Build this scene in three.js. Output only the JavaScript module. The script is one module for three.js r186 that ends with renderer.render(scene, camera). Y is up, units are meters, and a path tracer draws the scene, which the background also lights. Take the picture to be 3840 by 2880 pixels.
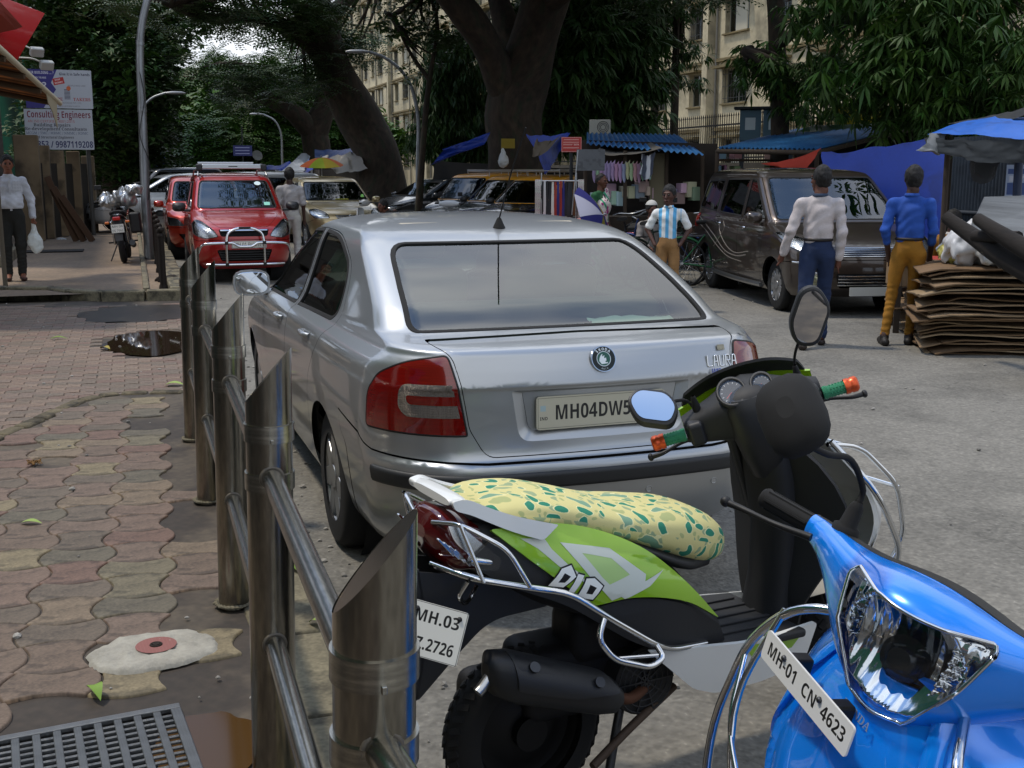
import * as THREE from 'three';
import { mergeGeometries } from 'three/addons/utils/BufferGeometryUtils.js';
import { RoundedBoxGeometry } from 'three/addons/geometries/RoundedBoxGeometry.js';

// ---------------------------------------------------------------- camera, sky, sun, exposure
const scene = new THREE.Scene();
const EYE = 1.64, PITCH = .1855, YAW = .32, FOCAL = 4250;          // focal length in picture pixels (3840 wide)
const camera = new THREE.PerspectiveCamera(2 * Math.atan(1440 / FOCAL) * 180 / Math.PI, 4 / 3,.05,900);
camera.position.set(0, EYE, 0);
camera.rotation.order = 'YXZ';
camera.rotation.y = -YAW; camera.rotation.x = -PITCH;
const renderer = new THREE.WebGLRenderer({ antialias: true });
renderer.toneMapping = THREE.LinearToneMapping;
renderer.toneMappingExposure = 1.06;
renderer.shadowMap.enabled = true;
const SUN = new THREE.Vector3(-.36,1.0,-.22).normalize();

function hash3(x, y, z) { let h = Math.imul(x | 0,374761393) ^ Math.imul(y | 0,668265263) ^ Math.imul(z | 0,2147483647 - 5); h = Math.imul(h ^ (h >>> 13), 1274126177); h ^= h >>> 16; return (h >>> 0) / 4294967296; }
function vnoise(x, y, z = 0) {
 const X = Math.floor(x), Y = Math.floor(y), Z = Math.floor(z), f = x - X, g = y - Y, k = z - Z;
 const a = f * f * (3 - 2 * f), b = g * g * (3 - 2 * g), c = k * k * (3 - 2 * k);
 const L = (p, q, t) => p + (q - p) * t;
 const pl = (Z) => L(L(hash3(X, Y, Z), hash3(X + 1, Y, Z), a), L(hash3(X, Y + 1, Z), hash3(X + 1, Y + 1, Z), a), b);
 return c ? L(pl(Z), pl(Z + 1), c) : pl(Z);
}
function fbm(x, y, z = 0, o = 4) { let s = 0, a = .5, n = 0; for (let i = 0; i < o; i++) { s += a * vnoise(x, y, z); n += a; x = x * 2.03 + 17.1; y = y * 2.03 + 9.7; z = z * 2.03; a *= .5; } return s / n; }
const clamp = (x, a = 0, b = 1) => Math.min(b, Math.max(a, x)), lerp = (a, b, t) => a + (b - a) * t;
const sstep = (a, b, x) => { const t = clamp((x - a) / (b - a)); return t * t * (3 - 2 * t); };
function rng(seed) { let a = seed >>> 0; return () => { a = (a + 0x6D2B79F5) >>> 0; let t = Math.imul(a ^ (a >>> 15), 1 | a); t = (t + Math.imul(t ^ (t >>> 7), 61 | t)) ^ t; return ((t ^ (t >>> 14)) >>> 0) / 4294967296; }; }

{ // monsoon sky: broken bright cloud with some blue
 const w = 1024, h = 512, d = new Float32Array(w * h * 4);
 for (let j = 0; j < h; j++) for (let i = 0; i < w; i++) {
 const lat = ((j + .5) / h - .5) * Math.PI, lon = ((i + .5) / w - .5) * 2 * Math.PI;
 const y = Math.sin(lat), x = Math.cos(lat) * Math.cos(lon), z = Math.cos(lat) * Math.sin(lon);
 const yy = Math.max(y, 0), px = x / (yy + .22), pz = z / (yy + .22);
 const n = fbm(px * 1.15 + 3.1, pz * 1.15 + 7.7,0,6), n2 = fbm(px * 3.3 + 11, pz * 3.3 + 5,0,5);
 const cov = sstep(.4,.6, n * .8 + n2 * .2), thick = sstep(.55,.8, n);
 const blue = [lerp(.62,.22, sstep(0,.6, yy)), lerp(.74,.36, sstep(0,.6, yy)), lerp(.92,.66, sstep(0,.6, yy))];
 const cl = [1.0 - .16 * thick, 1.03 - .15 * thick, 1.08 - .12 * thick];
 const below = y < 0 ? .35 : 1, o = (j * w + i) * 4;
 const sd = Math.acos(clamp(x * SUN.x + y * SUN.y + z * SUN.z, -1,1)), glow = 1 + 1.9 * Math.exp(-((sd / .55) ** 2)) + .35 * Math.exp(-((sd / 1.1) ** 2));
 for (let k = 0; k < 3; k++) d[o + k] = lerp(blue[k] * (.6 + .4 * glow), cl[k] * glow, cov) * below;
 d[o + 3] = 1;
 }
 const t = new THREE.DataTexture(d, w, h, THREE.RGBAFormat, THREE.FloatType);
 t.mapping = THREE.EquirectangularReflectionMapping; t.magFilter = t.minFilter = THREE.LinearFilter; t.wrapS = THREE.RepeatWrapping; t.needsUpdate = true;
 scene.background = t; scene.environment = t;
}
const sun = new THREE.DirectionalLight(0xfff3e0,2.3);
sun.position.copy(SUN).multiplyScalar(60); sun.target.position.set(4,0,-14); sun.position.add(sun.target.position);
sun.castShadow = true; sun.shadow.radius = 9; sun.shadow.mapSize.set(2048,2048);
Object.assign(sun.shadow.camera, { left: -50, right: 50, top: 60, bottom: -60, near: 1, far: 200 });
scene.add(sun, sun.target);

// ---------------------------------------------------------------- helpers
const V = (x, y, z) => new THREE.Vector3(x, y, z);
function ray(px, py) { // direction through a picture point of the surveyed photograph
 const u = (px - 1920) / FOCAL, v = (py - 1440) / FOCAL, cp = Math.cos(PITCH), sp = Math.sin(PITCH), c = Math.cos(YAW), s = Math.sin(YAW);
 const y = -v * cp - sp, zf = cp - v * sp;
 return V(u * c + zf * s, y, -(-u * s + zf * c));
}
const onGround = (px, py, h = 0) => { const r = ray(px, py); return V(0, EYE, 0).addScaledVector(r, (h - EYE) / r.y); };
const atDist = (px, py, d) => { const r = ray(px, py); return V(0, EYE, 0).addScaledVector(r, d / Math.hypot(r.x, r.z)); };   // d: metres over ground from the viewer
const taken = {};
function numbered(n) { const k = taken[n] = (taken[n] ?? -1) + 1; return k ? `${n}_${String(k).padStart(3, '0')}` : n; }
const shade = (o) => { o.castShadow = o.receiveShadow = true; return o; };
function tag(o, label, category, group, kind) { if (label) o.userData.label = label; if (category) o.userData.category = category; if (group) o.userData.group = group; if (kind) o.userData.kind = kind; return o; }
function thing(name, label, category, pos = [0,0,0], turn = 0, group) {
 const o = new THREE.Group(); o.name = numbered(name); scene.add(o); o.position.set(...(pos.isVector3 ? pos.toArray() : pos)); o.rotation.y = turn;
 return tag(o, label, category, group);
}
function add(name, geo, m, parent) { const g = Array.isArray(geo) ? merge(geo) : geo; const o = shade(new THREE.Mesh(g, m)); o.name = parent ? name : numbered(name); (parent || scene).add(o); return o; }
function structure(name, geo, m) { const o = add(name, geo, m); o.userData.kind = 'structure'; return o; }
function clean(g) { g = g.index ? g.toNonIndexed() : g; for (const k of Object.keys(g.attributes)) if (!['position', 'normal', 'uv'].includes(k)) g.deleteAttribute(k); if (!g.attributes.uv) g.setAttribute('uv', new THREE.BufferAttribute(new Float32Array(g.attributes.position.count * 2), 2)); if (!g.attributes.normal) g.computeVertexNormals(); g.morphAttributes = {}; return g; }
const merge = (a) => { const q = a.filter(Boolean).map(clean); return q.length === 1 ? q[0] : mergeGeometries(q); };
function xf(g, x = 0, y = 0, z = 0, rx = 0, ry = 0, rz = 0, s = 1) { const m = new THREE.Matrix4().compose(V(x, y, z), new THREE.Quaternion().setFromEuler(new THREE.Euler(rx, ry, rz, 'YXZ')), Array.isArray(s) ? V(...s) : V(s, s, s)); g.applyMatrix4(m); return g; }
function mirrorX(g) { g = clean(g.clone()); const p = g.attributes.position, n = g.attributes.normal, u = g.attributes.uv; for (let i = 0; i < p.count; i++) { p.setX(i, -p.getX(i)); n.setX(i, -n.getX(i)); } for (const a of [p, n, u]) for (let i = 0; i < a.count; i += 3) for (let k = 0; k < a.itemSize; k++) { const x = a.getComponent(i + 1, k); a.setComponent(i + 1, k, a.getComponent(i + 2, k)); a.setComponent(i + 2, k, x); } return g; }
function metreUV(g, s = 1) { // box-projected uv in metres
 g = clean(g); const p = g.attributes.position, u = g.attributes.uv, a = V(), b = V(), c = V();
 for (let i = 0; i < p.count; i += 3) {
 a.fromBufferAttribute(p, i); b.fromBufferAttribute(p, i + 1); c.fromBufferAttribute(p, i + 2);
 const n = b.clone().sub(a).cross(c.clone().sub(a)), ax = Math.abs(n.x), ay = Math.abs(n.y), az = Math.abs(n.z);
 [a, b, c].forEach((q, k) => { if (ay >= ax && ay >= az) u.setXY(i + k, q.x * s, q.z * s); else if (ax >= az) u.setXY(i + k, q.z * s, q.y * s); else u.setXY(i + k, q.x * s, q.y * s); });
 }
 return g;
}
const bx = (w, h, d, x = 0, y = 0, z = 0, r = 0, seg = 2) => (r ? new RoundedBoxGeometry(w, h, d, seg, Math.min(r, w / 2.01, h / 2.01, d / 2.01)) : new THREE.BoxGeometry(w, h, d)).translate(x, y, z);
const cyl = (r0, r1, h, x = 0, y = 0, z = 0, n = 16, open = false) => new THREE.CylinderGeometry(r1, r0, h, n, 1, open).translate(x, y, z);
const vec = (p) => p.isVector3 ? p : V(...p);
class PolyCurve extends THREE.Curve { constructor(p) { super(); this.p = p; this.l = [0]; for (let i = 1; i < p.length; i++) this.l.push(this.l[i - 1] + p[i].distanceTo(p[i - 1])); } getPoint(t, o = V()) { const s = t * this.l[this.l.length - 1]; let i = 1; while (i < this.p.length - 1 && this.l[i] < s) i++; return o.lerpVectors(this.p[i - 1], this.p[i], clamp((s - this.l[i - 1]) / Math.max(1e-9, this.l[i] - this.l[i - 1]))); } }
function tube(pts, r, n = 8, seg, closed = false, tension = .5) { // smooth tube; r number or function of t
 const c = new THREE.CatmullRomCurve3(pts.map(vec), closed, 'catmullrom', tension); seg = seg || Math.max(2, (pts.length - 1) * 6);
 const fr = c.computeFrenetFrames(seg, closed), pos = [], nor = [], uv = [], idx = [], L = c.getLength();
 for (let i = 0; i <= seg; i++) { const t = i / seg, p = c.getPointAt(closed ? t % 1 : t), R = typeof r === 'function' ? r(t) : r;
 for (let j = 0; j <= n; j++) { const a = j / n * 2 * Math.PI, d = fr.normals[i].clone().multiplyScalar(Math.cos(a)).addScaledVector(fr.binormals[i], Math.sin(a)); pos.push(p.x + d.x * R, p.y + d.y * R, p.z + d.z * R); nor.push(d.x, d.y, d.z); uv.push(j / n * 2 * Math.PI * R, t * L); } }
 for (let i = 0; i < seg; i++) for (let j = 0; j < n; j++) { const a = i * (n + 1) + j, b = a + n + 1; idx.push(a, a + 1, b, b, a + 1, b + 1); }
 if (!closed) for (const e of [0, seg]) { const R = pos.length / 3, t = c.getTangentAt(e ? 1 : 0), q = c.getPointAt(e ? 1 : 0), sg = e ? 1 : -1; for (let j = 0; j < n; j++) { const o = (e * (n + 1) + j) * 3; pos.push(pos[o], pos[o + 1], pos[o + 2]); nor.push(t.x * sg, t.y * sg, t.z * sg); uv.push(0,0); } pos.push(q.x, q.y, q.z); nor.push(t.x * sg, t.y * sg, t.z * sg); uv.push(0,0); for (let j = 0; j < n; j++) e ? idx.push(R + j, R + (j + 1) % n, R + n) : idx.push(R + (j + 1) % n, R + j, R + n); }
 return bufgeo(pos, nor, uv, idx);
}
function bufgeo(pos, nor, uv, idx) { const g = new THREE.BufferGeometry(); g.setAttribute('position', new THREE.Float32BufferAttribute(pos, 3)); if (nor) g.setAttribute('normal', new THREE.Float32BufferAttribute(nor, 3)); if (uv) g.setAttribute('uv', new THREE.Float32BufferAttribute(uv, 2)); if (idx) g.setIndex(idx); if (!nor) g.computeVertexNormals(); return g; }
function bar(a, b, r, n = 8) { return tube([a, b], r, n, 1); }
function bend(pts, r, rad = .03, n = 8) { // straight runs with rounded corners
 const p = pts.map(vec), o = [p[0]];
 for (let i = 1; i < p.length - 1; i++) { const a = p[i - 1].clone().sub(p[i]), b = p[i + 1].clone().sub(p[i]), k = Math.min(rad, a.length() * .45, b.length() * .45); const A = p[i].clone().addScaledVector(a.normalize(), k), B = p[i].clone().addScaledVector(b.normalize(), k); for (let t = 0; t <= 4; t++) { const q = t / 4; o.push(A.clone().multiplyScalar((1 - q) * (1 - q)).addScaledVector(p[i],2 * q * (1 - q)).addScaledVector(B, q * q)); } }
 o.push(p[p.length - 1]);
 const c = new PolyCurve(o), g = new THREE.TubeGeometry(c, Math.max(4, o.length * 2), r, n, false); return g;
}
function loft(rings, capped = true, closed = true) { // rings: arrays of points, same count
 const n = rings[0].length, pos = [], idx = [], uv = [], m = closed ? n : n - 1;
 let v = 0; rings.forEach((r, i) => { if (i) v += vec(r[0]).distanceTo(vec(rings[i - 1][0])); let u = 0; for (let j = 0; j <= (closed ? n : n - 1); j++) { const q = vec(r[j % n]); if (j) u += q.distanceTo(vec(r[(j - 1) % n])); pos.push(q.x, q.y, q.z); uv.push(u, v); } });
 const w = closed ? n + 1 : n;
 for (let i = 0; i < rings.length - 1; i++) for (let j = 0; j < m; j++) { const a = i * w + j, b = a + w; idx.push(a, a + 1, b, b, a + 1, b + 1); }
 const g = bufgeo(pos, null, uv, idx);
 if (closed) { const nn = g.attributes.normal; for (let i = 0; i < rings.length; i++) { const a = i * w, b = a + n; const s = V(nn.getX(a) + nn.getX(b), nn.getY(a) + nn.getY(b), nn.getZ(a) + nn.getZ(b)).normalize(); nn.setXYZ(a, s.x, s.y, s.z); nn.setXYZ(b, s.x, s.y, s.z); } }
 if (!capped) return g;
 const caps = [0, rings.length - 1].map((k) => { const r = rings[k].map(vec), c = r.reduce((s, q) => s.add(q), V()).multiplyScalar(1 / n), p = [], u = []; for (let j = 0; j < n; j++) { const a = r[j], b = r[(j + 1) % n]; (k ? [a, b, c] : [b, a, c]).forEach((q) => { p.push(q.x, q.y, q.z); u.push(q.x, q.y); }); } return bufgeo(p, null, u, null); });
 return merge([g, ...caps]);
}
function ring(cx, cy, cz, a, b, e = 2.5, n = 20, U = V(1,0,0), W = V(0,1,0)) { // superellipse in the plane of U and W
 const o = []; for (let i = 0; i < n; i++) { const t = i / n * 2 * Math.PI, c = Math.cos(t), s = Math.sin(t); o.push(V(cx, cy, cz).addScaledVector(U, a * Math.sign(c) * Math.abs(c) ** (2 / e)).addScaledVector(W, b * Math.sign(s) * Math.abs(s) ** (2 / e))); } return o;
}
const lathe = (pts, n = 24) => new THREE.LatheGeometry(pts.map((p) => new THREE.Vector2(...p)), n);
function extr(pts, depth, bevel = 0, holes = []) { const s = pts.isShape ? pts : new THREE.Shape(pts.map((p) => new THREE.Vector2(...p))); for (const h of holes) s.holes.push(new THREE.Path(h.map((p) => new THREE.Vector2(...p)))); return new THREE.ExtrudeGeometry(s, { depth, bevelEnabled: bevel > 0, bevelSize: bevel, bevelThickness: bevel, bevelSegments: 2, curveSegments: 8 }); }
// A panel with any outline on a curved surface S(u,v) -> [x,y,z]; the outline and holes are [u,v] lists. Triangles are split until no edge is longer than L.
function patch(S, outer, holes = [], L = .05, off = 0, flip = false) {
 const all = [outer, ...holes].flat(), pts = all.map((p) => [p[0], p[1]]);
 const v2 = (a) => a.map((p) => new THREE.Vector2(p[0], p[1]));
 let o = v2(outer), hs = holes.map(v2);
 const area = THREE.ShapeUtils.area(o); let tri = THREE.ShapeUtils.triangulateShape(area < 0 ? o.reverse() : o, hs.map((h) => THREE.ShapeUtils.area(h) > 0 ? h.reverse() : h));
 const P2 = [o, ...hs].flat().map((q) => [q.x, q.y]);
 const P3 = P2.map((q) => S(q[0], q[1]));
 const key = new Map(); const mid = (a, b) => { const k = a < b ? a * 1e6 + b : b * 1e6 + a; let m = key.get(k); if (m === undefined) { m = P2.length; const q = [(P2[a][0] + P2[b][0]) / 2, (P2[a][1] + P2[b][1]) / 2]; P2.push(q); P3.push(S(q[0], q[1])); key.set(k, m); } return m; };
 const len = (a, b) => Math.hypot(P3[a][0] - P3[b][0], P3[a][1] - P3[b][1], P3[a][2] - P3[b][2]);
 for (let it = 0; it < 7; it++) { let any = false; const out = []; for (const [a, b, c] of tri) { const x = len(a, b) > L, y = len(b, c) > L, z = len(c, a) > L, n = x + y + z; if (!n) { out.push([a, b, c]); continue; } any = true;
 if (n === 3) { const p = mid(a, b), q = mid(b, c), r = mid(c, a); out.push([a, p, r],[p, b, q],[r, q, c],[p, q, r]); }
 else if (n === 1) { const [i, j, k] = x ? [a, b, c] : y ? [b, c, a] : [c, a, b], m = mid(i, j); out.push([i, m, k],[m, j, k]); }
 else { const [i, j, k] = !x ? [a, b, c] : !y ? [b, c, a] : [c, a, b], p = mid(j, k), q = mid(k, i); out.push([i, j, p],[i, p, q],[q, p, k]); } }
 tri = out; if (!any) break; }
 const pos = [], nor = [], uv = [], idx = []; const e = 1e-3;
 P2.forEach(([u, v], i) => { const a = S(u + e, v), b = S(u - e, v), c = S(u, v + e), d = S(u, v - e); const n = V(a[0] - b[0], a[1] - b[1], a[2] - b[2]).cross(V(c[0] - d[0], c[1] - d[1], c[2] - d[2])); if (n.lengthSq() < 1e-20) n.set(0,1,0); n.normalize(); if (flip) n.negate(); pos.push(P3[i][0] + n.x * off, P3[i][1] + n.y * off, P3[i][2] + n.z * off); nor.push(n.x, n.y, n.z); uv.push(u, v); });
 for (const [a, b, c] of tri) flip ? idx.push(a, c, b) : idx.push(a, b, c);
 return bufgeo(pos, nor, uv, idx);
}
// ---------------------------------------------------------------- materials
function dataTex(w, h, fn, srgb = true, repeat = true) { const d = new Uint8Array(w * h * 4); for (let j = 0; j < h; j++) for (let i = 0; i < w; i++) { const c = fn(i / w, j / h, i, j), o = (j * w + i) * 4; d[o] = clamp(c[0],0,255); d[o + 1] = clamp(c[1],0,255); d[o + 2] = clamp(c[2],0,255); d[o + 3] = c[3] ?? 255; } const t = new THREE.DataTexture(d, w, h); t.magFilter = THREE.LinearFilter; t.minFilter = THREE.LinearMipmapLinearFilter; if (repeat) t.wrapS = t.wrapT = THREE.RepeatWrapping; if (srgb) t.colorSpace = THREE.SRGBColorSpace; t.needsUpdate = true; return t; }
// noise that repeats over [0,1)
function tfbm(u, v, f, o = 4, z = 0) { let s = 0, a = .5, n = 0; for (let i = 0; i < o; i++) { const F = f << i, x = u * F, y = v * F, X = Math.floor(x), Y = Math.floor(y), p = x - X, q = y - Y, k = p * p * (3 - 2 * p), l = q * q * (3 - 2 * q), H = (A, B) => hash3(((A % F) + F) % F, ((B % F) + F) % F, z * 31 + i); s += a * lerp(lerp(H(X, Y), H(X + 1, Y), k), lerp(H(X, Y + 1), H(X + 1, Y + 1), k), l); n += a; a *= .5; } return s / n; }
function canvasTex(w, h, draw) { const c = document.createElement('canvas'); c.width = w; c.height = h; draw(c.getContext('2d'), w, h); const t = new THREE.CanvasTexture(c); t.colorSpace = THREE.SRGBColorSpace; return t; }
const std = (color, roughness = .7, metalness = 0, more = {}) => new THREE.MeshStandardMaterial({ color, roughness, metalness, side: THREE.DoubleSide, ...more });
const phys = (color, o = {}) => new THREE.MeshPhysicalMaterial({ color, side: THREE.DoubleSide, ...o });
const rep = (t, x, y = x) => { const c = t.clone(); c.repeat.set(x, y); c.needsUpdate = true; return c; };
const grainTex = dataTex(256,256, (u, v) => { const n = tfbm(u, v, 8,5); const g = 255 * (.72 + .28 * n); return [g, g, g]; }, false);
const blotchTex = dataTex(256,256, (u, v) => { const n = tfbm(u, v, 4,5,3), m = tfbm(u, v, 32,3,5); const g = 255 * clamp(.62 + .42 * n + .16 * (m - .5)); return [g, g, g]; }, false);
const M = {
 black: std(0x0b0b0c, .55), rubber: std(0x111111,.85), tyre: std(0x121212,.9,0, { bumpMap: grainTex, bumpScale: .002 }), plastic: std(0x1b1c1e, .5,0, { bumpMap: rep(grainTex, 8), bumpScale: .0006 }), softBlack: std(0x0a0a0a, .95),
 chrome: std(0xd8dadc, .13,1), steel: std(0xaeb0b2,.28,1), darkSteel: std(0x4a4b4d, .45,.9), alloy: std(0xa9abad, .35,.85),
 glassDark: phys(0x9fb5a8, { roughness: .02, transmission: 1, thickness: 0, ior: 1.5 }), lens: phys(0xf4f6f8, { roughness: .03, transmission: 1, thickness: 0, ior: 1.5 }),
 redLens: phys(0xb01208, { roughness: .08, clearcoat: 1, clearcoatRoughness: .03, specularIntensity: .8 }), amber: phys(0xd06a10, { roughness: .15, clearcoat: 1 }),
 mirror: std(0xe8eaec, .02,1), white: std(0xdedede, .5),
};
// ---------------------------------------------------------------- road, pavement, kerbs
const roadTex = dataTex(1024,1024, (u, v) => { const a = tfbm(u, v, 4,4,1), b = tfbm(u, v, 128,2,2), c = tfbm(u, v, 256,1,4), p = sstep(.52,.66, tfbm(u, v, 6,4,9)); let g = 112 + 22 * (a - .5) + 20 * (b - .5) + 22 * (c - .5) - 8 * p; if (c > .95) g += 18; const cr = Math.abs(tfbm(u, v, 5,5,14) - .5); if (cr < .004) g -= 9; const st = sstep(.55,.8, tfbm(u, v, 7,5,16)); g -= 12 * st; return [g * 1.02, g * .995, g * .93]; });
const roadBump = dataTex(512,512, (u, v) => { const g = 255 * (.6 * tfbm(u, v, 128,2,7) + .4 * tfbm(u, v, 16,3,8)); return [g, g, g]; }, false);
const M_road = std(0xffffff, .88,0, { map: rep(roadTex, 1 / 3.2), bumpMap: rep(roadBump, 1 / 1.3), bumpScale: .006 });
function sheet(x0, z0, x1, z1, y, nx = 1, nz = 1, hf) { const g = new THREE.PlaneGeometry(x1 - x0, z1 - z0, nx, nz).rotateX(-Math.PI / 2).translate((x0 + x1) / 2, y, (z0 + z1) / 2), p = g.attributes.position, u = g.attributes.uv; for (let i = 0; i < p.count; i++) { if (hf) p.setY(i, y + hf(p.getX(i), p.getZ(i))); u.setXY(i, p.getX(i), p.getZ(i)); } if (hf) g.computeVertexNormals(); return g; }
structure('ground', sheet(-220,-420,220,40,-.03), std(0x6b6458,.95,0, { map: rep(blotchTex, .3) }));
structure('road', sheet(.5,-300,26,30,0,60,120, (x, z) => .012 * (fbm(x * .5, z * .5,2) - .5)), M_road);

const mudTex = dataTex(512,512, (u, v) => { const a = tfbm(u, v, 3,5,21), b = tfbm(u, v, 64,3,22), c = sstep(.45,.62, tfbm(u, v, 5,4,23)); const g = .8 + .34 * (a - .5) + .34 * (b - .5); return [lerp(104,70, c) * g, lerp(92,60, c) * g, lerp(76,50, c) * g]; });
const M_mud = std(0xffffff, .75,0, { map: rep(mudTex, .55), bumpMap: rep(grainTex, 2), bumpScale: .004 });
const M_wetmud = std(0x9a9088,.32,0, { map: rep(mudTex, .8), bumpMap: rep(grainTex, 1.2), bumpScale: .002 });
const EDGE = [[760,1488],[690,1488],[560,1489],[450,1493],[370,1503],[300,1521],[225,1556],[150,1592],[75,1625],[0,1657],[-200,1752],[-500,1900]].map(([a, b]) => { const p = onGround(a, b, .06); return [p.x, p.z]; });
const edgeZ = (x) => { for (let i = 0; i < EDGE.length - 1; i++) if (x <= EDGE[i][0] && x >= EDGE[i + 1][0]) return lerp(EDGE[i][1], EDGE[i + 1][1], (x - EDGE[i][0]) / (EDGE[i + 1][0] - EDGE[i][0])); return x > EDGE[0][0] ? EDGE[0][1] : EDGE[EDGE.length - 1][1]; };
// three runs of pavement: wavy pavers by the railing, the lowered brick crossing, the far pavement
const PAVE = .1, CROSS = .035, FAR = .12, KERB = .42;
const pave = structure('pavement', patch((x, z) => [x, PAVE - .012 + .008 * (fbm(x * 3, z * 3) - .5), z],[[KERB - .1,6],[KERB - .1, EDGE[0][1]],...EDGE.filter((p) => p[0] < KERB - .1), [-6,-4],[-6,6]],[],.4,0, true), M_mud);
const crossing = structure('driveway_crossing', sheet(-12,-15.35,.62,-4.6, CROSS - .01,60,60, (x, z) => .012 * (fbm(x * 1.4, z * 1.4,4) - .5) - .1 * sstep(-.3,.5, z - edgeZ(x))), M_mud);
const farPave = structure('far_pavement', sheet(-14,-300, KERB - .1,-15.3, FAR - .004,30,200, (x, z) => .01 * (fbm(x, z, 9) - .5)), std(0xffffff, .85,0, { map: rep(dataTex(512,512, (u, v) => { const a = tfbm(u, v, 3,4,41), b = tfbm(u, v, 64,3,42); const g = 1 + .4 * (a - .5) + .3 * (b - .5); return [122 * g, 106 * g, 88 * g]; }), .4), bumpMap: grainTex, bumpScale: .006 }));

const paverSkin = dataTex(256,256, (u, v) => { const a = tfbm(u, v, 4,4,31), b = tfbm(u, v, 64,2,32), c = sstep(.5,.75, tfbm(u, v, 7,4,33)); const g = 255 * (.86 + .3 * (a - .5) + .24 * (b - .5) - .22 * c); return [g, g * .985, g * .96]; });
const paverBump = rep(grainTex, 3);
const paverMats = ['#766659', '#7d6a5e', '#71665a', '#7a735f', '#6c6658', '#8a7f65', '#7c6b5f', '#7a6257', '#6d6256', '#837462'].map((c) => std(c, .72,0, { map: rep(paverSkin, 2.3), bumpMap: paverBump, bumpScale: .003 }));
function slab(outline, thick, bevel, y0) { // a paver: rounded top edge, flat sides
 const c = outline.reduce((s, p) => [s[0] + p[0] / outline.length, s[1] + p[1] / outline.length],[0,0]);
 const inset = outline.map((p) => { const d = Math.hypot(p[0] - c[0], p[1] - c[1]), k = (d - bevel) / d; return [c[0] + (p[0] - c[0]) * k, c[1] + (p[1] - c[1]) * k]; });
 const pos = [], nor = [], uv = [], idx = [], n = outline.length;
 const push = (p, y, nx, ny, nz) => { pos.push(p[0], y, p[1]); nor.push(nx, ny, nz); uv.push(p[0], p[1]); };
 const tris = THREE.ShapeUtils.triangulateShape(inset.map((p) => new THREE.Vector2(...p)), []);
 inset.forEach((p) => push(p, y0,0,1,0)); const up = THREE.ShapeUtils.area(inset.map((p) => new THREE.Vector2(...p))) < 0;
 tris.forEach(([a, b, d]) => idx.push(...(up ? [a, b, d] : [a, d, b])));
 outline.forEach((p, i) => { const d = Math.hypot(p[0] - c[0], p[1] - c[1]), nx = (p[0] - c[0]) / d, nz = (p[1] - c[1]) / d; push(inset[i], y0, nx * .2,.98, nz * .2); push(p, y0 - bevel * .8, nx * .8,.6, nz * .8); push(p, y0 - thick, nx, 0, nz); });
 for (let i = 0; i < n; i++) { const a = n + i * 3, b = n + ((i + 1) % n) * 3; for (let k = 0; k < 2; k++) up ? idx.push(a + k, a + k + 1, b + k, b + k, a + k + 1, b + k + 1) : idx.push(a + k, b + k, a + k + 1, b + k, b + k + 1, a + k + 1); }
 return bufgeo(pos, nor, uv, idx);
}
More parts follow.
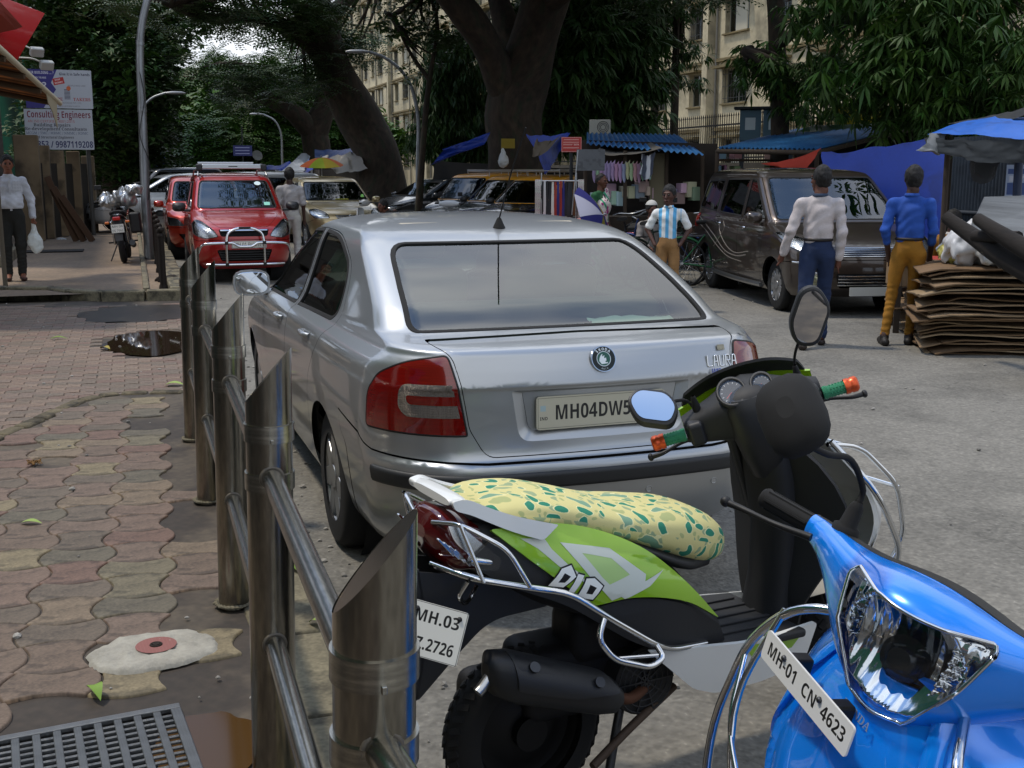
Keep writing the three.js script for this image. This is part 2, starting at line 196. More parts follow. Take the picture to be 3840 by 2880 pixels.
{ // interlocking dumbbell pavers: edges bulge one way and the other in turn
 const R = rng(11), cw = .235, cd = .205, amp = .033, gap = .0035, variants = [[],[]];
 for (const par of [0,1]) for (let k = 0; k < 3; k++) {
 const o = [], N = 6, bow = (t) => Math.sin(Math.PI * t) ** 1.0, sg = par ? 1 : -1;
 const skew = .012 * (k - 1);
 const e = (f) => { for (let i = 0; i < N; i++) o.push(f(i / N)); };
 const w = cw / 2 - gap, d = cd / 2 - gap;
 e((t) => [lerp(-w, w, t), -d - sg * amp * bow(t)]); e((t) => [w - sg * amp * bow(t), lerp(-d, d, t)]); e((t) => [lerp(w, -w, t), d + sg * amp * bow(t)]); e((t) => [-w + sg * amp * bow(t), lerp(d, -d, t)]);
 variants[par].push(slab(o.map((p) => [p[0] + skew * p[1], p[1]]), .03,.005,0));
 }
 const cells = [];
 for (let j = 0; j < 38; j++) for (let i = 0; i < 22; i++) cells.push([i, j]);
 const stump = onGround(575,2445, PAVE), grate = onGround(270,2860, PAVE), gone = (x, z) => Math.hypot((x - stump.x) / .17, (z - stump.z) / .12) < 1 || (Math.abs(x - grate.x) < .43 && Math.abs(z - grate.z) < .33) || fbm(x * 1.3 + 40, z * 1.3 + 8,0,4) > .7 || (x > .1 && fbm(x * 3 + 3, z * 3,0,3) > .38) || (z > -3.0 && fbm(x * 2.2 + 4, z * 2.2 + 9,0,3) > .4);
 const big = [], rest = [];
 for (const [i, j] of cells) {
 const x0 = .16 - i * cw, z0 = -1.85 - j * cd, t = .06, x = x0 * Math.cos(t) - (z0 + 4) * Math.sin(t) * .4, z = z0 + x0 * .1;
 const edge = edgeZ(x) + .14;
 if (x > .2 || z < edge || x < -4.4 || (gone(x, z))) continue;
 if (x < -1.0 - .42 * (-z - 2)) continue;     // outside what the place shows
 (big.length < 300 ? big : rest).push([i, j, x, z]);
 }
 for (const [i, j, x, z] of big) {
 const o = add('paver', variants[(i + j) & 1][Math.floor(R() * 3)], paverMats[Math.floor(R() * 10)], pave);
 o.position.set(x, PAVE + .003 * (R() - .5), z); o.rotation.set(.012 * (R() - .5), -.1 + .02 * (R() - .5), .012 * (R() - .5));
 }
 // brick crossing: small zigzag blocks
 const bw = .21, bd = .115, bricks = [], zz = [];
 for (let k = 0; k < 2; k++) { const w = bw / 2 - .003, d = bd / 2 - .003, q = .012; zz.push(slab([[-w, -d],[-w / 3,-d + q],[w / 3,-d - q],[w, -d],[w - .006,0],[w, d],[w / 3, d - q],[-w / 3, d + q],[-w, d],[-w - .006,0]],.02,.004,0)); }
 const brickMats = ['#84746a', '#8a776a', '#7c6e62', '#8e7d70', '#826c62', '#7b6f64'].map((c) => std(c, .74,0, { map: rep(paverSkin, 2.7), bumpMap: paverBump, bumpScale: .003 }));
 const pc = onGround(575,1285, CROSS), mc = onGround(520,1175, CROSS); const inPuddle = (x, z) => ((x - pc.x) / .5) ** 2 + ((z - pc.z) / .95) ** 2 < .7 + .5 * fbm(x * 3, z * 3) || ((x - mc.x) / .75) ** 2 + ((z - mc.z) / .95) ** 2 < .5 + .7 * fbm(x * 2, z * 2);
 for (let j = 0; j < 88; j++) for (let i = 0; i < 26; i++) { const x = .5 - i * bw + (j & 1 ? bw / 2 : 0) , z = -5.2 - j * bd; const edge = edgeZ(x) - .12; if (z > edge || z < -14.9 || x < .6 - (-z) * .3 - .2 || inPuddle(x, z)) continue; if (z < -13.6 && x > -1.0 - (-13.6 - z) * .1 && z < -14.6) continue; bricks.push([x, z]); }
 bricks.slice(0,300).forEach(([x, z]) => { const o = add('brick', zz[0], brickMats[Math.floor(R() * 6)], crossing); o.position.set(x, CROSS + .004 * (R() - .5), z); o.rotation.set(.014 * (R() - .5), .02 * (R() - .5), .014 * (R() - .5)); });
 const by = brickMats.map(() => []);
 bricks.slice(300).forEach(([x, z]) => by[Math.floor(R() * 6)].push(xf(zz[0].clone(), x, CROSS + .004 * (R() - .5), z, .01 * (R() - .5), .02 * (R() - .5), .01 * (R() - .5))));
 by.forEach((g, k) => { if (g.length) { const o = add('brick_field', g, brickMats[k], crossing); o.userData.kind = 'stuff'; } });
}
function strip(path, w, h, bevel, y0, jit = 0, seed = 1) { // kerb run along a path (x,z), as separate stones
 const out = [], R = rng(seed);
 for (let i = 0; i < path.length - 1; i++) { const [x0, z0] = path[i],[x1, z1] = path[i + 1], L = Math.hypot(x1 - x0, z1 - z0); const g = xf(bx(w, h, L - .012,0,0,0, bevel), (x0 + x1) / 2 + jit * (R() - .5), y0 + h / 2 - .001 + jit * .4 * (R() - .5), (z0 + z1) / 2, jit * (R() - .5) * .4, Math.atan2(x1 - x0, z1 - z0), jit * (R() - .5)); out.push(metreUV(g)); }
 return out;
}
const stoneTex = dataTex(256,256, (u, v) => { const a = tfbm(u, v, 4,5,51), b = tfbm(u, v, 64,2,52), c = sstep(.5,.7, tfbm(u, v, 6,4,53)); const g = .95 + .5 * (a - .5) + .3 * (b - .5) - .3 * c; return [150 * g, 143 * g, 124 * g]; });
const M_stone = std(0xc9c6ba, .85,0, { map: rep(stoneTex, 1.6), bumpMap: rep(grainTex, 2.5), bumpScale: .008 });
{
 const k = thing('kerb', 'worn concrete kerb stones under the steel railing', 'kerb');
 const path = []; for (let z = -1.2; z > -7.6; z -= .62) path.push([KERB + .02 * Math.sin(z * 3), z]);
 strip(path, .26,.2,.02,-.1,.02,3).forEach((g) => add('kerb_stone', g, M_stone, k));
 const k2 = thing('kerb', 'low concrete edging between wavy pavers and brick crossing', 'kerb');
 const p2 = EDGE.slice(0,11);
 strip(p2,.11,.12,.025,-.012,.015,8).forEach((g) => add('kerb_stone', g, std(0xaaa394,.9,0, { map: rep(stoneTex, 1.6), bumpMap: rep(grainTex, 2.5), bumpScale: .01 }), k2));
 const k3 = thing('kerb', 'raised stone kerb where the far pavement starts', 'kerb');
 const p3 = [[.6,-15.1],[.1,-15.12],[-.42,-15.22],[-.8,-15.55],[-1.05,-16.0],[-1.6,-16.2],[-2.3,-16.25],[-3.2,-15.9],[-4,-15.2]];
 strip(p3,.17,.22,.025,-.06,.015,5).forEach((g) => add('kerb_stone', g, M_stone, k3));
 const k4 = thing('kerb', 'long stone kerb beside the chained posts', 'kerb');
 const p4 = []; for (let z = -15.2; z > -60; z -= 1.1) p4.push([.52, z]);
 strip(p4,.24,.24,.02,-.06,.01,6).forEach((g) => add('kerb_stone', g, M_stone, k4));
 const k5 = thing('kerb', 'low stone edging behind the chained posts', 'kerb');
 const p5 = []; for (let z = -15.4; z > -34; z -= 1.3) p5.push([.12, z]);
 strip(p5,.08,.1,.01, FAR - .06,.01,7).forEach((g) => add('kerb_stone', g, M_stone, k5));
}
// water standing on the crossing and mud at the drain
function blob(cx, cz, rx, rz, y, seed, n = 60, rough = .25) { const s = []; for (let i = 0; i < n; i++) { const a = i / n * 2 * Math.PI, k = 1 + rough * (fbm(Math.cos(a) * 1.6 + seed, Math.sin(a) * 1.6, seed, 4) - .5) * 2; s.push([cx + Math.cos(a) * rx * k, cz + Math.sin(a) * rz * k]); } return patch((u, v) => [u, y, v], s, [],.3,0, true); }
const waterMat = phys(0x1a140e, { roughness: .03, specularIntensity: 1, ior: 1.33 });
tag(add('puddle', blob(onGround(575,1285, CROSS).x, onGround(575,1285, CROSS).z, .42,.82, CROSS + .001,4), phys(0x2a2018, { roughness: .02, ior: 1.33, specularIntensity: 1 })), null, null, null, 'structure');
tag(add('mud_puddle', blob(onGround(790,2790, PAVE).x, onGround(790,2790, PAVE).z, .15,.22, PAVE - .002,9), phys(0x4a3418, { roughness: .12, ior: 1.33 })), null, null, null, 'structure');
tag(add('mud_patch', blob(onGround(520,1175, CROSS).x, onGround(520,1175, CROSS).z, .6,.8, CROSS + .002,6,70,.4), M_wetmud), null, null, null, 'structure');
{ // concrete lump left from a cut-off post
 const t = thing('post_stump', 'pale rough concrete lump with red ring set in wavy pavers', 'concrete base', onGround(575,2445, PAVE), .12);
 const N = 72, Rr = 26, S = (u, v) => { const a = u * 2 * Math.PI, k = 1 + .16 * (fbm(Math.cos(a) * 2 + 5, Math.sin(a) * 2,0,4) - .5) * 2, r = v; const h = .024 * Math.sqrt(Math.max(0,1 - r ** 5)) + .016 * (fbm(Math.cos(a) * r * 7, Math.sin(a) * r * 7,0,5) - .5) * (r > .3 ? 1 : .2) - .012 * (r < .14 ? 1 - r / .14 : 0); return [Math.cos(a) * r * k * .205, h - .004, Math.sin(a) * r * k * .155]; };
 const pos = [], idx = [], uv = []; for (let j = 0; j <= Rr; j++) for (let i = 0; i <= N; i++) { const p = S(i / N, j / Rr); pos.push(...p); uv.push(p[0], p[2]); }
 for (let j = 0; j < Rr; j++) for (let i = 0; i < N; i++) { const a = j * (N + 1) + i, b = a + N + 1; idx.push(a, a + 1, b, b, a + 1, b + 1); }
 add('concrete', bufgeo(pos, null, uv, idx), std(0xa8a498,.9,0, { map: rep(blotchTex, 6), bumpMap: rep(grainTex, 6), bumpScale: .02 }), t);
 add('painted_ring', new THREE.RingGeometry(.02,.065,30,2).rotateX(-Math.PI / 2).translate(.01,.0235,.0), std(0x94605a, .85,0, { map: rep(blotchTex, 12) }), t);
 add('bolt', [cyl(.012,.012,.012,.01,.022,0,10), new THREE.TorusGeometry(.017,.004,6,16).rotateX(Math.PI / 2).translate(.01,.024,0)], std(0x2a221c, .8,.4), t);
}
{ // drain grating
 const t = thing('drain_cover', 'flat metal drain grating with square holes beside the puddle', 'drain cover', onGround(270,2860, PAVE + .002), .11);
 const W = .62, D = .42, m = std(0x77797a, .42,.75, { map: rep(blotchTex, 3), bumpMap: rep(grainTex, 6), bumpScale: .002 });
 add('frame', [bx(W, .014,.03,0,0,-D / 2,.003), bx(W, .014,.03,0,0, D / 2,.003), bx(.03,.014, D - .03,-W / 2 + .015,.0,0,.003), bx(.03,.014, D - .03, W / 2 - .015,0,0,.003)], m, t);
 for (let i = 1; i < 11; i++) add('bar', bx(.022,.011, D - .03,-W / 2 + .015 + i * (W - .03) / 11,-.0005,0,.003), m, t);
 for (let i = 1; i < 12; i++) add('bar', bx(W - .06,.01,.012,0,-.003,-D / 2 + .015 + i * (D - .03) / 12,.002), m, t);
 add('pit_floor', bx(W - .04,.004, D - .04,0,-.0115,0), std(0x5b574d, .6,0, { map: rep(mudTex, 3) }), t);
}
function leaf(L, w, curl, fold = .2) { const S = (u, v) => { const t = u, k = Math.sin(Math.PI * Math.pow(t, .8)) * w, x = v * k; return [x, Math.abs(v) * k * fold + curl * Math.sin(t * Math.PI), (t - .5) * L]; }; const g = []; const pos = [], idx = [], N = 8; for (let i = 0; i <= N; i++) for (const v of [-1,0,1]) pos.push(...S(i / N, v)); for (let i = 0; i < N; i++) for (let j = 0; j < 2; j++) { const a = i * 3 + j; idx.push(a, a + 1, a + 3, a + 3, a + 1, a + 4); } return bufgeo(pos, null, pos.filter((_, i) => i % 3 !== 1), idx); }
const leafMats = [std(0x6f8f2c, .6), std(0x8aa04a, .6), std(0x7c7a3a, .7), std(0x9a8a3c, .7)];
[[360,2610, PAVE, .1,.022,.03,.3,0, 'curled green leaf lying between stump and drain grating'],[118,1965, PAVE, .1,.02,.012,1.2,1, 'pale green leaf lying flat on wavy pavers'],[1190,2345,.1,.07,.02,.02,.8,1, 'small yellow green leaf in the gutter by the kerb'],[655,1447, CROSS, .16,.04,.02,1.3,1, 'pale leaf on brick crossing beside the railing'],[220,1273, CROSS, .17,.035,.02,1.5,0, 'thin green leaf alone on the pale bricks'],[1110,2140,.1,.08,.025,.02,.2,0, 'green leaf fallen behind the railing posts'],[395,1310, CROSS, .11,.04,.02,.9,3, 'yellow leaf at the left rim of the puddle']].forEach(([px, py, h, L, w, c, a, k, lab]) => { const p = onGround(px, py, h), o = add('fallen_leaf', leaf(L, w, c), leafMats[k]); o.position.copy(p).add(V(0,.004,0)); o.rotation.y = a; tag(o, lab, 'leaf', 'leaves fallen on the pavement'); });
{ const R = rng(5), g = []; const p = onGround(130,1735, PAVE); for (let i = 0; i < 12; i++) { const a = R() * 3; g.push(tube([[.05 * (R() - .5), .004,.04 * (R() - .5)],[Math.cos(a) * .04,.012 + .01 * R(), Math.sin(a) * .03],[Math.cos(a) * .09 * R(), .004, Math.sin(a) * .06]],.0028,5,8)); } const o = add('dry_grass_tuft', g, std(0x7a5a30,.9)); o.position.copy(p); tag(o, 'small heap of dry brown straw on wavy pavers', 'straw'); }

{ // grit and small stones gathered along the kerb and over the road
 const R = rng(77), im = new THREE.InstancedMesh(new THREE.IcosahedronGeometry(1,0), std(0xffffff, .95), 900), m = new THREE.Matrix4(), c = new THREE.Color(); im.name = 'grit'; shade(im); for (let i = 0; i < 900; i++) { const kerb = R() < .45, road = R() < .6, x = kerb ? .58 + Math.abs(R() + R() - 1) * .5 : road ? .6 + R() * 10 : -2.5 + R() * 2.9, z = kerb ? -1.3 - R() * 14 : -1.5 - R() * 14, s = .003 + .009 * R() ** 3; m.makeScale(s * (1 + R()), s, s * (1 + R())).setPosition(x, (x > .55 ? .004 : z < edgeZ(x) ? CROSS : PAVE) + s * .3, z); im.setMatrixAt(i, m); const g = .12 + .25 * R(); c.setRGB(g, g * .95, g * .85); im.setColorAt(i, c); } im.userData.kind = 'stuff'; scene.add(im);
}
// ---------------------------------------------------------------- stainless railing of mitred posts
{
 const steelTex = dataTex(256,512, (u, v) => { const a = tfbm(u, v, 64,2,61), b = tfbm(u * .999, v, 4,5,62); const g = 255 * clamp(.82 + .16 * (a - .5) + .34 * (b - .5)); return [g, g * .985, g * .95]; });
 const M_post = std(0xb2afa8,.27,1, { map: rep(steelTex, 3,.6), roughnessMap: rep(blotchTex, 2,1), bumpMap: rep(grainTex, 3,1.5), bumpScale: .0008 }), M_ring = std(0xc4c4c0,.24,1, { map: rep(steelTex, 2,2) });
 const t = thing('steel_railing', 'stainless steel railing of slant-cut posts along the kerb', 'railing');
 const R = .0555, posts = [[.268,-6.73,1.12],[.268,-5.4,1.14],[.27,-4.02,1.13],[.262,-2.72,1.13],[.25,-1.4,1.11]];
 const H = [];
 posts.forEach(([x, z, h], i) => {
 const N = 40, pos = [], nor = [], uv = [], idx = [], lean = .022;
 const cutA = .22, dx = Math.cos(cutA), dz = Math.sin(cutA);   // direction in which the mitre rises
 const top = (a) => h - .135 * (1 - (Math.cos(a) * dx + Math.sin(a) * dz)) / 2 * 1.0;
 const rows = 14; for (let j = 0; j <= rows; j++) for (let k = 0; k <= N; k++) { const a = k / N * 2 * Math.PI, y = lerp(-.03, top(a), j / rows); pos.push(Math.cos(a) * R, y, Math.sin(a) * R); nor.push(Math.cos(a), 0, Math.sin(a)); uv.push(k / N * .36, y); }
 for (let j = 0; j < rows; j++) for (let k = 0; k < N; k++) { const a = j * (N + 1) + k, b = a + N + 1; idx.push(a, b, a + 1, b, b + 1, a + 1); }
 const tube_ = bufgeo(pos, nor, uv, idx);
 const cp = [], ci = [], c0 = [0,0,0]; for (let k = 0; k < N; k++) { const a = k / N * 2 * Math.PI; cp.push(Math.cos(a) * R * .985, top(a) - .001, Math.sin(a) * R * .985); c0[1] += (top(a) - .001) / N; } cp.push(...c0); for (let k = 0; k < N; k++) ci.push(k, N, (k + 1) % N);
 const cap = bufgeo(cp, null, null, ci);
 const p = add('post', [tube_, cap], M_post, t); p.position.set(x, PAVE, z); p.rotation.z = -lean; p.rotation.x = .004 * (i - 2);
 for (const y of [h - .205, h - .325]) add('collar', [...[[[R - .001,-.021],[R + .0045,-.021]],[[R + .0045,-.021],[R + .0045,.021]],[[R + .0045,.021],[R - .001,.021]]].map((q) => lathe(q, 40).translate(0, y, 0)), xf(bx(.008,.012,.006,0,0,0,.002), 0, y - .015, R + .006)], M_ring, p);
 const w = []; const rr = rng(i + 70); for (let k = 0; k < 26; k++) { const a = k / 26 * 2 * Math.PI; w.push(new THREE.IcosahedronGeometry(.009 + .008 * rr(), 0).scale(1.3,.5,1).translate(Math.cos(a) * (R + .006), .004, Math.sin(a) * (R + .006))); }
 add('mortar_rim', w, M_stone, p);
 H.push((y) => V(x + Math.sin(lean) * y, PAVE + y, z));
 });
 for (let i = 0; i < 4; i++) for (const y of [.82,.4]) { const a = H[i](y), b = H[i + 1](y), d = b.clone().sub(a).normalize(); add('rail', tube([a.clone().addScaledVector(d, R * .9), b.clone().addScaledVector(d, -R * .9)],.0245,18,2), std(0xbcbcba, .25,1, { map: rep(steelTex, 3,.7) }), t); for (const e of [a.clone().addScaledVector(d, R), b.clone().addScaledVector(d, -R)]) add('weld', new THREE.TorusGeometry(.0255,.005,6,20).lookAt(d).translate(e.x, e.y, e.z), std(0x6b655c, .6,.8), t); }
 { const a = H[4](.8), e = a.clone().add(V(.02,0,.28)); const pts = [a.clone().add(V(0,0, R * .9)), e]; add('rail', [new THREE.TubeGeometry(new PolyCurve(pts), 2,.0245,20), new THREE.TubeGeometry(new PolyCurve(pts), 2,.0215,20)], M_ring, t); add('weld', new THREE.TorusGeometry(.0255,.005,6,20).translate(a.x, a.y, a.z + R), std(0x6b655c, .6,.8), t); }
}
// ---------------------------------------------------------------- car bodies
// A body is a stack of plan outlines: at every height the distance of its rear and front end, its half width and its corner radii.
// Local axes: rear end at z = 0, front towards -z.  s runs round the outline: 0 rear middle, 1-2 rear corner, 2-3 side, 3-4 front corner, 5 front middle; negative s is the left side.
function carShell(levels, opt = {}) {
 const n = levels.length - 1, F = ['h', 'zr', 'zf', 'w', 'rr', 'rf'];
 const col = levels.map((l) => l), slope = F.map((_, k) => levels.map((l, i) => { // monotone cubic tangents
 const d0 = i > 0 ? l[k] - levels[i - 1][k] : null, d1 = i < n ? levels[i + 1][k] - l[k] : null; if (d0 === null) return d1; if (d1 === null) return d0; return d0 * d1 <= 0 ? 0 : 2 * d0 * d1 / (d0 + d1); }));
 const val = (k, t) => { t = clamp(t, 0, n - 1e-6); const i = Math.floor(t), f = t - i, a = levels[i][k], b = levels[i + 1][k], p = slope[k][i], q = slope[k][i + 1]; return a * (1 + 2 * f) * (1 - f) ** 2 + p * f * (1 - f) ** 2 + b * f * f * (3 - 2 * f) + q * f * f * (f - 1); };
 const bow0 = opt.bowR ?? .07, bow1 = opt.bowF ?? .12, belt = opt.belt ?? 1.0, bk = (t) => lerp(1, opt.bowTop ?? .4, sstep(belt - .08, belt + .08, val(0, t))), tap = opt.taper ?? .05, tapF = opt.taperF ?? .06;
 const Lg = levels.reduce((m, l) => Math.max(m, l[2]), 0);
 const wide = (z) => 1 - tap * clamp((1.4 - z) / 1.4) ** 2 - tapF * clamp((z - Lg + 1.3) / 1.3) ** 2;
 function S(s, t) {
 const sg = s < 0 ? -1 : 1; let a = Math.min(5, Math.abs(s)); const h = val(0, t), zr = val(1, t), zf = val(2, t), w = val(3, t), rr = Math.min(val(4, t), w * .95, (zf - zr) * .45), rf = Math.min(val(5, t), w * .95, (zf - zr) * .45);
 let x, z; const k_ = bk(t), bR = bow0 * k_, bF = bow1 * k_;
 if (a <= 1) { x = a * (w - rr); z = zr + bR * (x / w) ** 2; }
 else if (a <= 2) { const g = (a - 1) * Math.PI / 2; x = w - rr + rr * Math.sin(g); z = zr + bR * (x / w) ** 2 + rr * (1 - Math.cos(g)); }
 else if (a <= 3) { x = w; z = lerp(zr + rr + bR, zf - rf - bF, a - 2); }
 else if (a <= 4) { const g = (4 - a) * Math.PI / 2; x = w - rf + rf * Math.sin(g); z = zf - bF * (x / w) ** 2 - rf * (1 - Math.cos(g)); }
 else { x = (5 - a) * (w - rf); z = zf - bF * (x / w) ** 2; }
 return [sg * x * wide(z), h, -z];
 }
 const tOf = (h) => { let a = 0, b = n; for (let i = 0; i < 40; i++) { const m = (a + b) / 2; val(0, m) < h ? a = m : b = m; } return (a + b) / 2; };
 const side = (z, h) => { const t = tOf(h), bowR = bow0 * bk(t), bowF = bow1 * bk(t), zr = val(1, t), zf = val(2, t), w = val(3, t), rr = Math.min(val(4, t), (zf - zr) * .45), rf = Math.min(val(5, t), (zf - zr) * .45), z0 = zr + rr + bowR, z1 = zf - rf - bowF; let s; if (z < z0) { const k = clamp((z - zr - bowR) / rr, 0,1); s = 1 + Math.acos(clamp(1 - k, -1,1)) / (Math.PI / 2); } else if (z > z1) { const k = clamp((zf - bowF - z) / rf); s = 4 - Math.acos(clamp(1 - k, -1,1)) / (Math.PI / 2); } else s = 2 + (z - z0) / (z1 - z0); return [s, t]; };
 const rear = (q, h) => { const t = tOf(h), w = val(3, t), rr = val(4, t), sg = Math.sign(q) || 1, a = Math.abs(q), lr = w - rr; if (a < lr) return [q / lr, t]; const lc = rr * Math.PI / 2; return [sg * Math.min(2,1 + (a - lr) / lc), t]; };
 const front = (q, h) => { const t = tOf(h), w = val(3, t), rf = val(5, t), sg = Math.sign(q) || 1, a = Math.abs(q), lr = w - rf; if (a < lr) return [sg * (5 - a / lr), t]; const lc = rf * Math.PI / 2; return [sg * Math.max(3,4 - (a - lr) / lc), t]; };
 const dense = (pts, conv, step = .03, closed = true) => { const o = []; const m = closed ? pts.length : pts.length - 1; for (let i = 0; i < m; i++) { const a = pts[i], b = pts[(i + 1) % pts.length], k = Math.max(1, Math.ceil(Math.hypot(b[0] - a[0], b[1] - a[1]) / step)); for (let j = 0; j < k; j++) o.push(conv(lerp(a[0], b[0], j / k), lerp(a[1], b[1], j / k))); } if (!closed) o.push(conv(...pts[pts.length - 1])); return o; };
 // front panels that cross the middle are made per half
 return { S, val, tOf, side, rear, front, dense, n };
}
const rounded = (pts, r = .05, k = 5) => { const o = [], n = pts.length; for (let i = 0; i < n; i++) { const p = pts[i], a = pts[(i + n - 1) % n], b = pts[(i + 1) % n], R = p[2] ?? r; const la = Math.hypot(a[0] - p[0], a[1] - p[1]), lb = Math.hypot(b[0] - p[0], b[1] - p[1]), d = Math.min(R, la * .48, lb * .48); if (d < 1e-4) { o.push([p[0], p[1]]); continue; } const A = [p[0] + (a[0] - p[0]) * d / la, p[1] + (a[1] - p[1]) * d / la], B = [p[0] + (b[0] - p[0]) * d / lb, p[1] + (b[1] - p[1]) * d / lb]; for (let j = 0; j <= k; j++) { const t = j / k; o.push([A[0] * (1 - t) ** 2 + 2 * p[0] * t * (1 - t) + B[0] * t * t, A[1] * (1 - t) ** 2 + 2 * p[1] * t * (1 - t) + B[1] * t * t]); } } return o; };
// outline shrunk towards the inside by d (for gaps between panels)
function inset(pts, d) { const n = pts.length, ar = THREE.ShapeUtils.area(pts.map((p) => new THREE.Vector2(p[0], p[1]))), sg = ar > 0 ? 1 : -1; return pts.map((p, i) => { const a = pts[(i + n - 1) % n], b = pts[(i + 1) % n]; let e1 = [p[0] - a[0], p[1] - a[1]], e2 = [b[0] - p[0], b[1] - p[1]]; const l1 = Math.hypot(...e1) || 1, l2 = Math.hypot(...e2) || 1; const nx = -(e1[1] / l1 + e2[1] / l2) / 2 * sg, ny = (e1[0] / l1 + e2[0] / l2) / 2 * sg, q = Math.max(.35, Math.hypot(nx, ny)); return [p[0] + nx * d / q / q, p[1] + ny * d / q / q]; }); }
function band(S, line, w, lift, depth = .004) { // raised strip along a line of [u,v] on S, w in metres
 const pos = [], idx = []; const P = line.map(([u, v]) => V(...S(u, v)));
 const N = line.map(([u, v]) => { const e = 1e-3, a = V(...S(u + e, v)).sub(V(...S(u - e, v))), b = V(...S(u, v + e)).sub(V(...S(u, v - e))); return a.cross(b).normalize(); });
 P.forEach((p, i) => { const T = (P[i + 1] || p).clone().sub(P[i - 1] || p).normalize(), B = N[i].clone().cross(T).normalize(); for (const [k, l] of [[-w / 2,-depth],[-w / 2, lift * .7],[-w / 2 + Math.min(lift, w / 4), lift],[w / 2 - Math.min(lift, w / 4), lift],[w / 2, lift * .7],[w / 2,-depth]]) { const q = p.clone().addScaledVector(B, k).addScaledVector(N[i], l); pos.push(q.x, q.y, q.z); } });
 for (let i = 0; i < P.length - 1; i++) for (let j = 0; j < 5; j++) { const a = i * 6 + j, b = a + 6; idx.push(a, b, a + 1, b, b + 1, a + 1); }
 const g = bufgeo(pos, null, null, idx); return clean(g);
}
function wheelParts(r, w, style, parent, x, z, out) { // out: +1 outer face towards +x
 const tyre = add('wheel', lathe([[r * .62,-w / 2],[r * .9,-w / 2],[r * .97,-w / 2 + .02],[r, -w / 2 + .045],[r, w / 2 - .045],[r * .97, w / 2 - .02],[r * .9, w / 2],[r * .62, w / 2]],40).rotateZ(-Math.PI / 2 * out), M.tyre, parent);
 tyre.position.set(x, r, z);
 const g = [lathe([[r * .64, w / 2 - .004],[r * .66, w / 2 - .03],[r * .6, w / 2 - .05],[r * .57,-w / 3]],36), new THREE.CylinderGeometry(r * .6, r * .6,.01,30).translate(0,-w / 4,0)];
 const rim = [lathe([[r * .6, w / 2 - .035],[r * .655, w / 2 - .004],[r * .675, w / 2 - .008]],36)];
 const n = style.spokes, hub = r * .16;
 for (let i = 0; i < n; i++) { const a = i / n * 2 * Math.PI; const q = style.w ?? .07; const sh = [[hub * .6,-q * .6 * r / .3],[r * .62,-q * .45 * r / .3],[r * .62, q * .45 * r / .3],[hub * .6, q * .6 * r / .3]]; rim.push(extr(sh, .012,.004).rotateX(Math.PI / 2).translate(0, w / 2 - .012,0).rotateY(a)); }
 rim.push(cyl(hub * 1.25, hub, .02,0, w / 2 - .015,0,20));
 add('rim', rim.map((q) => clean(q).rotateZ(-Math.PI / 2 * out)), style.mat || M.alloy, tyre);
 add('brake_drum', g.map((q) => clean(q).rotateZ(-Math.PI / 2 * out)), M.black, tyre);
 return tyre;
}
function plateTex(lines, o = {}) { return canvasTex(o.w || 512, o.h || 128, (c, w, h) => { c.fillStyle = o.bg || '#d8d8cf'; c.fillRect(0,0, w, h); c.strokeStyle = '#1a1a1a'; c.lineWidth = w * .008; if (o.frame !== false) c.strokeRect(w * .012, w * .012, w * .976, h - w * .024); c.fillStyle = o.fg || '#111'; c.textAlign = 'center'; c.textBaseline = 'middle'; const n = lines.length; lines.forEach((t, i) => { const fs = h / n * (o.size || .72); c.font = `${o.style || 'bold'} ${fs}px sans-serif`; const k = Math.min(1.25, w * (o.fill || .86) / c.measureText(t).width); c.save(); c.translate(w / 2 + (o.dx || 0) * w, h * (i + .5) / n + (o.dy || 0) * h); c.scale(k, 1); c.fillText(t, 0,0); c.restore(); }); if (o.extra) o.extra(c, w, h); }); }
function textured(tex, rough = .5, more = {}) { return std(0xffffff, rough, 0, { map: tex, ...more }); }
function plateGeo(w, h, d = .006, r = .008) { const s = rounded([[-w / 2,-h / 2],[w / 2,-h / 2],[w / 2, h / 2],[-w / 2, h / 2]], r); const g = clean(extr(s, d, 0)); const p = g.attributes.position, u = g.attributes.uv; for (let i = 0; i < p.count; i++) u.setXY(i, p.getX(i) / w + .5, p.getY(i) / h + .5); return g; }
function seatGeo(w = .5, hgt = .62) { return [bx(w, .14,.5,0,.07,0,.05), xf(bx(w, hgt, .13,0, hgt / 2,0,.05), 0,.1,.26,.25), xf(bx(w * .5,.17,.09,0,0,0,.04), 0,.1 + hgt + .12,.26 + .19,.2)]; }
const M_seat = std(0xb0a896,.9), M_seatDark = std(0x3b3a38,.9);
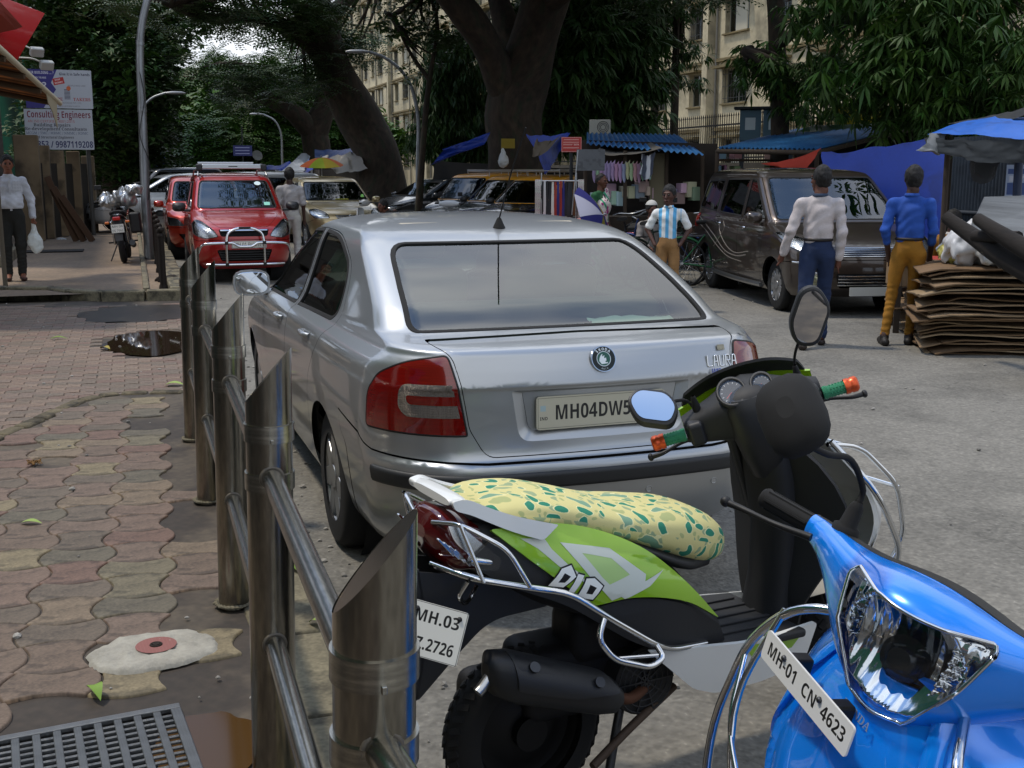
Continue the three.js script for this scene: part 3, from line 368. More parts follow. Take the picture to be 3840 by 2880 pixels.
function interior(t, floorY, zBack, zFront, halfW, o = {}) { // floor, seats, dashboard and steering wheel; zBack/zFront measured from the rear
 const L = zFront - zBack;
 add('cabin_floor', bx(halfW * 1.9,.04, L, 0, floorY, -(zBack + zFront) / 2), M.softBlack, t);
 const m = o.seat || M_seat, mr = o.rearSeat || m;
 for (const sx of [-1,1]) add('front_seat', seatGeo(.5).map((g) => xf(clean(g), sx * halfW * .48, floorY + .18,-(zFront - 1.3))), m, t);
 add('rear_seat', [bx(halfW * 1.65,.16,.5,0, floorY + .24,-(zBack + .62), .05), xf(bx(halfW * 1.65,.58,.14,0,.29,0,.05), 0, floorY + .24,-(zBack + .33), .28), ...(o.noRest ? [] : [-1,1]).map((s) => xf(bx(.26,.17,.1,0,0,0,.04), s * halfW * .45, floorY + .92,-(zBack + .12), .2))], mr, t);
 add('dashboard', [bx(halfW * 1.85,.28,.4,0, floorY + .5,-(zFront - .35), .08)], o.dash || M.plastic, t);
 const sw = add('steering_wheel', [new THREE.TorusGeometry(.18,.016,8,28), bx(.3,.03,.02), bx(.03,.15,.02,0,-.08), cyl(.06,.06,.03,0,0,0,14).rotateX(Math.PI / 2)].map(clean), M.black, t);
 sw.position.set((o.drive ?? 1) * halfW * .48, floorY + .6,-(zFront - .68)); sw.rotation.x = -.4;
}
const paintFlake = dataTex(256,256, (u, v, i, j) => { const g = 128 + 50 * (hash3(i, j, 3) - .5); return [g, g, g]; }, false);
const carPaint = (c, rough = .38, metal = .75) => phys(c, { roughness: rough, metalness: metal, clearcoat: 1, clearcoatRoughness: .06 });


// Builds a whole car from a spec. The end that faces the viewer is the origin end (z = 0); q is measured round that end from its middle.
function buildCar(t, c) {
 const B = carShell(c.levels, c.opt), S = B.S, sd = B.side, en = B.rear, G = c.gap ?? .0035, L = c.L ?? .06, n = B.n, st = c.step ?? .04;
 const neg = (a) => a.map((p) => [-p[0], p[1]]), D = (p, f) => B.dense(p, f, st);
 const mirrorPts = (pts) => pts.map(([s, t]) => [-s, t]);
 const arch = (zc, r, hc, lo, m = 18) => { const o = []; for (let i = 0; i <= m; i++) { const a = Math.PI * i / m; const h = Math.max(lo + .001, hc + Math.sin(a) * r); o.push([zc - Math.cos(a) * r, h]); } return [[zc - r, lo],...o, [zc + r, lo]]; };
 const lo = c.levels[0][0] + .002, hc = c.wheel.r * .98,[za, zb] = c.wheel.z, ar = c.wheel.arch ?? c.wheel.r + .035;
 const A = D(arch(za, ar, hc, lo), sd), Bc = D(arch(zb, ar, hc, lo), sd);
 for (const q of [A, Bc]) { const e = q.findLastIndex((p) => -S(...p)[2] > (q === A ? za : zb) + ar * .98); q.length = e + 1; }
 // right half of the lower edge from the end middle outwards: bumper top line, down the arch, along the sill, over the far arch, to the far end
 const bt = c.bumperTop; // [[q,h]...] from the middle to the corner, last point given as side [z,h] with flag
 const half = [...bt.end.map((p) => en(...p)), ...bt.side.map((p) => sd(...p))];
 const hEdge = bt.side[bt.side.length - 1];
 const A2 = A.filter((p, i) => { const q = V(...S(...p)); return -q.z > hEdge[0] + .01; });
 const right = [...half, ...A2,...Bc, sd(zb + ar + .2, lo), [4,.01],[4.98,.01]];
 const far = [];
 if (c.farGlass) { const f = c.farGlass.map(([q, h]) => { const [s, tt] = B.front(q, h); return [s, tt]; }); far.push(...f); }
 const rightUp = [...right, ...far, [4.98, n - .02]];
 const outer = [...mirrorPts(rightUp).reverse(), ...rightUp.slice(rightUp[0][0] === 0 ? 1 : 0)];
 // close along the top from far right to far left
 const holes = [];
 const solids = [];
 const hole = (pts) => holes.push(pts);
 const part = (name, uv, m, off = 0, hs = [], LL = L, parent = t) => add(name, patch(S, uv, hs, LL, off), m, parent);
 const mats = c.mats || {};
 const glassM = mats.glass || M.glassDark;
 const made = { B, S, sd, en, part, D, neg, mirrorPts };
 for (const lid of c.lids || []) { const uv = D(lid.pts, en); hole(uv); const lidHoles = (lid.holes || []).map((h) => D(h, en)); const g = part(lid.name, D(inset(lid.pts, G), en), c.paint, lid.off || 0, lidHoles, L); made[lid.name] = g; }
 for (const lamp of c.lamps || []) for (const sg of [-1,1]) { const p = D(lamp.pts, lamp.side ? sd : en).map(([s, q]) => [s * sg, q]); hole(p); const o = part(lamp.name, D(inset(lamp.pts, G), lamp.side ? sd : en).map(([s, q]) => [s * sg, q]), lamp.mat, lamp.off ?? .006,[], lamp.L ?? .03);
 if (lamp.back) part('lamp_bowl', p, lamp.back, lamp.backOff ?? -.03,[],.03, o);
 for (const sub of lamp.subs || []) part(sub.name, D(sub.pts, lamp.side ? sd : en).map(([s, q]) => [s * sg, q]), sub.mat, sub.off ?? .009,[],.03, o);
 add('lamp_seal', [band(S, [...p, p[0]],.008,.004)], M.black, o); }
 for (const gr of c.grilles || []) { hole(D(gr.pts, en)); part(gr.name, D(gr.pts, en), gr.mat || M.black, gr.off ?? -.03,[],.06); if (gr.rim) add('grille_rim', band(S, [...D(gr.pts, en), D(gr.pts, en)[0]], gr.rimW || .02,.008), gr.rim, t);
 for (const sl of gr.slats || []) add('grille_slat', band(S, B.dense(sl, en, st, false), gr.slatW || .02,.004,.02), gr.slatMat || M.chrome, t); }
 if (c.endGlass) { const uv = D(c.endGlass, en); hole(uv); const gl = part(c.origin === 'front' ? 'windscreen' : 'rear_window', uv, glassM, -.004,[], L); made.endGlass = gl; add('window_seal', band(S, [...uv, uv[0]], c.sealW || .022,.003,.008), M.rubber, gl); }
 if (c.farGlass) { const ring = [...far.map((p) => p)]; for (const sg of [-1,1]) part(c.origin === 'front' ? 'rear_window' : 'windscreen', [...ring, [4.999, ring[ring.length - 1][1]],[4.999, ring[0][1]]].map(([s, q]) => [s * sg, q]), glassM, -.004,[],.09); }
 for (const d of c.doors || []) for (const sg of [-1,1]) { const k = (pts) => D(pts, sd).map(([s, q]) => [s * sg, q]); hole(k(d.pts)); const wins = d.wins || []; const o = part(d.name || 'door', k(inset(d.pts, G)), c.paint, 0, wins.map(k), L);
 for (const w of wins) { const gl = part('side_window', k(w), mats.sideGlass || glassM, -.006,[], L, o); add('window_seal', band(S, [...k(w), k(w)[0]],.02,.002,.012), M.rubber, gl); }
 if (d.handle) { const [z, h] = d.handle, p = S(...((a) => [a[0] * sg, a[1]])(sd(z, h))); const hm = d.handleMat || c.paint; const g = add('door_handle', [tube([[0,0,-.09],[.018 * sg, .004,-.06],[.024 * sg, .006,0],[.018 * sg, .004,.06],[0,0,.09]],.013,8,14)], hm, o); g.position.set(p[0], p[1], p[2]); } }
 for (const w of c.panes || []) for (const sg of [-1,1]) { const k = (pts) => D(pts, sd).map(([s, q]) => [s * sg, q]); hole(k(w)); const gl = part('side_window', k(w), mats.sideGlass || glassM, -.005,[], L); add('window_seal', band(S, [...k(w), k(w)[0]],.02,.002,.012), M.rubber, gl); }
 part('body', outer, c.paint, 0, holes, L);
 // bumper: what the body leaves free at the origin end
 const bOut = [...bt.end.map(([q, h]) => en(q, h - 2 * G)), ...bt.side.map(([z, h]) => sd(z, h - 2 * G))];
 const A3 = A.filter((p) => { const q = V(...S(...p)); return -q.z <= hEdge[0] + .004; }).reverse();
 const rightB = [...bOut, ...(A3.length ? [] : [sd(hEdge[0] - .004, lo + .004)]), ...A3,...(A3.length ? [[A3[A3.length - 1][0],.02]] : []), [1.2,.02],[.6,.02]];
 const bumper = [...rightB, [0,.02],...mirrorPts(rightB).reverse().filter((p) => Math.abs(p[0]) > 1e-6)];
 made.bumper = part('bumper', bumper, c.bumperMat || c.paint, 0, (c.bumperHoles || []).map((h) => D(h.pts, en)), L);
 for (const h of c.bumperHoles || []) part(h.name, D(h.pts, en), h.mat || M.black, h.off ?? -.03,[],.06, made.bumper);
 // dark inner skin behind the gaps, below the glass line
 const tb = B.tOf(c.belt); const inner = rightUp.filter((p) => p[1] < tb); const last = inner[inner.length - 1];
 add('inner_shell', patch(S, [...mirrorPts([...half, ...A2,...Bc, sd(zb + ar + .2, lo), [4,.01],[4.98,.01],[4.98, tb]]).reverse(), ...half, ...A2,...Bc, sd(zb + ar + .2, lo), [4,.01],[4.98,.01],[4.98, tb]],[],.12,-.03), M.softBlack, t);
 const zf = c.levels[0][2];
 add('underbody', bx(c.levels[1][3] * 1.55,.05, zf - .5,0, lo + .02,-zf / 2 - .1), M.softBlack, t);
 for (const [k, z] of [[0, za],[1, zb]]) for (const sg of [-1,1]) { const w = wheelParts(c.wheel.r, c.wheel.w ?? .19, c.wheel.style, t, sg * (c.wheel.x), -z, sg); add('wheel_well', new THREE.CylinderGeometry(ar + .02, ar + .02,.26,24,1, true, -Math.PI / 2 - Math.PI / 2, Math.PI * 2).rotateZ(Math.PI / 2).translate(sg * (c.wheel.x - .11), c.wheel.r, -z), M.softBlack, t); add('axle_plate', new THREE.CircleGeometry(ar, 20).rotateY(sg * Math.PI / 2).translate(sg * (c.wheel.x - .16), c.wheel.r, -z), M.softBlack, t); }
 return made;
}
function mirrorOn(t, x, y, z, sg, m, facing, s = 1) { // door mirror; facing +1: glass towards +z
 const o = add('door_mirror', [loft([ring(0,0,-.07 * facing, .035,.03,2.4,16), ring(0,.005,-.045 * facing, .085,.06,2.6,16), ring(0,.005,0,.105,.075,3,16), ring(0,.005,.035 * facing, .105,.075,3.2,16)]).scale(s, s, s), xf(bx(.1,.035,.05,0,0,0,.012), -sg * .11,-.05,0)], m, t); o.position.set(x, y, z);
 add('mirror_glass', loft([ring(0,.005,.036 * facing, .094,.064,3.2,16), ring(0,.005,.038 * facing, .092,.062,3.2,16)]), M.mirror, o); return o;
}

// ---------------------------------------------------------------- the silver sedan
{
 const t = thing('silver_sedan', 'silver sedan parked beside the steel railing, seen from behind', 'car', [1.63,0,-3.77],.018);
 const paint = phys(0xaaadaf, { roughness: .36, metalness: .75, clearcoat: .8, clearcoatRoughness: .05 });
 const winR = rounded([[1.17,1.0,.1],[2.06,.978,.01],[2.06,1.345,.01],[1.66,1.335,.22],[1.25,1.225,.16]],.02);
 const winF = rounded([[2.15,.976,.01],[3.05,.966,.03],[2.7,1.235,.1],[2.45,1.333,.08],[2.15,1.346,.01]],.02);
 const rearDoor = rounded([[1.5,.27,.02],[2.1,.25,.01],[2.105,1.358,.01],[1.64,1.352,.22],[1.2,1.235,.16],[1.1,1.02,.12],[1.17,.94,.05],[1.4,.7,.1]],.02);
 const frontDoor = rounded([[2.105,.25,.01],[3.1,.25,.05],[3.18,.6,.1],[3.14,.948,.02],[2.74,1.245,.1],[2.47,1.348,.08],[2.11,1.359,.01]],.02);
 const lidPts = rounded([[0,.613,0],[.5,.613,.04],[.565,.72,.02],[.618,.985,.03],[.672,1.022,.03],[0,1.0265,0],[-.672,1.022,.03],[-.618,.985,.03],[-.565,.72,.02],[-.5,.613,.04]],.02);
 const recess = rounded([[-.36,.665,.05],[.36,.665,.05],[.395,.857,.012],[-.395,.857,.012]],.03);
 const red = phys(0x7a0b05, { roughness: .12, clearcoat: 1, clearcoatRoughness: .02, map: rep(blotchTex, 3), transmission: 0 });
 const made = buildCar(t, {
 origin: 'rear', paint, L: .03, step: .025, belt: 1.0, wheel: { r: .315, w: .2, x: .74, z: [1.1,3.64], arch: .345, style: { spokes: 7, w: .075, mat: M.alloy } },
 levels: [[.2,.24,4.3,.775,.28,.3],[.28,.12,4.44,.83,.32,.32],[.4,.045,4.53,.862,.34,.34],[.5,.012,4.56,.876,.35,.36],[.56,.0,4.56,.882,.35,.36],[.585,.006,4.55,.884,.35,.36],
 [.605,.035,4.54,.886,.34,.36],[.64,.05,4.52,.888,.33,.37],[.72,.055,4.47,.89,.32,.38],[.8,.052,4.3,.886,.31,.4],[.858,.05,4.08,.88,.3,.4],[.872,.046,4.02,.876,.3,.4],[.92,.062,3.76,.866,.29,.36],[.945,.074,3.58,.852,.27,.32],[.968,.086,3.44,.826,.25,.28],
 [.985,.096,3.38,.806,.24,.26],[1.0,.115,3.34,.796,.22,.24],[1.012,.19,3.3,.788,.19,.24],[1.022,.3,3.27,.782,.17,.24],[1.033,.39,3.24,.776,.16,.24],[1.12,.56,3.1,.742,.15,.24],[1.22,.78,2.9,.706,.15,.22],[1.3,.98,2.72,.676,.15,.22],[1.345,1.1,2.62,.65,.16,.22],[1.38,1.25,2.52,.612,.18,.22],[1.405,1.44,2.42,.54,.2,.2],[1.422,1.62,2.3,.42,.15,.15],[1.432,1.8,2.15,.22,.08,.08],[1.435,1.93,2.0,.03,.01,.01]],
 opt: { bowR: .075, bowF: .2, taper: .095, taperF: .09, belt: .98 },
 bumperTop: { end: [[0,.599],[.5,.599],[.6,.604],[.97,.618]], side: [[.4,.632],[.74,.7]] },
 lids: [{ name: 'boot_lid', pts: lidPts, holes: [recess] }],
 lamps: [{ name: 'tail_light', mat: red, off: .004, pts: rounded([[.572,.698,.01],[.99,.704,.02],[.985,.84,.04],[.93,.905,.06],[.8,.962,.08],[.632,.988,.02]],.02), subs: [{ name: 'reflector', pts: rounded([[.6,.765,.004],[.8,.765,.03],[.83,.8,.02],[.825,.885,.04],[.63,.885,.004]],.01), mat: std(0x7d746c, .25,.6, { map: rep(blotchTex, 8), bumpMap: rep(grainTex, 30), bumpScale: .004 }), off: .0058 }, { name: 'lens_bar', pts: rounded([[.605,.812,.004],[.79,.812,.02],[.8,.845,.02],[.61,.845,.004]],.01), mat: red, off: .0072 }] }],
 endGlass: rounded([[-.672,1.036,.04],[.672,1.036,.04],[.625,1.18,0],[.565,1.333,.07],[-.565,1.333,.07],[-.625,1.18,0]],.02),
 farGlass: [[.5,1.03],[.38,1.335]],
 doors: [{ name: 'rear_door', pts: rearDoor, wins: [winR], handle: [1.5,.9] }, { name: 'front_door', pts: frontDoor, wins: [winF], handle: [2.33,.885] }],
 mats: { glass: phys(0xa8bfb4, { roughness: .015, transmission: 1, thickness: 0, ior: 2.0 }), sideGlass: phys(0x71857c, { roughness: .015, transmission: 1, thickness: 0, ior: 1.6 }) },
 });
 const { B, S, en, sd } = made;
 // plate recess: tray with real walls
 { const rim = B.dense(recess, en, .03), flo = B.dense(rounded([[-.315,.7,.03],[.315,.7,.03],[.345,.845,.01],[-.345,.845,.01]],.03), en, .03), floor = patch(S, flo, [],.06,-.024);
 const P = rim.map((p) => V(...S(...p))), pos = [], idx = [], nO = flo.map((p) => { const q = S(...p); return V(q[0] * .999, q[1], q[2] - .024); }); const N = P.length;
 P.forEach((p, i) => { const q = nO[Math.round(i / N * nO.length) % nO.length]; pos.push(p.x, p.y, p.z, q.x, q.y, q.z); }); for (let i = 0; i < N; i++) { const a = i * 2, b = ((i + 1) % N) * 2; idx.push(a, b, a + 1, b, b + 1, a + 1); }
 add('plate_recess', [floor, bufgeo(pos, null, null, idx)], paint, made.boot_lid); }
 const plate = add('number_plate', plateGeo(.52,.124,.008,.014), textured(plateTex(['MH04DW5237'], { w: 1024, h: 244, bg: '#b9b5a2', fg: '#141414', size: .62, fill: .8, dx: .035, frame: false, extra: (c, w, h) => { c.font = 'bold 34px sans-serif'; c.textAlign = 'left'; c.fillStyle = '#222'; c.fillText('IND', 24, h * .66); c.fillStyle = '#9fb4b8'; c.fillRect(30, h * .27,42,42); c.strokeStyle = '#55534a'; c.lineWidth = 3; c.strokeRect(12,12, w - 24, h - 24); } }), .45), t);
 plate.position.set(-.005,.765,-.072); plate.rotation.x = -.03;
 // boot emblem: ring, dark band with lettering, green bird disc
 const em = add('emblem', new THREE.CylinderGeometry(.049,.051,.01,40).rotateX(Math.PI / 2), M.chrome, t); em.position.set(0,.955,-.068); em.rotation.x = -.32;
 const disc = new THREE.CircleGeometry(.046,40).translate(0,0,.0056); add('emblem_face', disc, textured(canvasTex(256,256, (c) => { c.fillStyle = '#1d2420'; c.fillRect(0,0,256,256); c.fillStyle = '#c9d1d2'; c.beginPath(); c.arc(128,128,80,0,7); c.fill(); c.fillStyle = '#2f5a4c'; c.beginPath(); c.arc(128,128,72,0,7); c.fill(); c.fillStyle = '#dfe5e4'; c.beginPath(); c.moveTo(76,150); c.quadraticCurveTo(84,92,118,76); c.lineTo(112,104); c.lineTo(140,92); c.lineTo(132,122); c.lineTo(156,118); c.quadraticCurveTo(150,160,176,176); c.lineTo(100,184); c.closePath(); c.fill(); c.fillStyle = '#2f5a4c'; c.beginPath(); c.arc(152,158,9,0,7); c.fill(); c.fillStyle = '#e6ebea'; c.font = 'bold 40px sans-serif'; c.textAlign = 'center'; c.textBaseline = 'middle'; [...'ŠKODA'].forEach((k, i) => { c.save(); c.translate(128,128); c.rotate((i - 2) * .36); c.fillText(k, 0,-102); c.restore(); }); c.font = '24px serif'; [...'Auto'].forEach((k, i) => { c.save(); c.translate(128,128); c.rotate(-(i - 1.5) * .2); c.fillText(k, 0,104); c.restore(); }); }), .25, { metalness: .3 }), em);
 // lettering: raised chrome strokes and a blue transfer
 { const seg = { L: [[[0,1],[0,0],[.6,0]]], A: [[[0,0],[.2,1],[.5,1],[.62,0]],[[.12,.42],[.56,.42]]], U: [[[0,1],[.05,0],[.55,0],[.6,1]]], R: [[[0,0],[.05,1],[.6,1],[.62,.5],[.1,.5]],[[.3,.5],[.62,0]]] }; const g = []; let x = 0; for (const k of 'LAURA') { for (const l of seg[k]) g.push(bend(l.map(([a, b]) => V(x + a * .034, b * .042,0)), .0036,.004,6)); x += .0285; } const o = add('lettering', g, M.chrome, made.boot_lid); const lp = S(...en(.47,.92)); o.position.set(.445,.9, lp[2] + .007); o.rotation.set(-.26,.13,0);
 const tr = add('transfer_lettering', new THREE.PlaneGeometry(.135,.03), new THREE.MeshStandardMaterial({ map: canvasTex(512,114, (c, w, h) => { c.clearRect(0,0, w, h); c.fillStyle = '#2c3fa0'; c.font = 'bold 92px sans-serif'; c.textBaseline = 'middle'; c.textAlign = 'center'; c.scale(1,1); c.fillText('JMD AUTO', w / 2, h / 2, w); }), transparent: true, roughness: .5 }), made.boot_lid); const tp = S(...en(.52,.884)); tr.position.set(.515,.882, tp[2] + .004); tr.rotation.set(-.26,.13,0);
 const stk = add('sticker_scrap', new THREE.PlaneGeometry(.034,.022), std(0x9a9684,.8,0, { map: blotchTex }), made.boot_lid); const kp = S(...en(.52,.968)); stk.position.set(.515,.968, kp[2] + .003); stk.rotation.set(-.45,.13,.05); }
 // bumper strip, sensors, mirror, aerial, handles
 add('bumper_strip', band(S, B.dense([[-.985,.528],[-.5,.53],[0,.53],[.5,.53],[.985,.528]], en, .03, false), .062,.014), std(0x2c2e31,.55,0, { bumpMap: rep(grainTex, 9), bumpScale: .001, map: rep(blotchTex, 2) }), made.bumper);
 for (const q of [-.56,-.2,.2,.52]) { const p = S(...en(q, .45)); add('parking_sensor', [new THREE.TorusGeometry(.012,.0018,6,20), new THREE.CircleGeometry(.011,16)].map((g) => xf(clean(g), p[0], p[1], p[2] + .001,.12, q * .25)), paint, made.bumper); }
 mirrorOn(t, -.945,1.0,-2.98,-1, paint, 1,1); mirrorOn(t, .945,1.0,-2.98,1, paint, 1,1);
 const ae = add('aerial', [lathe([[.035,0],[.034,.008],[.012,.055],[.006,.062]],18), tube([[0,.05,0],[.01,.3,.17],[.02,.52,.36]],.0042,6,12)], M.rubber, t); ae.position.set(.0,1.378,-1.27); ae.scale.setScalar(.86);
 interior(t, .3,.6,3.2,.7, { seat: M_seat, drive: 1, noRest: true, rearSeat: std(0x4a4843,.9) });
 add('parcel_shelf', bx(1.25,.02,.5,0,.96,-.72), M_seatDark, t);
 const R = rng(3); const clothS = (u, v) => [.16 + u * .44,.975 + .045 * (fbm(u * 5, v * 4,0,3)) + .02,-.52 - v * .24]; add('white_cloth', patch(clothS, rounded([[0,0],[1,.05],[.95,1],[.1,.9]],.2), [],.03), std(0xd8d8d4,.9), t);
}
// ---------------------------------------------------------------- the other cars
function stdLevels({ L, w, H, hn = .72, hc = 1.0, zc = .95, zt = 1.7, rb = .06, rt = .35, lo = .22, side = 1 }) {
 const hood = (f) => lerp(hn, hc, f), wr = w * .8, gh = H - .11;
 return [[lo, .16, L - .14, w * .88,.25,.2],[lo + .12,.03, L - .03, w * .955,.28,.22],[.5,0, L, w * .985,.28,.22],[hn - .1,.015, L - .01, w * .998,.27,.22],[hn, .06, L - .014, w, .27,.22],
 [hood(.3), .06 + zc * .16, L - .018, w * .998,.26,.2],[hood(.6), .06 + zc * .42, L - .024, w * .988,.24,.2],[hood(.85), zc * .8, L - .03, w * .965,.2,.18],[hc, zc, L - .04, w * .94,.18,.18],
 [hc + .02, zc + .03, L - rb, w * .932,.16,.17],[lerp(hc, gh, .35), lerp(zc, zt, .36), L - lerp(rb, rt, .3), lerp(w * .932, wr, .3), .15,.16],[lerp(hc, gh, .7), lerp(zc, zt, .7), L - lerp(rb, rt, .62), lerp(w * .932, wr, .65), .15,.15],[gh, zt, L - rt, wr, .15,.15],
 [H - .06, zt + .12, L - rt - .07, wr * .95,.16,.16],[H - .026, zt + .34, L - rt - .24, wr * .8,.2,.2],[H - .008, zt + .62, L - rt - .5, wr * .5,.15,.15],[H, zt + .8, Math.max(zt + .84, L - rt - .75), wr * .08,.02,.02]];
}
function twoTone(o, h, m2) { const g = clean(o.geometry), p = g.attributes.position, lowT = [], hiT = []; for (let i = 0; i < p.count; i += 3) ((p.getY(i) + p.getY(i + 1) + p.getY(i + 2)) / 3 > h ? hiT : lowT).push(i); const out = new THREE.BufferGeometry(); for (const k of ['position', 'normal', 'uv']) { const a = g.attributes[k], arr = new Float32Array(a.array.length); let w = 0; for (const i of [...lowT, ...hiT]) for (let j = 0; j < 3 * a.itemSize; j++) arr[w++] = a.array[i * a.itemSize + j]; out.setAttribute(k, new THREE.BufferAttribute(arr, a.itemSize)); } out.addGroup(0, lowT.length * 3,0); out.addGroup(lowT.length * 3, hiT.length * 3,1); o.geometry = out; o.material = [o.material, m2]; }
function roadCar(t, p) { // a car whose front end is the origin end
 const lv = p.levels || stdLevels(p), { L, w, H, hc, zc, zt } = p, gh = H - .11, rb = p.rb ?? .06, rt = p.rt ?? .35, zB = p.zB, zR = p.zR, d = p.detail ?? 1, q = w;
 const opt = { bowR: p.bow ?? .12, bowF: .06, taper: .07, taperF: .05, belt: hc, bowTop: .5 }, Sh = carShell(lv, opt), zAt = (k, h) => -Sh.S(k, Sh.tOf(h))[2];
 const lo = (p.lo ?? .22) + .04, top = gh - .035, hw = hc + .035, dF = (h) => zAt(1.55, h), aF = (h) => zAt(1.95, h) + .02, aR = (h) => zAt(3.1, h) - .02, qMax = (h) => { const t = Sh.tOf(h), r = Math.min(Sh.val(4, t), Sh.val(3, t) * .95), l = Sh.val(3, t) - r; return l + .3 * r * Math.PI / 2; };
 const mid = lerp(hw, top, .5), wins = { f: rounded([[aF(hw), hw, .03],[aF(mid), mid, 0],[aF(top), top, .05],[zB - .04, top, .02],[zB - .04, hw, .02]],.02), r: rounded([[zB + .04, hw, .02],[zB + .04, top, .02],[zR - .08, top - .01,.05],[zR - .03, hw + .02,.06]],.02) };
 const za = p.wheel.z[0], zb = p.wheel.z[1], ar = p.wheel.r + .035;
 const made = buildCar(t, { origin: 'front', paint: p.paint, belt: hc - .03, levels: lv, L: p.Ltri ?? .07, step: .05, opt, wheel: p.wheel,
 bumperTop: { end: p.bt || [[0, p.hn - .13],[q * .62, p.hn - .13],[q * .98, p.hn - .11]], side: [[za - ar - .01, p.hn - .14],[za - ar + .05, p.hn - .16]] }, bumperMat: p.bumperMat, gap: .004,
 lamps: p.lamps, grilles: p.grilles, lids: [{ name: 'bonnet', pts: rounded([[-q * .52, p.hn + .03,.04],[q * .52, p.hn + .03,.04],[q * .8, lerp(p.hn, hc, .75), .1],[q * .72, hc - .012,.04],[-q * .72, hc - .012,.04],[-q * .8, lerp(p.hn, hc, .75), .1]],.03) }],
 endGlass: rounded([[-qMax(hc + .03), hc + .03,.04],[qMax(hc + .03), hc + .03,.04],[qMax(mid), mid, 0],[qMax(gh - .015), gh - .015,.06],[-qMax(gh - .015), gh - .015,.06],[-qMax(mid), mid, 0]],.03),
 farGlass: [[q * .5, hc + .06],[q * .42, gh - .05]],
 doors: [{ name: 'front_door', pts: rounded([[za + ar + .1, lo, .05],[za + ar + .04,.6,.05],[dF(hc) , hc - .02,.03],[dF(hw) , hw, 0],[dF(mid), mid, 0],[dF(top + .025), top + .025,.03],[zB - .003, top + .025,.01],[zB - .003, lo, .01]],.02), wins: [wins.f], handle: [zB - .2, hc - .1], handleMat: p.handleMat },
 { name: 'rear_door', pts: rounded([[zB + .003, lo, .01],[zB + .003, top + .025,.01],[zR - .04, top + .022,.06],[zR + .03, hc + .02,.06],[Math.min(zR, zb - ar * .2), .62 + .1,.1],[zb - ar - .06, lo + .1,.05],[zb - ar - .12, lo, .03]],.02), wins: [wins.r], handle: [zR - .2, hc - .09], handleMat: p.handleMat }],
 panes: p.pane ? [rounded([[zR + .1, hw + .03,.05],[zR + .05, top - .02,.04],[Math.max(zR + .2, aR(top) - .02), top - .04,.06],[Math.max(zR + .25, aR(hw) - .02), hw + .06,.06]],.03)] : [], bumperHoles: p.bumperHoles, mats: p.mats });
 if (p.inside !== false) interior(t, .34, rb + .25, L - zc - .2, w * .8, { drive: -1, seat: p.seat || M_seatDark, ...{} });
 return made;
}
// interior() measures from the rear; for cars that face the viewer it is turned round
function faceInterior(t, L, w, zc, floorY = .34, seat = M_seatDark) { const g = new THREE.Group(); g.name = 'cabin'; t.add(g); g.rotation.y = Math.PI; g.position.z = -L; interior(g, floorY, .35, L - zc - .1, w * .8, { drive: 1, seat }); }
const lampBack = std(0xb9bcbe, .22,.9, { bumpMap: rep(grainTex, 10), bumpScale: .004 });
const frontGlass = phys(0xaec2b8, { roughness: .015, transmission: 1, thickness: 0, ior: 2.0 }), tintGlass = phys(0x5c6a64, { roughness: .015, transmission: 1, thickness: 0, ior: 1.6 });
function carPlate(t, text, w, h, pos, o = {}) { const p = add('number_plate', plateGeo(w, h, .006,.008), textured(plateTex(Array.isArray(text) ? text : [text], { w: 512, h: Math.round(512 * h / w), size: .72,...o }), .5), t); p.position.set(...pos); return p; }

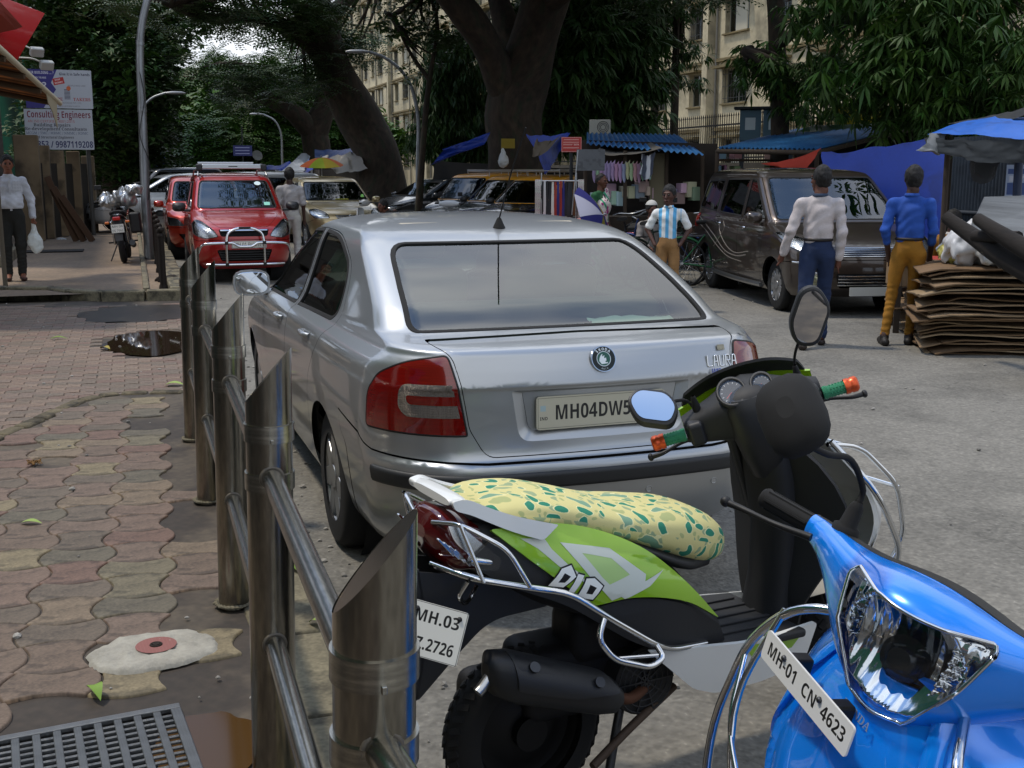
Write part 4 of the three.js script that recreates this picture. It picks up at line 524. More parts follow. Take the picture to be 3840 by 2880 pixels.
{ // red tall hatch with bull bar and roof rack
 const g0 = onGround(925,1066); const t = thing('red_hatchback', 'red tall hatchback with chrome bull bar and roof rack, facing the silver sedan', 'car', [g0.x, 0, g0.z],.0);
 const red = carPaint(0x9c120e, .3,.35), p = { L: 3.55, w: .735, H: 1.62, hn: .8, hc: 1.06, zc: .86, zt: 1.52, rb: .05, rt: .22, zB: 1.95, zR: 2.85, paint: red, wheel: { r: .28, w: .16, x: .64, z: [.7,3.08], style: { spokes: 8, w: .05 } }, pane: true, inside: false, seat: M_seat, mats: { glass: frontGlass, sideGlass: tintGlass },
 lamps: [{ name: 'headlight', mat: M.lens, off: .002, back: lampBack, pts: rounded([[.4,.7,.02],[.6,.67,.04],[.86,.74,.05],[.88,.86,.06],[.7,.935,.05],[.62,.92,.05],[.46,.8,.06]],.03) }],
 grilles: [{ name: 'grille', pts: rounded([[-.36,.7,.04],[.36,.7,.04],[.385,.8,.02],[-.385,.8,.02]],.02), off: -.035, slats: [[[-.36,.79],[.36,.79]]], slatW: .025 }],
 bumperHoles: [{ name: 'air_intake', pts: rounded([[-.36,.34,.04],[.36,.34,.04],[.43,.51,.04],[-.43,.51,.04]],.03) }], bt: [[0,.655],[.4,.655],[.72,.64]] };
 const m = roadCar(t, p); faceInterior(t, 3.55,.735,.86,.34, M_seat);
 for (let k = 0; k < 4; k++) add('grille_slat', band(m.S, m.B.dense([[-.36 - .012 * k, .37 + k * .035],[.36 + .012 * k, .37 + k * .035]], m.en, .06, false), .012,-.012,.02), M.plastic, m.bumper);
 carPlate(t, 'MH 01 BU 0571', .5,.105,[.06,.585,.012], { style: 'normal' });
 const bb = [bend([[-.66,.47,-.05],[-.62,.6,.06],[-.4,.615,.1],[-.17,.615,.105],[-.1,.56,.105],[.1,.56,.105],[.17,.615,.105],[.4,.615,.1],[.62,.6,.06],[.66,.47,-.05]],.019,.08,10), bend([[-.27,.62,.105],[-.25,.76,.08],[-.12,.825,.06],[.12,.825,.06],[.25,.76,.08],[.27,.62,.105]],.019,.09,10), bend([[-.56,.3,.0],[-.4,.3,.085],[.4,.3,.085],[.56,.3,.0]],.017,.08,10)];
 const bull = add('bull_bar', bb, M.chrome, t); for (const s of [-1,1]) { for (const y of [.615,.3]) add('bar_clamp', cyl(.03,.03,.045, s * .27, y, y > .5 ? .105 : .085,12), M.black, bull); add('bar_strut', bar([s * .27,.615,.105],[s * .27,.28,.08],.017), M.chrome, bull); }
 add('badge', xf(bx(.17,.035,.012,0,0,0,.005), 0,.83,.085,-.2), M.black, bull);
 for (const s of [-1,1]) { add('roof_rail', bend([[s * .53,1.57,-1.6],[s * .52,1.655,-1.72],[s * .515,1.67,-2.4],[s * .52,1.655,-3.0],[s * .53,1.57,-3.1]],.014,.06), M.steel, t); mirrorOn(t, s * .86,1.1,-1.12, s, M.plastic, -1,.95); }
 const rk = add('roof_rack', bx(.92,.075,.06,0,1.715,-1.75,.012), std(0xb8bbbd, .3,.9), t); add('rack_bar', bx(.92,.06,.05,0,1.765,-2.9,.012), std(0xb8bbbd, .3,.9), rk); for (const s of [-1,1]) { add('rack_side', bx(.04,.06,1.15, s * .47,1.73,-2.32,.012), std(0x55585a, .5,.6), rk); add('rack_foot', bx(.09,.1,.11, s * .5,1.7,-1.75,.02), M.plastic, rk); }
 add('rack_badge', bx(.14,.014,.003,.02,1.716,-1.719), M.black, rk);
 for (const [x0, a] of [[-.42,.1],[.08,.1]]) add('wiper', tube([[x0,1.085,-.83],[x0 + .2,1.1,-.845],[x0 + .48,1.105,-.87]],.008,6,10), M.black, t);
 const st1 = add('windscreen_sticker', xf(new THREE.PlaneGeometry(.09,.08), .45,1.15,-.99,-.95), std(0x86c8b4,.6), t); add('windscreen_sticker', xf(new THREE.CircleGeometry(.05,16), .36,1.455,-1.43,-.95), std(0xcfe0e0,.6), t);
}
{ // gold hatch
 const g0 = atDist(1320,900,24.6); const t = thing('gold_hatchback', 'gold hatchback facing the viewer between the red hatchback and the scooters', 'car', [g0.x, 0, g0.z],.1);
 const pt = carPaint(0xb09f78,.34,.7), p = { L: 3.75, w: .845, H: 1.53, hn: .72, hc: .99, zc: .98, zt: 1.66, rb: .06, rt: .45, zB: 2.1, zR: 3.0, paint: pt, wheel: { r: .29, w: .18, x: .72, z: [.8,3.19], style: { spokes: 8, w: .05 } }, inside: false, Ltri: .09, mats: { glass: tintGlass, sideGlass: tintGlass },
 lamps: [{ name: 'headlight', mat: M.lens, off: .002, back: lampBack, pts: rounded([[.48,.66,.03],[.8,.66,.04],[.9,.74,.05],[.86,.83,.08],[.66,.86,.06],[.52,.78,.06]],.03) }],
 grilles: [{ name: 'grille', pts: rounded([[-.32,.655,.03],[.32,.655,.03],[.36,.73,.02],[-.36,.73,.02]],.02), off: -.03, slats: [[[-.35,.725],[.35,.725]],[[-.34,.705],[.34,.705]],[[-.335,.68],[.335,.68]]], slatW: .011 }], bt: [[0,.64],[.46,.635],[.84,.63]] };
 roadCar(t, p); faceInterior(t, 3.75,.845,.98); carPlate(t, 'MH 02 CD 1848', .46,.1,[.08,.52,.02], { style: 'normal' });
 add('badge', [bend([[-.05,.02,0],[-.02,.045,0],[.05,.0,0],[.02,-.02,0],[-.03,.012,0]],.007,.01,6), bend([[.05,-.02,0],[.02,-.045,0],[-.05,.0,0]],.007,.01,6)].map((g) => clean(g).translate(0,.695,.02)), M.chrome, t);
 for (const s of [-1,1]) mirrorOn(t, s * .95,1.02,-1.25, s, s < 0 ? M.plastic : pt, -1,.9);
 add('dash_cloth', xf(bx(.3,.03,.1,.1,1.03,-1.1,.01), 0,0,0), std(0xa8a820,.9), t); add('windscreen_sticker', xf(new THREE.PlaneGeometry(.08,.1), .58,1.11,-1.13,-.9), std(0x8ccf6a, .6), t);
}
{ // brown people carrier with swirl decal
 const rw = onGround(2672,1078); const hd = .2, fwd = V(-Math.sin(hd), 0, Math.cos(hd)), rt_ = V(Math.cos(hd), 0, Math.sin(hd)); // forward, and the car's axis across
 const f0 = rw.clone().addScaledVector(fwd, 3.53).addScaledVector(rt_, .79); const t = thing('brown_minivan', 'dark brown people carrier with swirl decal behind the two walking men', 'car', [f0.x, 0, f0.z],-hd);
 const pt = carPaint(0x3f352e, .32,.6), p = { L: 4.4, w: .93, H: 1.69, hn: .76, hc: 1.04, zc: .92, zt: 1.72, rb: .05, rt: .3, zB: 2.08, zR: 3.12, paint: pt, wheel: { r: .31, w: .19, x: .75, z: [.8,3.54], style: { spokes: 10, w: .06, mat: M.alloy } }, pane: true, inside: false, mats: { glass: frontGlass, sideGlass: phys(0x3f4a45, { roughness: .015, transmission: 1, thickness: 0, ior: 1.6 }) }, handleMat: M.chrome,
 lamps: [{ name: 'headlight', mat: M.lens, off: .002, back: lampBack, pts: rounded([[.54,.7,.04],[.72,.7,.05],[.98,.8,.08],[1.0,.93,.03],[.86,.945,.1],[.58,.82,.08]],.03) }],
 grilles: [{ name: 'grille', pts: rounded([[-.36,.68,.03],[.36,.68,.03],[.44,.735,.03],[.4,.8,.03],[-.4,.8,.03],[-.44,.735,.03]],.02), off: -.03, slats: [[[-.4,.785],[.4,.785]],[[-.42,.762],[.42,.762]],[[-.42,.739],[.42,.739]],[[-.4,.716],[.4,.716]],[[-.37,.694],[.37,.694]]], slatW: .013 }],
 bumperHoles: [{ name: 'air_intake', pts: rounded([[-.4,.33,.04],[.4,.33,.04],[.46,.5,.05],[-.46,.5,.05]],.03) }], bt: [[0,.655],[.5,.65],[.86,.63]] };
 const m = roadCar(t, p); faceInterior(t, 4.26,.86,.92);
 for (let k = 0; k < 4; k++) add('chrome_slat', band(m.S, m.B.dense([[-.42,.365 + k * .035],[.42,.365 + k * .035]], m.en, .06, false), .013,.002,.02), M.chrome, m.bumper);
 for (const s of [-1,1]) { const c = m.B.dense(rounded([[.6,.37],[.8,.37],[.8,.52],[.62,.49]],.04), m.en, .04).map(([a, b]) => [a * s, b]); const fl = add('fog_lamp_housing', [patch(m.S, c, [],.05,.004), band(m.S, [...c, c[0]],.03,.008)], std(0xb5b5b3,.3,.8), m.bumper); const q = m.S(...((a) => [a[0] * s, a[1]])(m.en(.69,.43))); add('fog_lamp', [new THREE.SphereGeometry(.045,16,10).scale(1,1,.4), new THREE.TorusGeometry(.05,.01,6,20)].map((g) => clean(g).rotateY(s * .5).translate(q[0], q[1], q[2] + .012)), std(0x8c8a70,.1,.6), fl); add('bumper_trim', band(m.S, m.B.dense([[.5,.6],[.95,.62]], m.en, .05, false).map(([a, b]) => [a * s, b]), .02,.006), M.chrome, m.bumper); mirrorOn(t, s * .99,1.08,-1.25, s, pt, -1,1); }
 const step = add('running_board', [tube([[-.88,.27,-1.2],[-.9,.265,-2.1],[-.88,.275,-3.15]],.032,10)], M.steel, t); add('running_board', tube([[.88,.27,-1.2],[.9,.265,-2.1],[.88,.275,-3.15]],.032,10), M.steel, t);
 const sw = std(0x8f8880,.4,.4); const deco = (pts, w) => { const c = new THREE.CatmullRomCurve3(pts.map(([z, h]) => V(z, h, 0))), l = c.getPoints(30).map((q) => { const [s, tt] = m.sd(q.x, q.y); return [-s, tt]; }); add('swirl_decal', band(m.S, l, w, .0025,.001), sw, t); };
 deco([[4.0,1.0],[3.6,.92],[3.1,.78],[2.6,.6],[2.1,.56],[1.7,.6]],.014); deco([[4.05,.93],[3.5,.82],[3.0,.66],[2.5,.53],[1.9,.5]],.01); deco([[2.9,.98],[2.85,.86],[2.6,.7],[2.2,.6],[1.6,.65]],.012); deco([[3.1,.62],[2.8,.78],[2.65,.9],[2.75,.98]],.008);
 for (const s of [-1,1]) { const c = m.B.dense(rounded([[3.92,.86],[4.15,.86],[4.15,1.02],[4.0,1.06]],.04), m.sd, .04).map(([a, b]) => [a * s, b]); add('tail_light', patch(m.S, c, [],.05,.006), M.redLens, t); }
 add('roof_spoiler', bx(1.1,.03,.16,0,1.6,-3.98,.012), pt, t); carPlate(t, 'MH 04', .46,.1,[-.05,.3,.03], { bg: '#c9c9c2', fg: '#c9c9c2', frame: false });
}
// black and yellow taxis parked side by side, noses to the left
{
 const black = carPaint(0x0e0f12,.25,.3), yellow = phys(0xc98a08, { roughness: .35, clearcoat: .8 });
 const taxi = (g0, yaw, label, o = {}) => {
 const t = thing('taxi', label, 'taxi', [g0.x, 0, g0.z], yaw, 'black and yellow taxis parked across the street');
 const p = { L: 3.5, w: .74, H: 1.58, hn: .76, hc: 1.02, zc: .95, zt: 1.6, rb: .05, rt: .25, zB: 1.95, zR: 2.8, paint: black, wheel: { r: .27, w: .16, x: .64, z: [.66,3.0], style: { spokes: 6, w: .05 } }, pane: true, inside: false, Ltri: .07, bow: .16, mats: { glass: tintGlass, sideGlass: tintGlass },
 lamps: [{ name: 'headlight', mat: M.lens, off: .002, back: lampBack, pts: rounded([[.44,.64,.05],[.74,.64,.06],[.82,.74,.06],[.74,.84,.06],[.52,.82,.08]],.04) }], grilles: [{ name: 'grille', pts: rounded([[-.34,.64,.03],[.34,.64,.03],[.36,.72,.03],[-.36,.72,.03]],.02), off: -.02 }], bt: [[0,.62],[.4,.62],[.72,.61]],...o };
 const m = roadCar(t, p); faceInterior(t, p.L, p.w, p.zc);
 for (const c of t.children) if (['body', 'front_door', 'rear_door'].includes(c.name)) twoTone(c, p.hc + .012, yellow);
 for (const s of [-1,1]) { const l = m.B.dense([[p.zc + .25, p.hc + .012],[p.L - .25, p.hc + .012]], m.sd, .08, false).map(([a, b]) => [a * s, b]); add('belt_trim', band(m.S, l, .03,.004), yellow, t); mirrorOn(t, s * (p.w + .1), 1.06,-1.25, s, M.plastic, -1,.85); add('rack_rail', [bar([s * .5,1.67,-1.7],[s * .5,1.67,-3.1],.012,6), bar([s * .5,1.63,-1.7],[s * .5,1.63,-3.1],.01,6), ...[-1.72,-2.4,-3.08].map((z) => bar([s * .5,1.53, z],[s * .5,1.67, z],.01,6))], M.steel, t); }
 for (const z of [-1.7,-2.05,-2.4,-2.75,-3.1]) add('rack_bar', bar([-.5,1.65, z],[.5,1.65, z],.011,6), M.steel, t); return t;
 };
 taxi(atDist(1618,800,24.6), -1.02, 'black taxi with yellow upper half, leftmost of the row, square upright cabin', { H: 1.62, zc: .7, zt: 1.15, zB: 1.75, zR: 2.65 });
 taxi(atDist(1715,800,22.8), -.95, 'black and yellow taxi in the middle of the row behind the sedan aerial');
 taxi(atDist(1825,805,21.2), -.93, 'black and yellow taxi nearest the tie stall, rightmost of the row');
 taxi(atDist(1110,760,31.0), -.12, 'black and yellow taxi beyond the man in the grey shirt');
}
// cars at the far left end of the pavement and behind the red hatch
{
 const far = (name, label, g0, yaw, color, o = {}) => { const t = thing(name, label, 'car', [g0.x, o.y ?? .02, g0.z], yaw); const pt = carPaint(color, .32, o.metal ?? .5); const p = { L: 4.2, w: .85, H: 1.48, hn: .7, hc: .97, zc: 1.1, zt: 1.85, rb: .2, rt: .75, zB: 2.2, zR: 3.1, paint: pt, wheel: { r: .3, w: .18, x: .74, z: [.88,3.4], style: { spokes: 5, w: .08 } }, inside: false, Ltri: .1, mats: { glass: tintGlass, sideGlass: tintGlass }, lamps: [{ name: 'headlight', mat: M.lens, off: .002, back: std(0x4a4c4e, .3,.7), pts: rounded([[.48,.63,.03],[.84,.63,.04],[.98,.72,.05],[.9,.79,.05],[.6,.76,.06]],.03) }], grilles: [{ name: 'grille', pts: rounded([[-.4,.62,.02],[.4,.62,.02],[.4,.68,.02],[-.4,.68,.02]],.02), off: -.02 }], bumperHoles: [{ name: 'air_intake', pts: rounded([[-.5,.36,.03],[.5,.36,.03],[.6,.48,.03],[-.6,.48,.03]],.03) }], bt: [[0,.6],[.5,.6],[.84,.59]],...o }; roadCar(t, p); faceInterior(t, p.L, p.w, p.zc); for (const s of [-1,1]) mirrorOn(t, s * (p.w + .1), 1.0,-p.zc - .3, s, pt, -1,.9); return t; };
 const a = atDist(312,780,31); far('silver_hatchback', 'silver white hatchback with its nose over the far pavement', a, -1.42,0xb7bbbf, { y: .12, wheel: { r: .31, w: .19, x: .74, z: [.86,3.36], style: { spokes: 5, w: .08 } } });
 const b = atDist(545,800,27.5); far('silver_estate_car', 'silver people carrier standing behind the lamp post', b, -1.35,0xa9adb0, { L: 4.4, H: 1.62, zc: .95, zt: 1.6, rb: .1, rt: .35, hc: 1.02, hn: .74, zR: 3.2, pane: true });
 const c = atDist(352,720,38); far('dark_suv', 'dark grey off-road car behind the silver hatchback at far left', c, -1.35,0x25282b, { H: 1.75, hc: 1.1, hn: .8, zc: 1.1, zt: 1.7, rt: .3, rb: .06, pane: true, zR: 3.1 });
 const d = onGround(690,960); far('orange_red_hatchback', 'orange red hatchback parked just behind the red tall hatchback', V(1.35,0,-21.9), .0,0xa02812, { L: 3.6, w: .76, H: 1.55, zc: .9, zt: 1.5, rt: .25, rb: .06, hc: 1.03, hn: .78, zB: 1.95, zR: 2.85, pane: true, wheel: { r: .28, w: .17, x: .66, z: [.7,3.1], style: { spokes: 6, w: .06 } } });
 const e = atDist(1385,760,30); far('dark_sedan', 'dark blue grey car half hidden behind the gold hatchback', e, -1.2,0x1b2228, { H: 1.46 });
}
// ---------------------------------------------------------------- scooters: x forward from the rear axle, y up, z to the right
function mirrorZ(g) { g = clean(g.clone()); const p = g.attributes.position, n = g.attributes.normal, u = g.attributes.uv; for (let i = 0; i < p.count; i++) { p.setZ(i, -p.getZ(i)); n.setZ(i, -n.getZ(i)); } for (const a of [p, n, u]) for (let i = 0; i < a.count; i += 3) for (let k = 0; k < a.itemSize; k++) { const x = a.getComponent(i + 1, k); a.setComponent(i + 1, k, a.getComponent(i + 2, k)); a.setComponent(i + 2, k, x); } return g; }
function curve1(pts) { const n = pts.length; return (x) => { if (x <= pts[0][0]) return pts[0][1]; if (x >= pts[n - 1][0]) return pts[n - 1][1]; let i = 0; while (pts[i + 1][0] < x) i++; const [x0, y0] = pts[i],[x1, y1] = pts[i + 1], h = x1 - x0, t = (x - x0) / h; const m = (k) => k <= 0 ? (pts[1][1] - pts[0][1]) / (pts[1][0] - pts[0][0]) : k >= n - 1 ? (pts[n - 1][1] - pts[n - 2][1]) / (pts[n - 1][0] - pts[n - 2][0]) : (pts[k + 1][1] - pts[k - 1][1]) / (pts[k + 1][0] - pts[k - 1][0]); const a = m(i) * h, b = m(i + 1) * h; return y0 * (2 * t ** 3 - 3 * t * t + 1) + a * (t ** 3 - 2 * t * t + t) + y1 * (-2 * t ** 3 + 3 * t * t) + b * (t ** 3 - t * t); }; }
const polyD = (pts, step = .03) => { const o = []; pts.forEach((a, i) => { const b = pts[(i + 1) % pts.length], k = Math.max(1, Math.ceil(Math.hypot(b[0] - a[0], b[1] - a[1]) / step)); for (let j = 0; j < k; j++) o.push([lerp(a[0], b[0], j / k), lerp(a[1], b[1], j / k)]); }); return o; };
function shellPanel(S, pts, thick, L = .03, holes = []) { // a panel with real thickness and closed edges
 const o = polyD(pts), hs = holes.map((h) => polyD(h)); const a = patch(S, o, hs, L, 0), nrm = (u, v) => { const e = 1e-3, A = V(...S(u + e, v)).sub(V(...S(u - e, v))), B = V(...S(u, v + e)).sub(V(...S(u, v - e))); return A.cross(B).normalize(); };
 const b = patch((u, v) => { const n = nrm(u, v), p = S(u, v); return [p[0] - n.x * thick, p[1] - n.y * thick, p[2] - n.z * thick]; }, o, hs, L, 0, true);
 const edges = [o, ...hs].map((q) => { const pos = [], idx = []; q.forEach(([u, v]) => { const p = S(u, v), n = nrm(u, v); pos.push(...p, p[0] - n.x * thick, p[1] - n.y * thick, p[2] - n.z * thick); }); const m = q.length; for (let i = 0; i < m; i++) { const A = 2 * i, B = 2 * ((i + 1) % m); idx.push(A, A + 1, B, B, A + 1, B + 1); } return clean(bufgeo(pos, null, null, idx)); });
 return merge([a, b, ...edges]);
}
function scooterWheel(parent, r = .215, w = .1) { // axle along z, centred
 const prof = []; for (let i = 0; i <= 12; i++) { const a = -Math.PI * .62 + i / 12 * Math.PI * 1.24; prof.push([r - w * .5 + Math.cos(a) * w * .5, Math.sin(a) * w * .52]); }
 const tread = []; for (let i = 0; i < 44; i++) for (const s of [-1,1]) tread.push(xf(bx(.016,.006,.03,0,0,0,0), 0,0,0, s * .5,.5 * s, 0).translate(0, r - .004, s * .024).rotateZ((i + (s > 0 ? .5 : 0)) / 44 * 2 * Math.PI));
 const ty = add('tyre', [lathe(prof, 48).rotateX(Math.PI / 2), ...tread.map(clean)], M.tyre, parent);
 const sp = [lathe([[.03,.018],[r * .3,.022],[r * .45,-.004],[r - w * .8,.004]],30).rotateX(Math.PI / 2)]; for (let i = 0; i < 5; i++) sp.push(cyl(.012,.012,.012,0, r * .22,.022,8));
 add('rim', [lathe([[r - w * .72,-.03],[r - w * .82,-.01],[r - w * .82,.01],[r - w * .72,.03]],36).rotateX(Math.PI / 2), cyl(.045,.045,.09,0,0,0,18).rotateX(Math.PI / 2), ...sp], std(0x1a1a1b, .5,.6), ty);
 return ty;
}
function gripBar(parent, side, grip, capM, len = .13, z0 = .24) { const g = add('hand_grip', [lathe([[.017,0],[.019,.01],[.0165,.02],[.0165, len - .03],[.02, len - .012],[.02, len - .004],[.016, len]],18).rotateX(Math.PI / 2)], grip, parent); g.position.set(0,0, side * z0); g.rotation.y = side > 0 ? 0 : Math.PI; if (capM) add('grip_end', [lathe([[.021, len - .045],[.0215, len - .03],[.019, len - .026],[.0215, len - .02],[.0215, len - .004],[.016, len + .004],[.007, len + .001]],18).rotateX(Math.PI / 2)], capM, g); return g; }
function lever(parent, side, z0, m) { const g = add('brake_lever', [tube([[.05,-.012, side * (z0 - .02)],[.062,-.022, side * (z0 + .05)],[.05,-.03, side * (z0 + .12)],[.055,-.034, side * (z0 + .165)]], (t) => .0075 - .002 * Math.sin(t * 3.1), 8,16), new THREE.SphereGeometry(.011,12,10).translate(.055,-.034, side * (z0 + .17))], m, parent); return g; }
function sideMirror(parent, side, base, bendPt, head, ry, m = M.plastic, s = 1) { // stem and a hexagonal head
 const st = add('mirror_stem', [tube([base, bendPt, head],.005,8,18), lathe([[.016,0],[.015,.03],[.009,.055],[.006,.06]],14).translate(...base)], M.rubber, parent);
 const hex = rounded([[-.085,.005],[-.05,.045],[.05,.05],[.085,.012],[.06,-.045],[-.05,-.05]],.025).map((p) => [p[0] * s, p[1] * s]);
 const hd = add('mirror_head', extr(hex, .018,.008).translate(0,0,-.009), m, st); hd.position.set(...head); if (ry.n) { scene.updateMatrixWorld(true); const n = vec(ry.n).normalize(), u = vec(ry.u).addScaledVector(n, -vec(ry.u).dot(n)).normalize(), w = n.clone().cross(u), Q = new THREE.Quaternion().setFromRotationMatrix(new THREE.Matrix4().makeBasis(u, w, n)), P = new THREE.Quaternion(); st.getWorldQuaternion(P); hd.quaternion.copy(P.invert().multiply(Q)); } else hd.rotation.set(...ry);
 add('mirror_glass', extr(hex.map((p) => [p[0] * .95, p[1] * .93]), .002,0).translate(0,0,.0175), M.mirror, hd); return st;
}
const weave = dataTex(512,512, (u, v, i, j) => { // camouflage cloth: green blobs outlined on straw yellow
 const wx = .16 * (tfbm(u, v, 7,3,71) - .5), wy = .16 * (tfbm(u, v, 7,3,72) - .5), cell = (f, z) => { const x = (u + wx) * f, y = (v + wy) * f, X = Math.floor(x), Y = Math.floor(y); let b = [9,0]; for (let a = -1; a <= 1; a++) for (let c = -1; c <= 1; c++) { const hx = ((X + a) % f + f) % f, hy = ((Y + c) % f + f) % f, px = X + a + .15 + .7 * hash3(hx, hy, z), py = Y + c + .15 + .7 * hash3(hx, hy, z + 1), st = .7 + .6 * hash3(hx, hy, z + 2), d = Math.hypot((x - px) * st, (y - py) / st) - .16 - .16 * hash3(hx, hy, z + 3); if (d < b[0]) b = [d, hash3(hx, hy, z + 4)]; } return b; };
 const A = cell(8,5), Bc = cell(12,15); let c = [214,205,140]; if (Bc[0] < 0) c = Bc[1] > .5 ? [150,168,128] : [172,178,120]; if (A[0] < .05) c = [226,220,165]; if (A[0] < 0) c = A[1] > .35 ? [40,132,104] : [120,158,130];
 const k = .9 + .1 * (((i >> 1) + (j >> 1)) & 1); return [c[0] * k, c[1] * k, c[2] * k]; });
function seatLoft(sec, n = 26) { // sec: [x, yBottom, yTop, halfWidth]
 const rings = []; for (const [x, y0, y1, w] of sec) { const r = []; for (let i = 0; i < n; i++) { const a = i / n * 2 * Math.PI, c = Math.cos(a), s = Math.sin(a); r.push(V(x, (y0 + y1) / 2 + (y1 - y0) / 2 * Math.sign(s) * Math.abs(s) ** .75, w * Math.sign(c) * Math.abs(c) ** .72)); } rings.push(r); } return loft(rings);
}
const smoothSec = (sec, n = 26) => { const f = [1,2,3].map((k) => curve1(sec.map((s) => [s[0], s[k]]))); const o = []; for (let i = 0; i <= n; i++) { const x = lerp(sec[0][0], sec[sec.length - 1][0], i / n); o.push([x, f[0](x), f[1](x), f[2](x)]); } return o; };

{ // ------------------------------------------------------------ green and white scooter, on its centre stand
 const t = thing('green_scooter', 'lime green and white scooter with patterned seat, parked behind the silver sedan', 'scooter', [.854,.045,-2.51],.2);
 t.rotation.order = 'YXZ'; t.rotation.z = -.036;
 const green = phys(0x8cba16, { roughness: .3, clearcoat: 1, clearcoatRoughness: .05, metalness: .25 }), white = phys(0xd9dad6, { roughness: .35, clearcoat: .5 }), dk = std(0x1a1b1d, .62,0, { bumpMap: rep(grainTex, 14), bumpScale: .0008 });
 const half = curve1([[-.38,.06],[-.32,.09],[-.2,.13],[.0,.165],[.25,.175],[.42,.155],[.55,.14]]);
 const zb = (x, y, o = 0) => half(x) * (1 - .9 * Math.max(0, (y - .68)) ** 1.5 * 3) - .1 * Math.max(0,.55 - y) + o;
 const Sn = (o) => (u, v) => [u, v, zb(u, v, o)];
 const pair = (name, g, m) => { const a = add(name, g, m, t); add(name, mirrorZ(g), m, t); return a; };
 const gp = rounded([[-.19,.795,.01],[-.02,.795,.05],[.1,.765,.08],[.22,.71,.1],[.355,.607,.1],[.482,.482,.01],[.36,.555,.06],[.25,.588,.06],[.16,.6,.03],[.07,.588,.015],[-.09,.712,.02]],.02);
 const panelS = (u, v) => { const m = .5 * ((u < .07 ? lerp(.795,.588, (u + .19) / .26) : lerp(.588,.482, (u - .07) / .41)) + curve1([[-.19,.8],[.1,.765],[.355,.607],[.48,.482]])(u)); return [u, v, zb(u, v, .02) - 1.6 * (v - m) ** 2 - .01 * clamp((v - m) / .05,-1,1)]; };
 const pnl = pair('side_panel', shellPanel(panelS, gp, .012,.02), green);
 { const dS = (k) => (u, v) => { const p = panelS(u, v); return [p[0], p[1], p[2] + k]; }, silver = std(0xc9cfc4,.45), pale = std(0xa9c97c, .45), sh = (pts, k = 1) => pts.map((p) => [lerp(.16, p[0],1), p[1]]);
 const tri = [[-.02,.752],[.115,.722],[.215,.648],[.21,.628],[.115,.598],[.06,.655]], triIn = [[.035,.722],[.115,.7],[.165,.655],[.105,.64],[.085,.66]];
 add('decal', patch(dS(.0012), polyD(tri), [polyD(triIn)],.02), silver, pnl); add('decal', patch(dS(.0008), polyD([[.02,.735],[.12,.708],[.185,.652],[.1,.625],[.07,.655]]), [],.02), pale, pnl);
 add('decal', patch(dS(.0012), polyD([[-.12,.77],[-.06,.765],[-.045,.74],[-.005,.7],[.03,.672],[.04,.652],[-.03,.7],[-.08,.745]]), [],.02), silver, pnl);
 add('decal', patch(dS(.0016), polyD([[.13,.612],[.275,.648],[.225,.618],[.15,.598]]), [],.02), silver, pnl);
 const dio = [[[-.025,.695],[-.055,.655],[-.018,.648],[.012,.672],[.0,.7]],[[.018,.678],[-.004,.635],[.012,.632],[.034,.672]],[[.04,.664],[.02,.618],[.062,.608],[.085,.64],[.062,.662]]], dioIn = [[[-.018,.684],[-.032,.662],[-.016,.66],[-.002,.674]], null, [[.05,.648],[.042,.626],[.058,.622],[.068,.638]]];
 dio.forEach((p, i) => { const hs = dioIn[i] ? [dioIn[i]] : [], c = [p.reduce((q, r) => q + r[0],0) / p.length, p.reduce((q, r) => q + r[1],0) / p.length]; add('decal_lettering', patch(dS(.0022), p.map((q) => [lerp(c[0], q[0],1.16), lerp(c[1], q[1],1.16)]), [],.02), M.black, pnl); add('decal_lettering', patch(dS(.003), p, hs, .02), std(0xe8ebe6,.4), pnl); });
 }
 add('body_core', seatLoft(smoothSec([[-.276,.74,.8,.035],[-.241,.7,.815,.085],[-.171,.66,.815,.125],[.0,.56,.78,.155],[.22,.48,.71,.155],[.38,.42,.62,.14],[.52,.39,.47,.125]])), dk, t);
 pair('lower_side_cover', shellPanel(Sn(.012), rounded([[-.17,.78,.02],[-.08,.705,.03],[.07,.58,.02],[.16,.592,.05],[.25,.58,.06],[.36,.545,.06],[.495,.46,.02],[.525,.405,.01],[.36,.4,.05],[.2,.47,.05],[.0,.6,.05],[-.16,.665,.03],[-.24,.72,.03]],.02), .012,.03), dk);
 const seatM = std(0xffffff, .85,0, { map: rep(weave, 2.1), bumpMap: rep(grainTex, 30), bumpScale: .001 });
 add('seat', seatLoft(smoothSec([[-.196,.812,.822,.05],[-.185,.8,.834,.095],[-.14,.785,.85,.13],[-.03,.762,.848,.147],[.09,.732,.822,.152],[.2,.7,.792,.152],[.32,.655,.778,.15],[.43,.612,.762,.14],[.51,.6,.73,.118],[.555,.615,.69,.078],[.572,.64,.665,.03]],36)), seatM, t);
 add('seat_base', seatLoft(smoothSec([[-.213,.8,.835,.1],[-.05,.755,.79,.142],[.2,.685,.725,.147],[.4,.6,.65,.13],[.5,.585,.64,.09]])), M.plastic, t);
 pair('grab_rail', shellPanel((u, v) => [u, v, zb(u, v, .032)], rounded([[-.276,.862,.02],[-.241,.868,.02],[-.199,.848,.04],[-.13,.822,.05],[-.03,.797,.005],[-.07,.765,.01],[-.14,.788,.05],[-.199,.815,.04],[-.234,.832,.03],[-.269,.842,.02]],.02), .028,.03), white);
 add('grab_rail_end', loft([ring(-.272,.853,0,.095,.01,3,16, V(0,0,1)), ring(-.252,.858,0,.11,.012,3,16, V(0,0,1)), ring(-.23,.852,0,.1,.01,3,16, V(0,0,1))]), white, t);
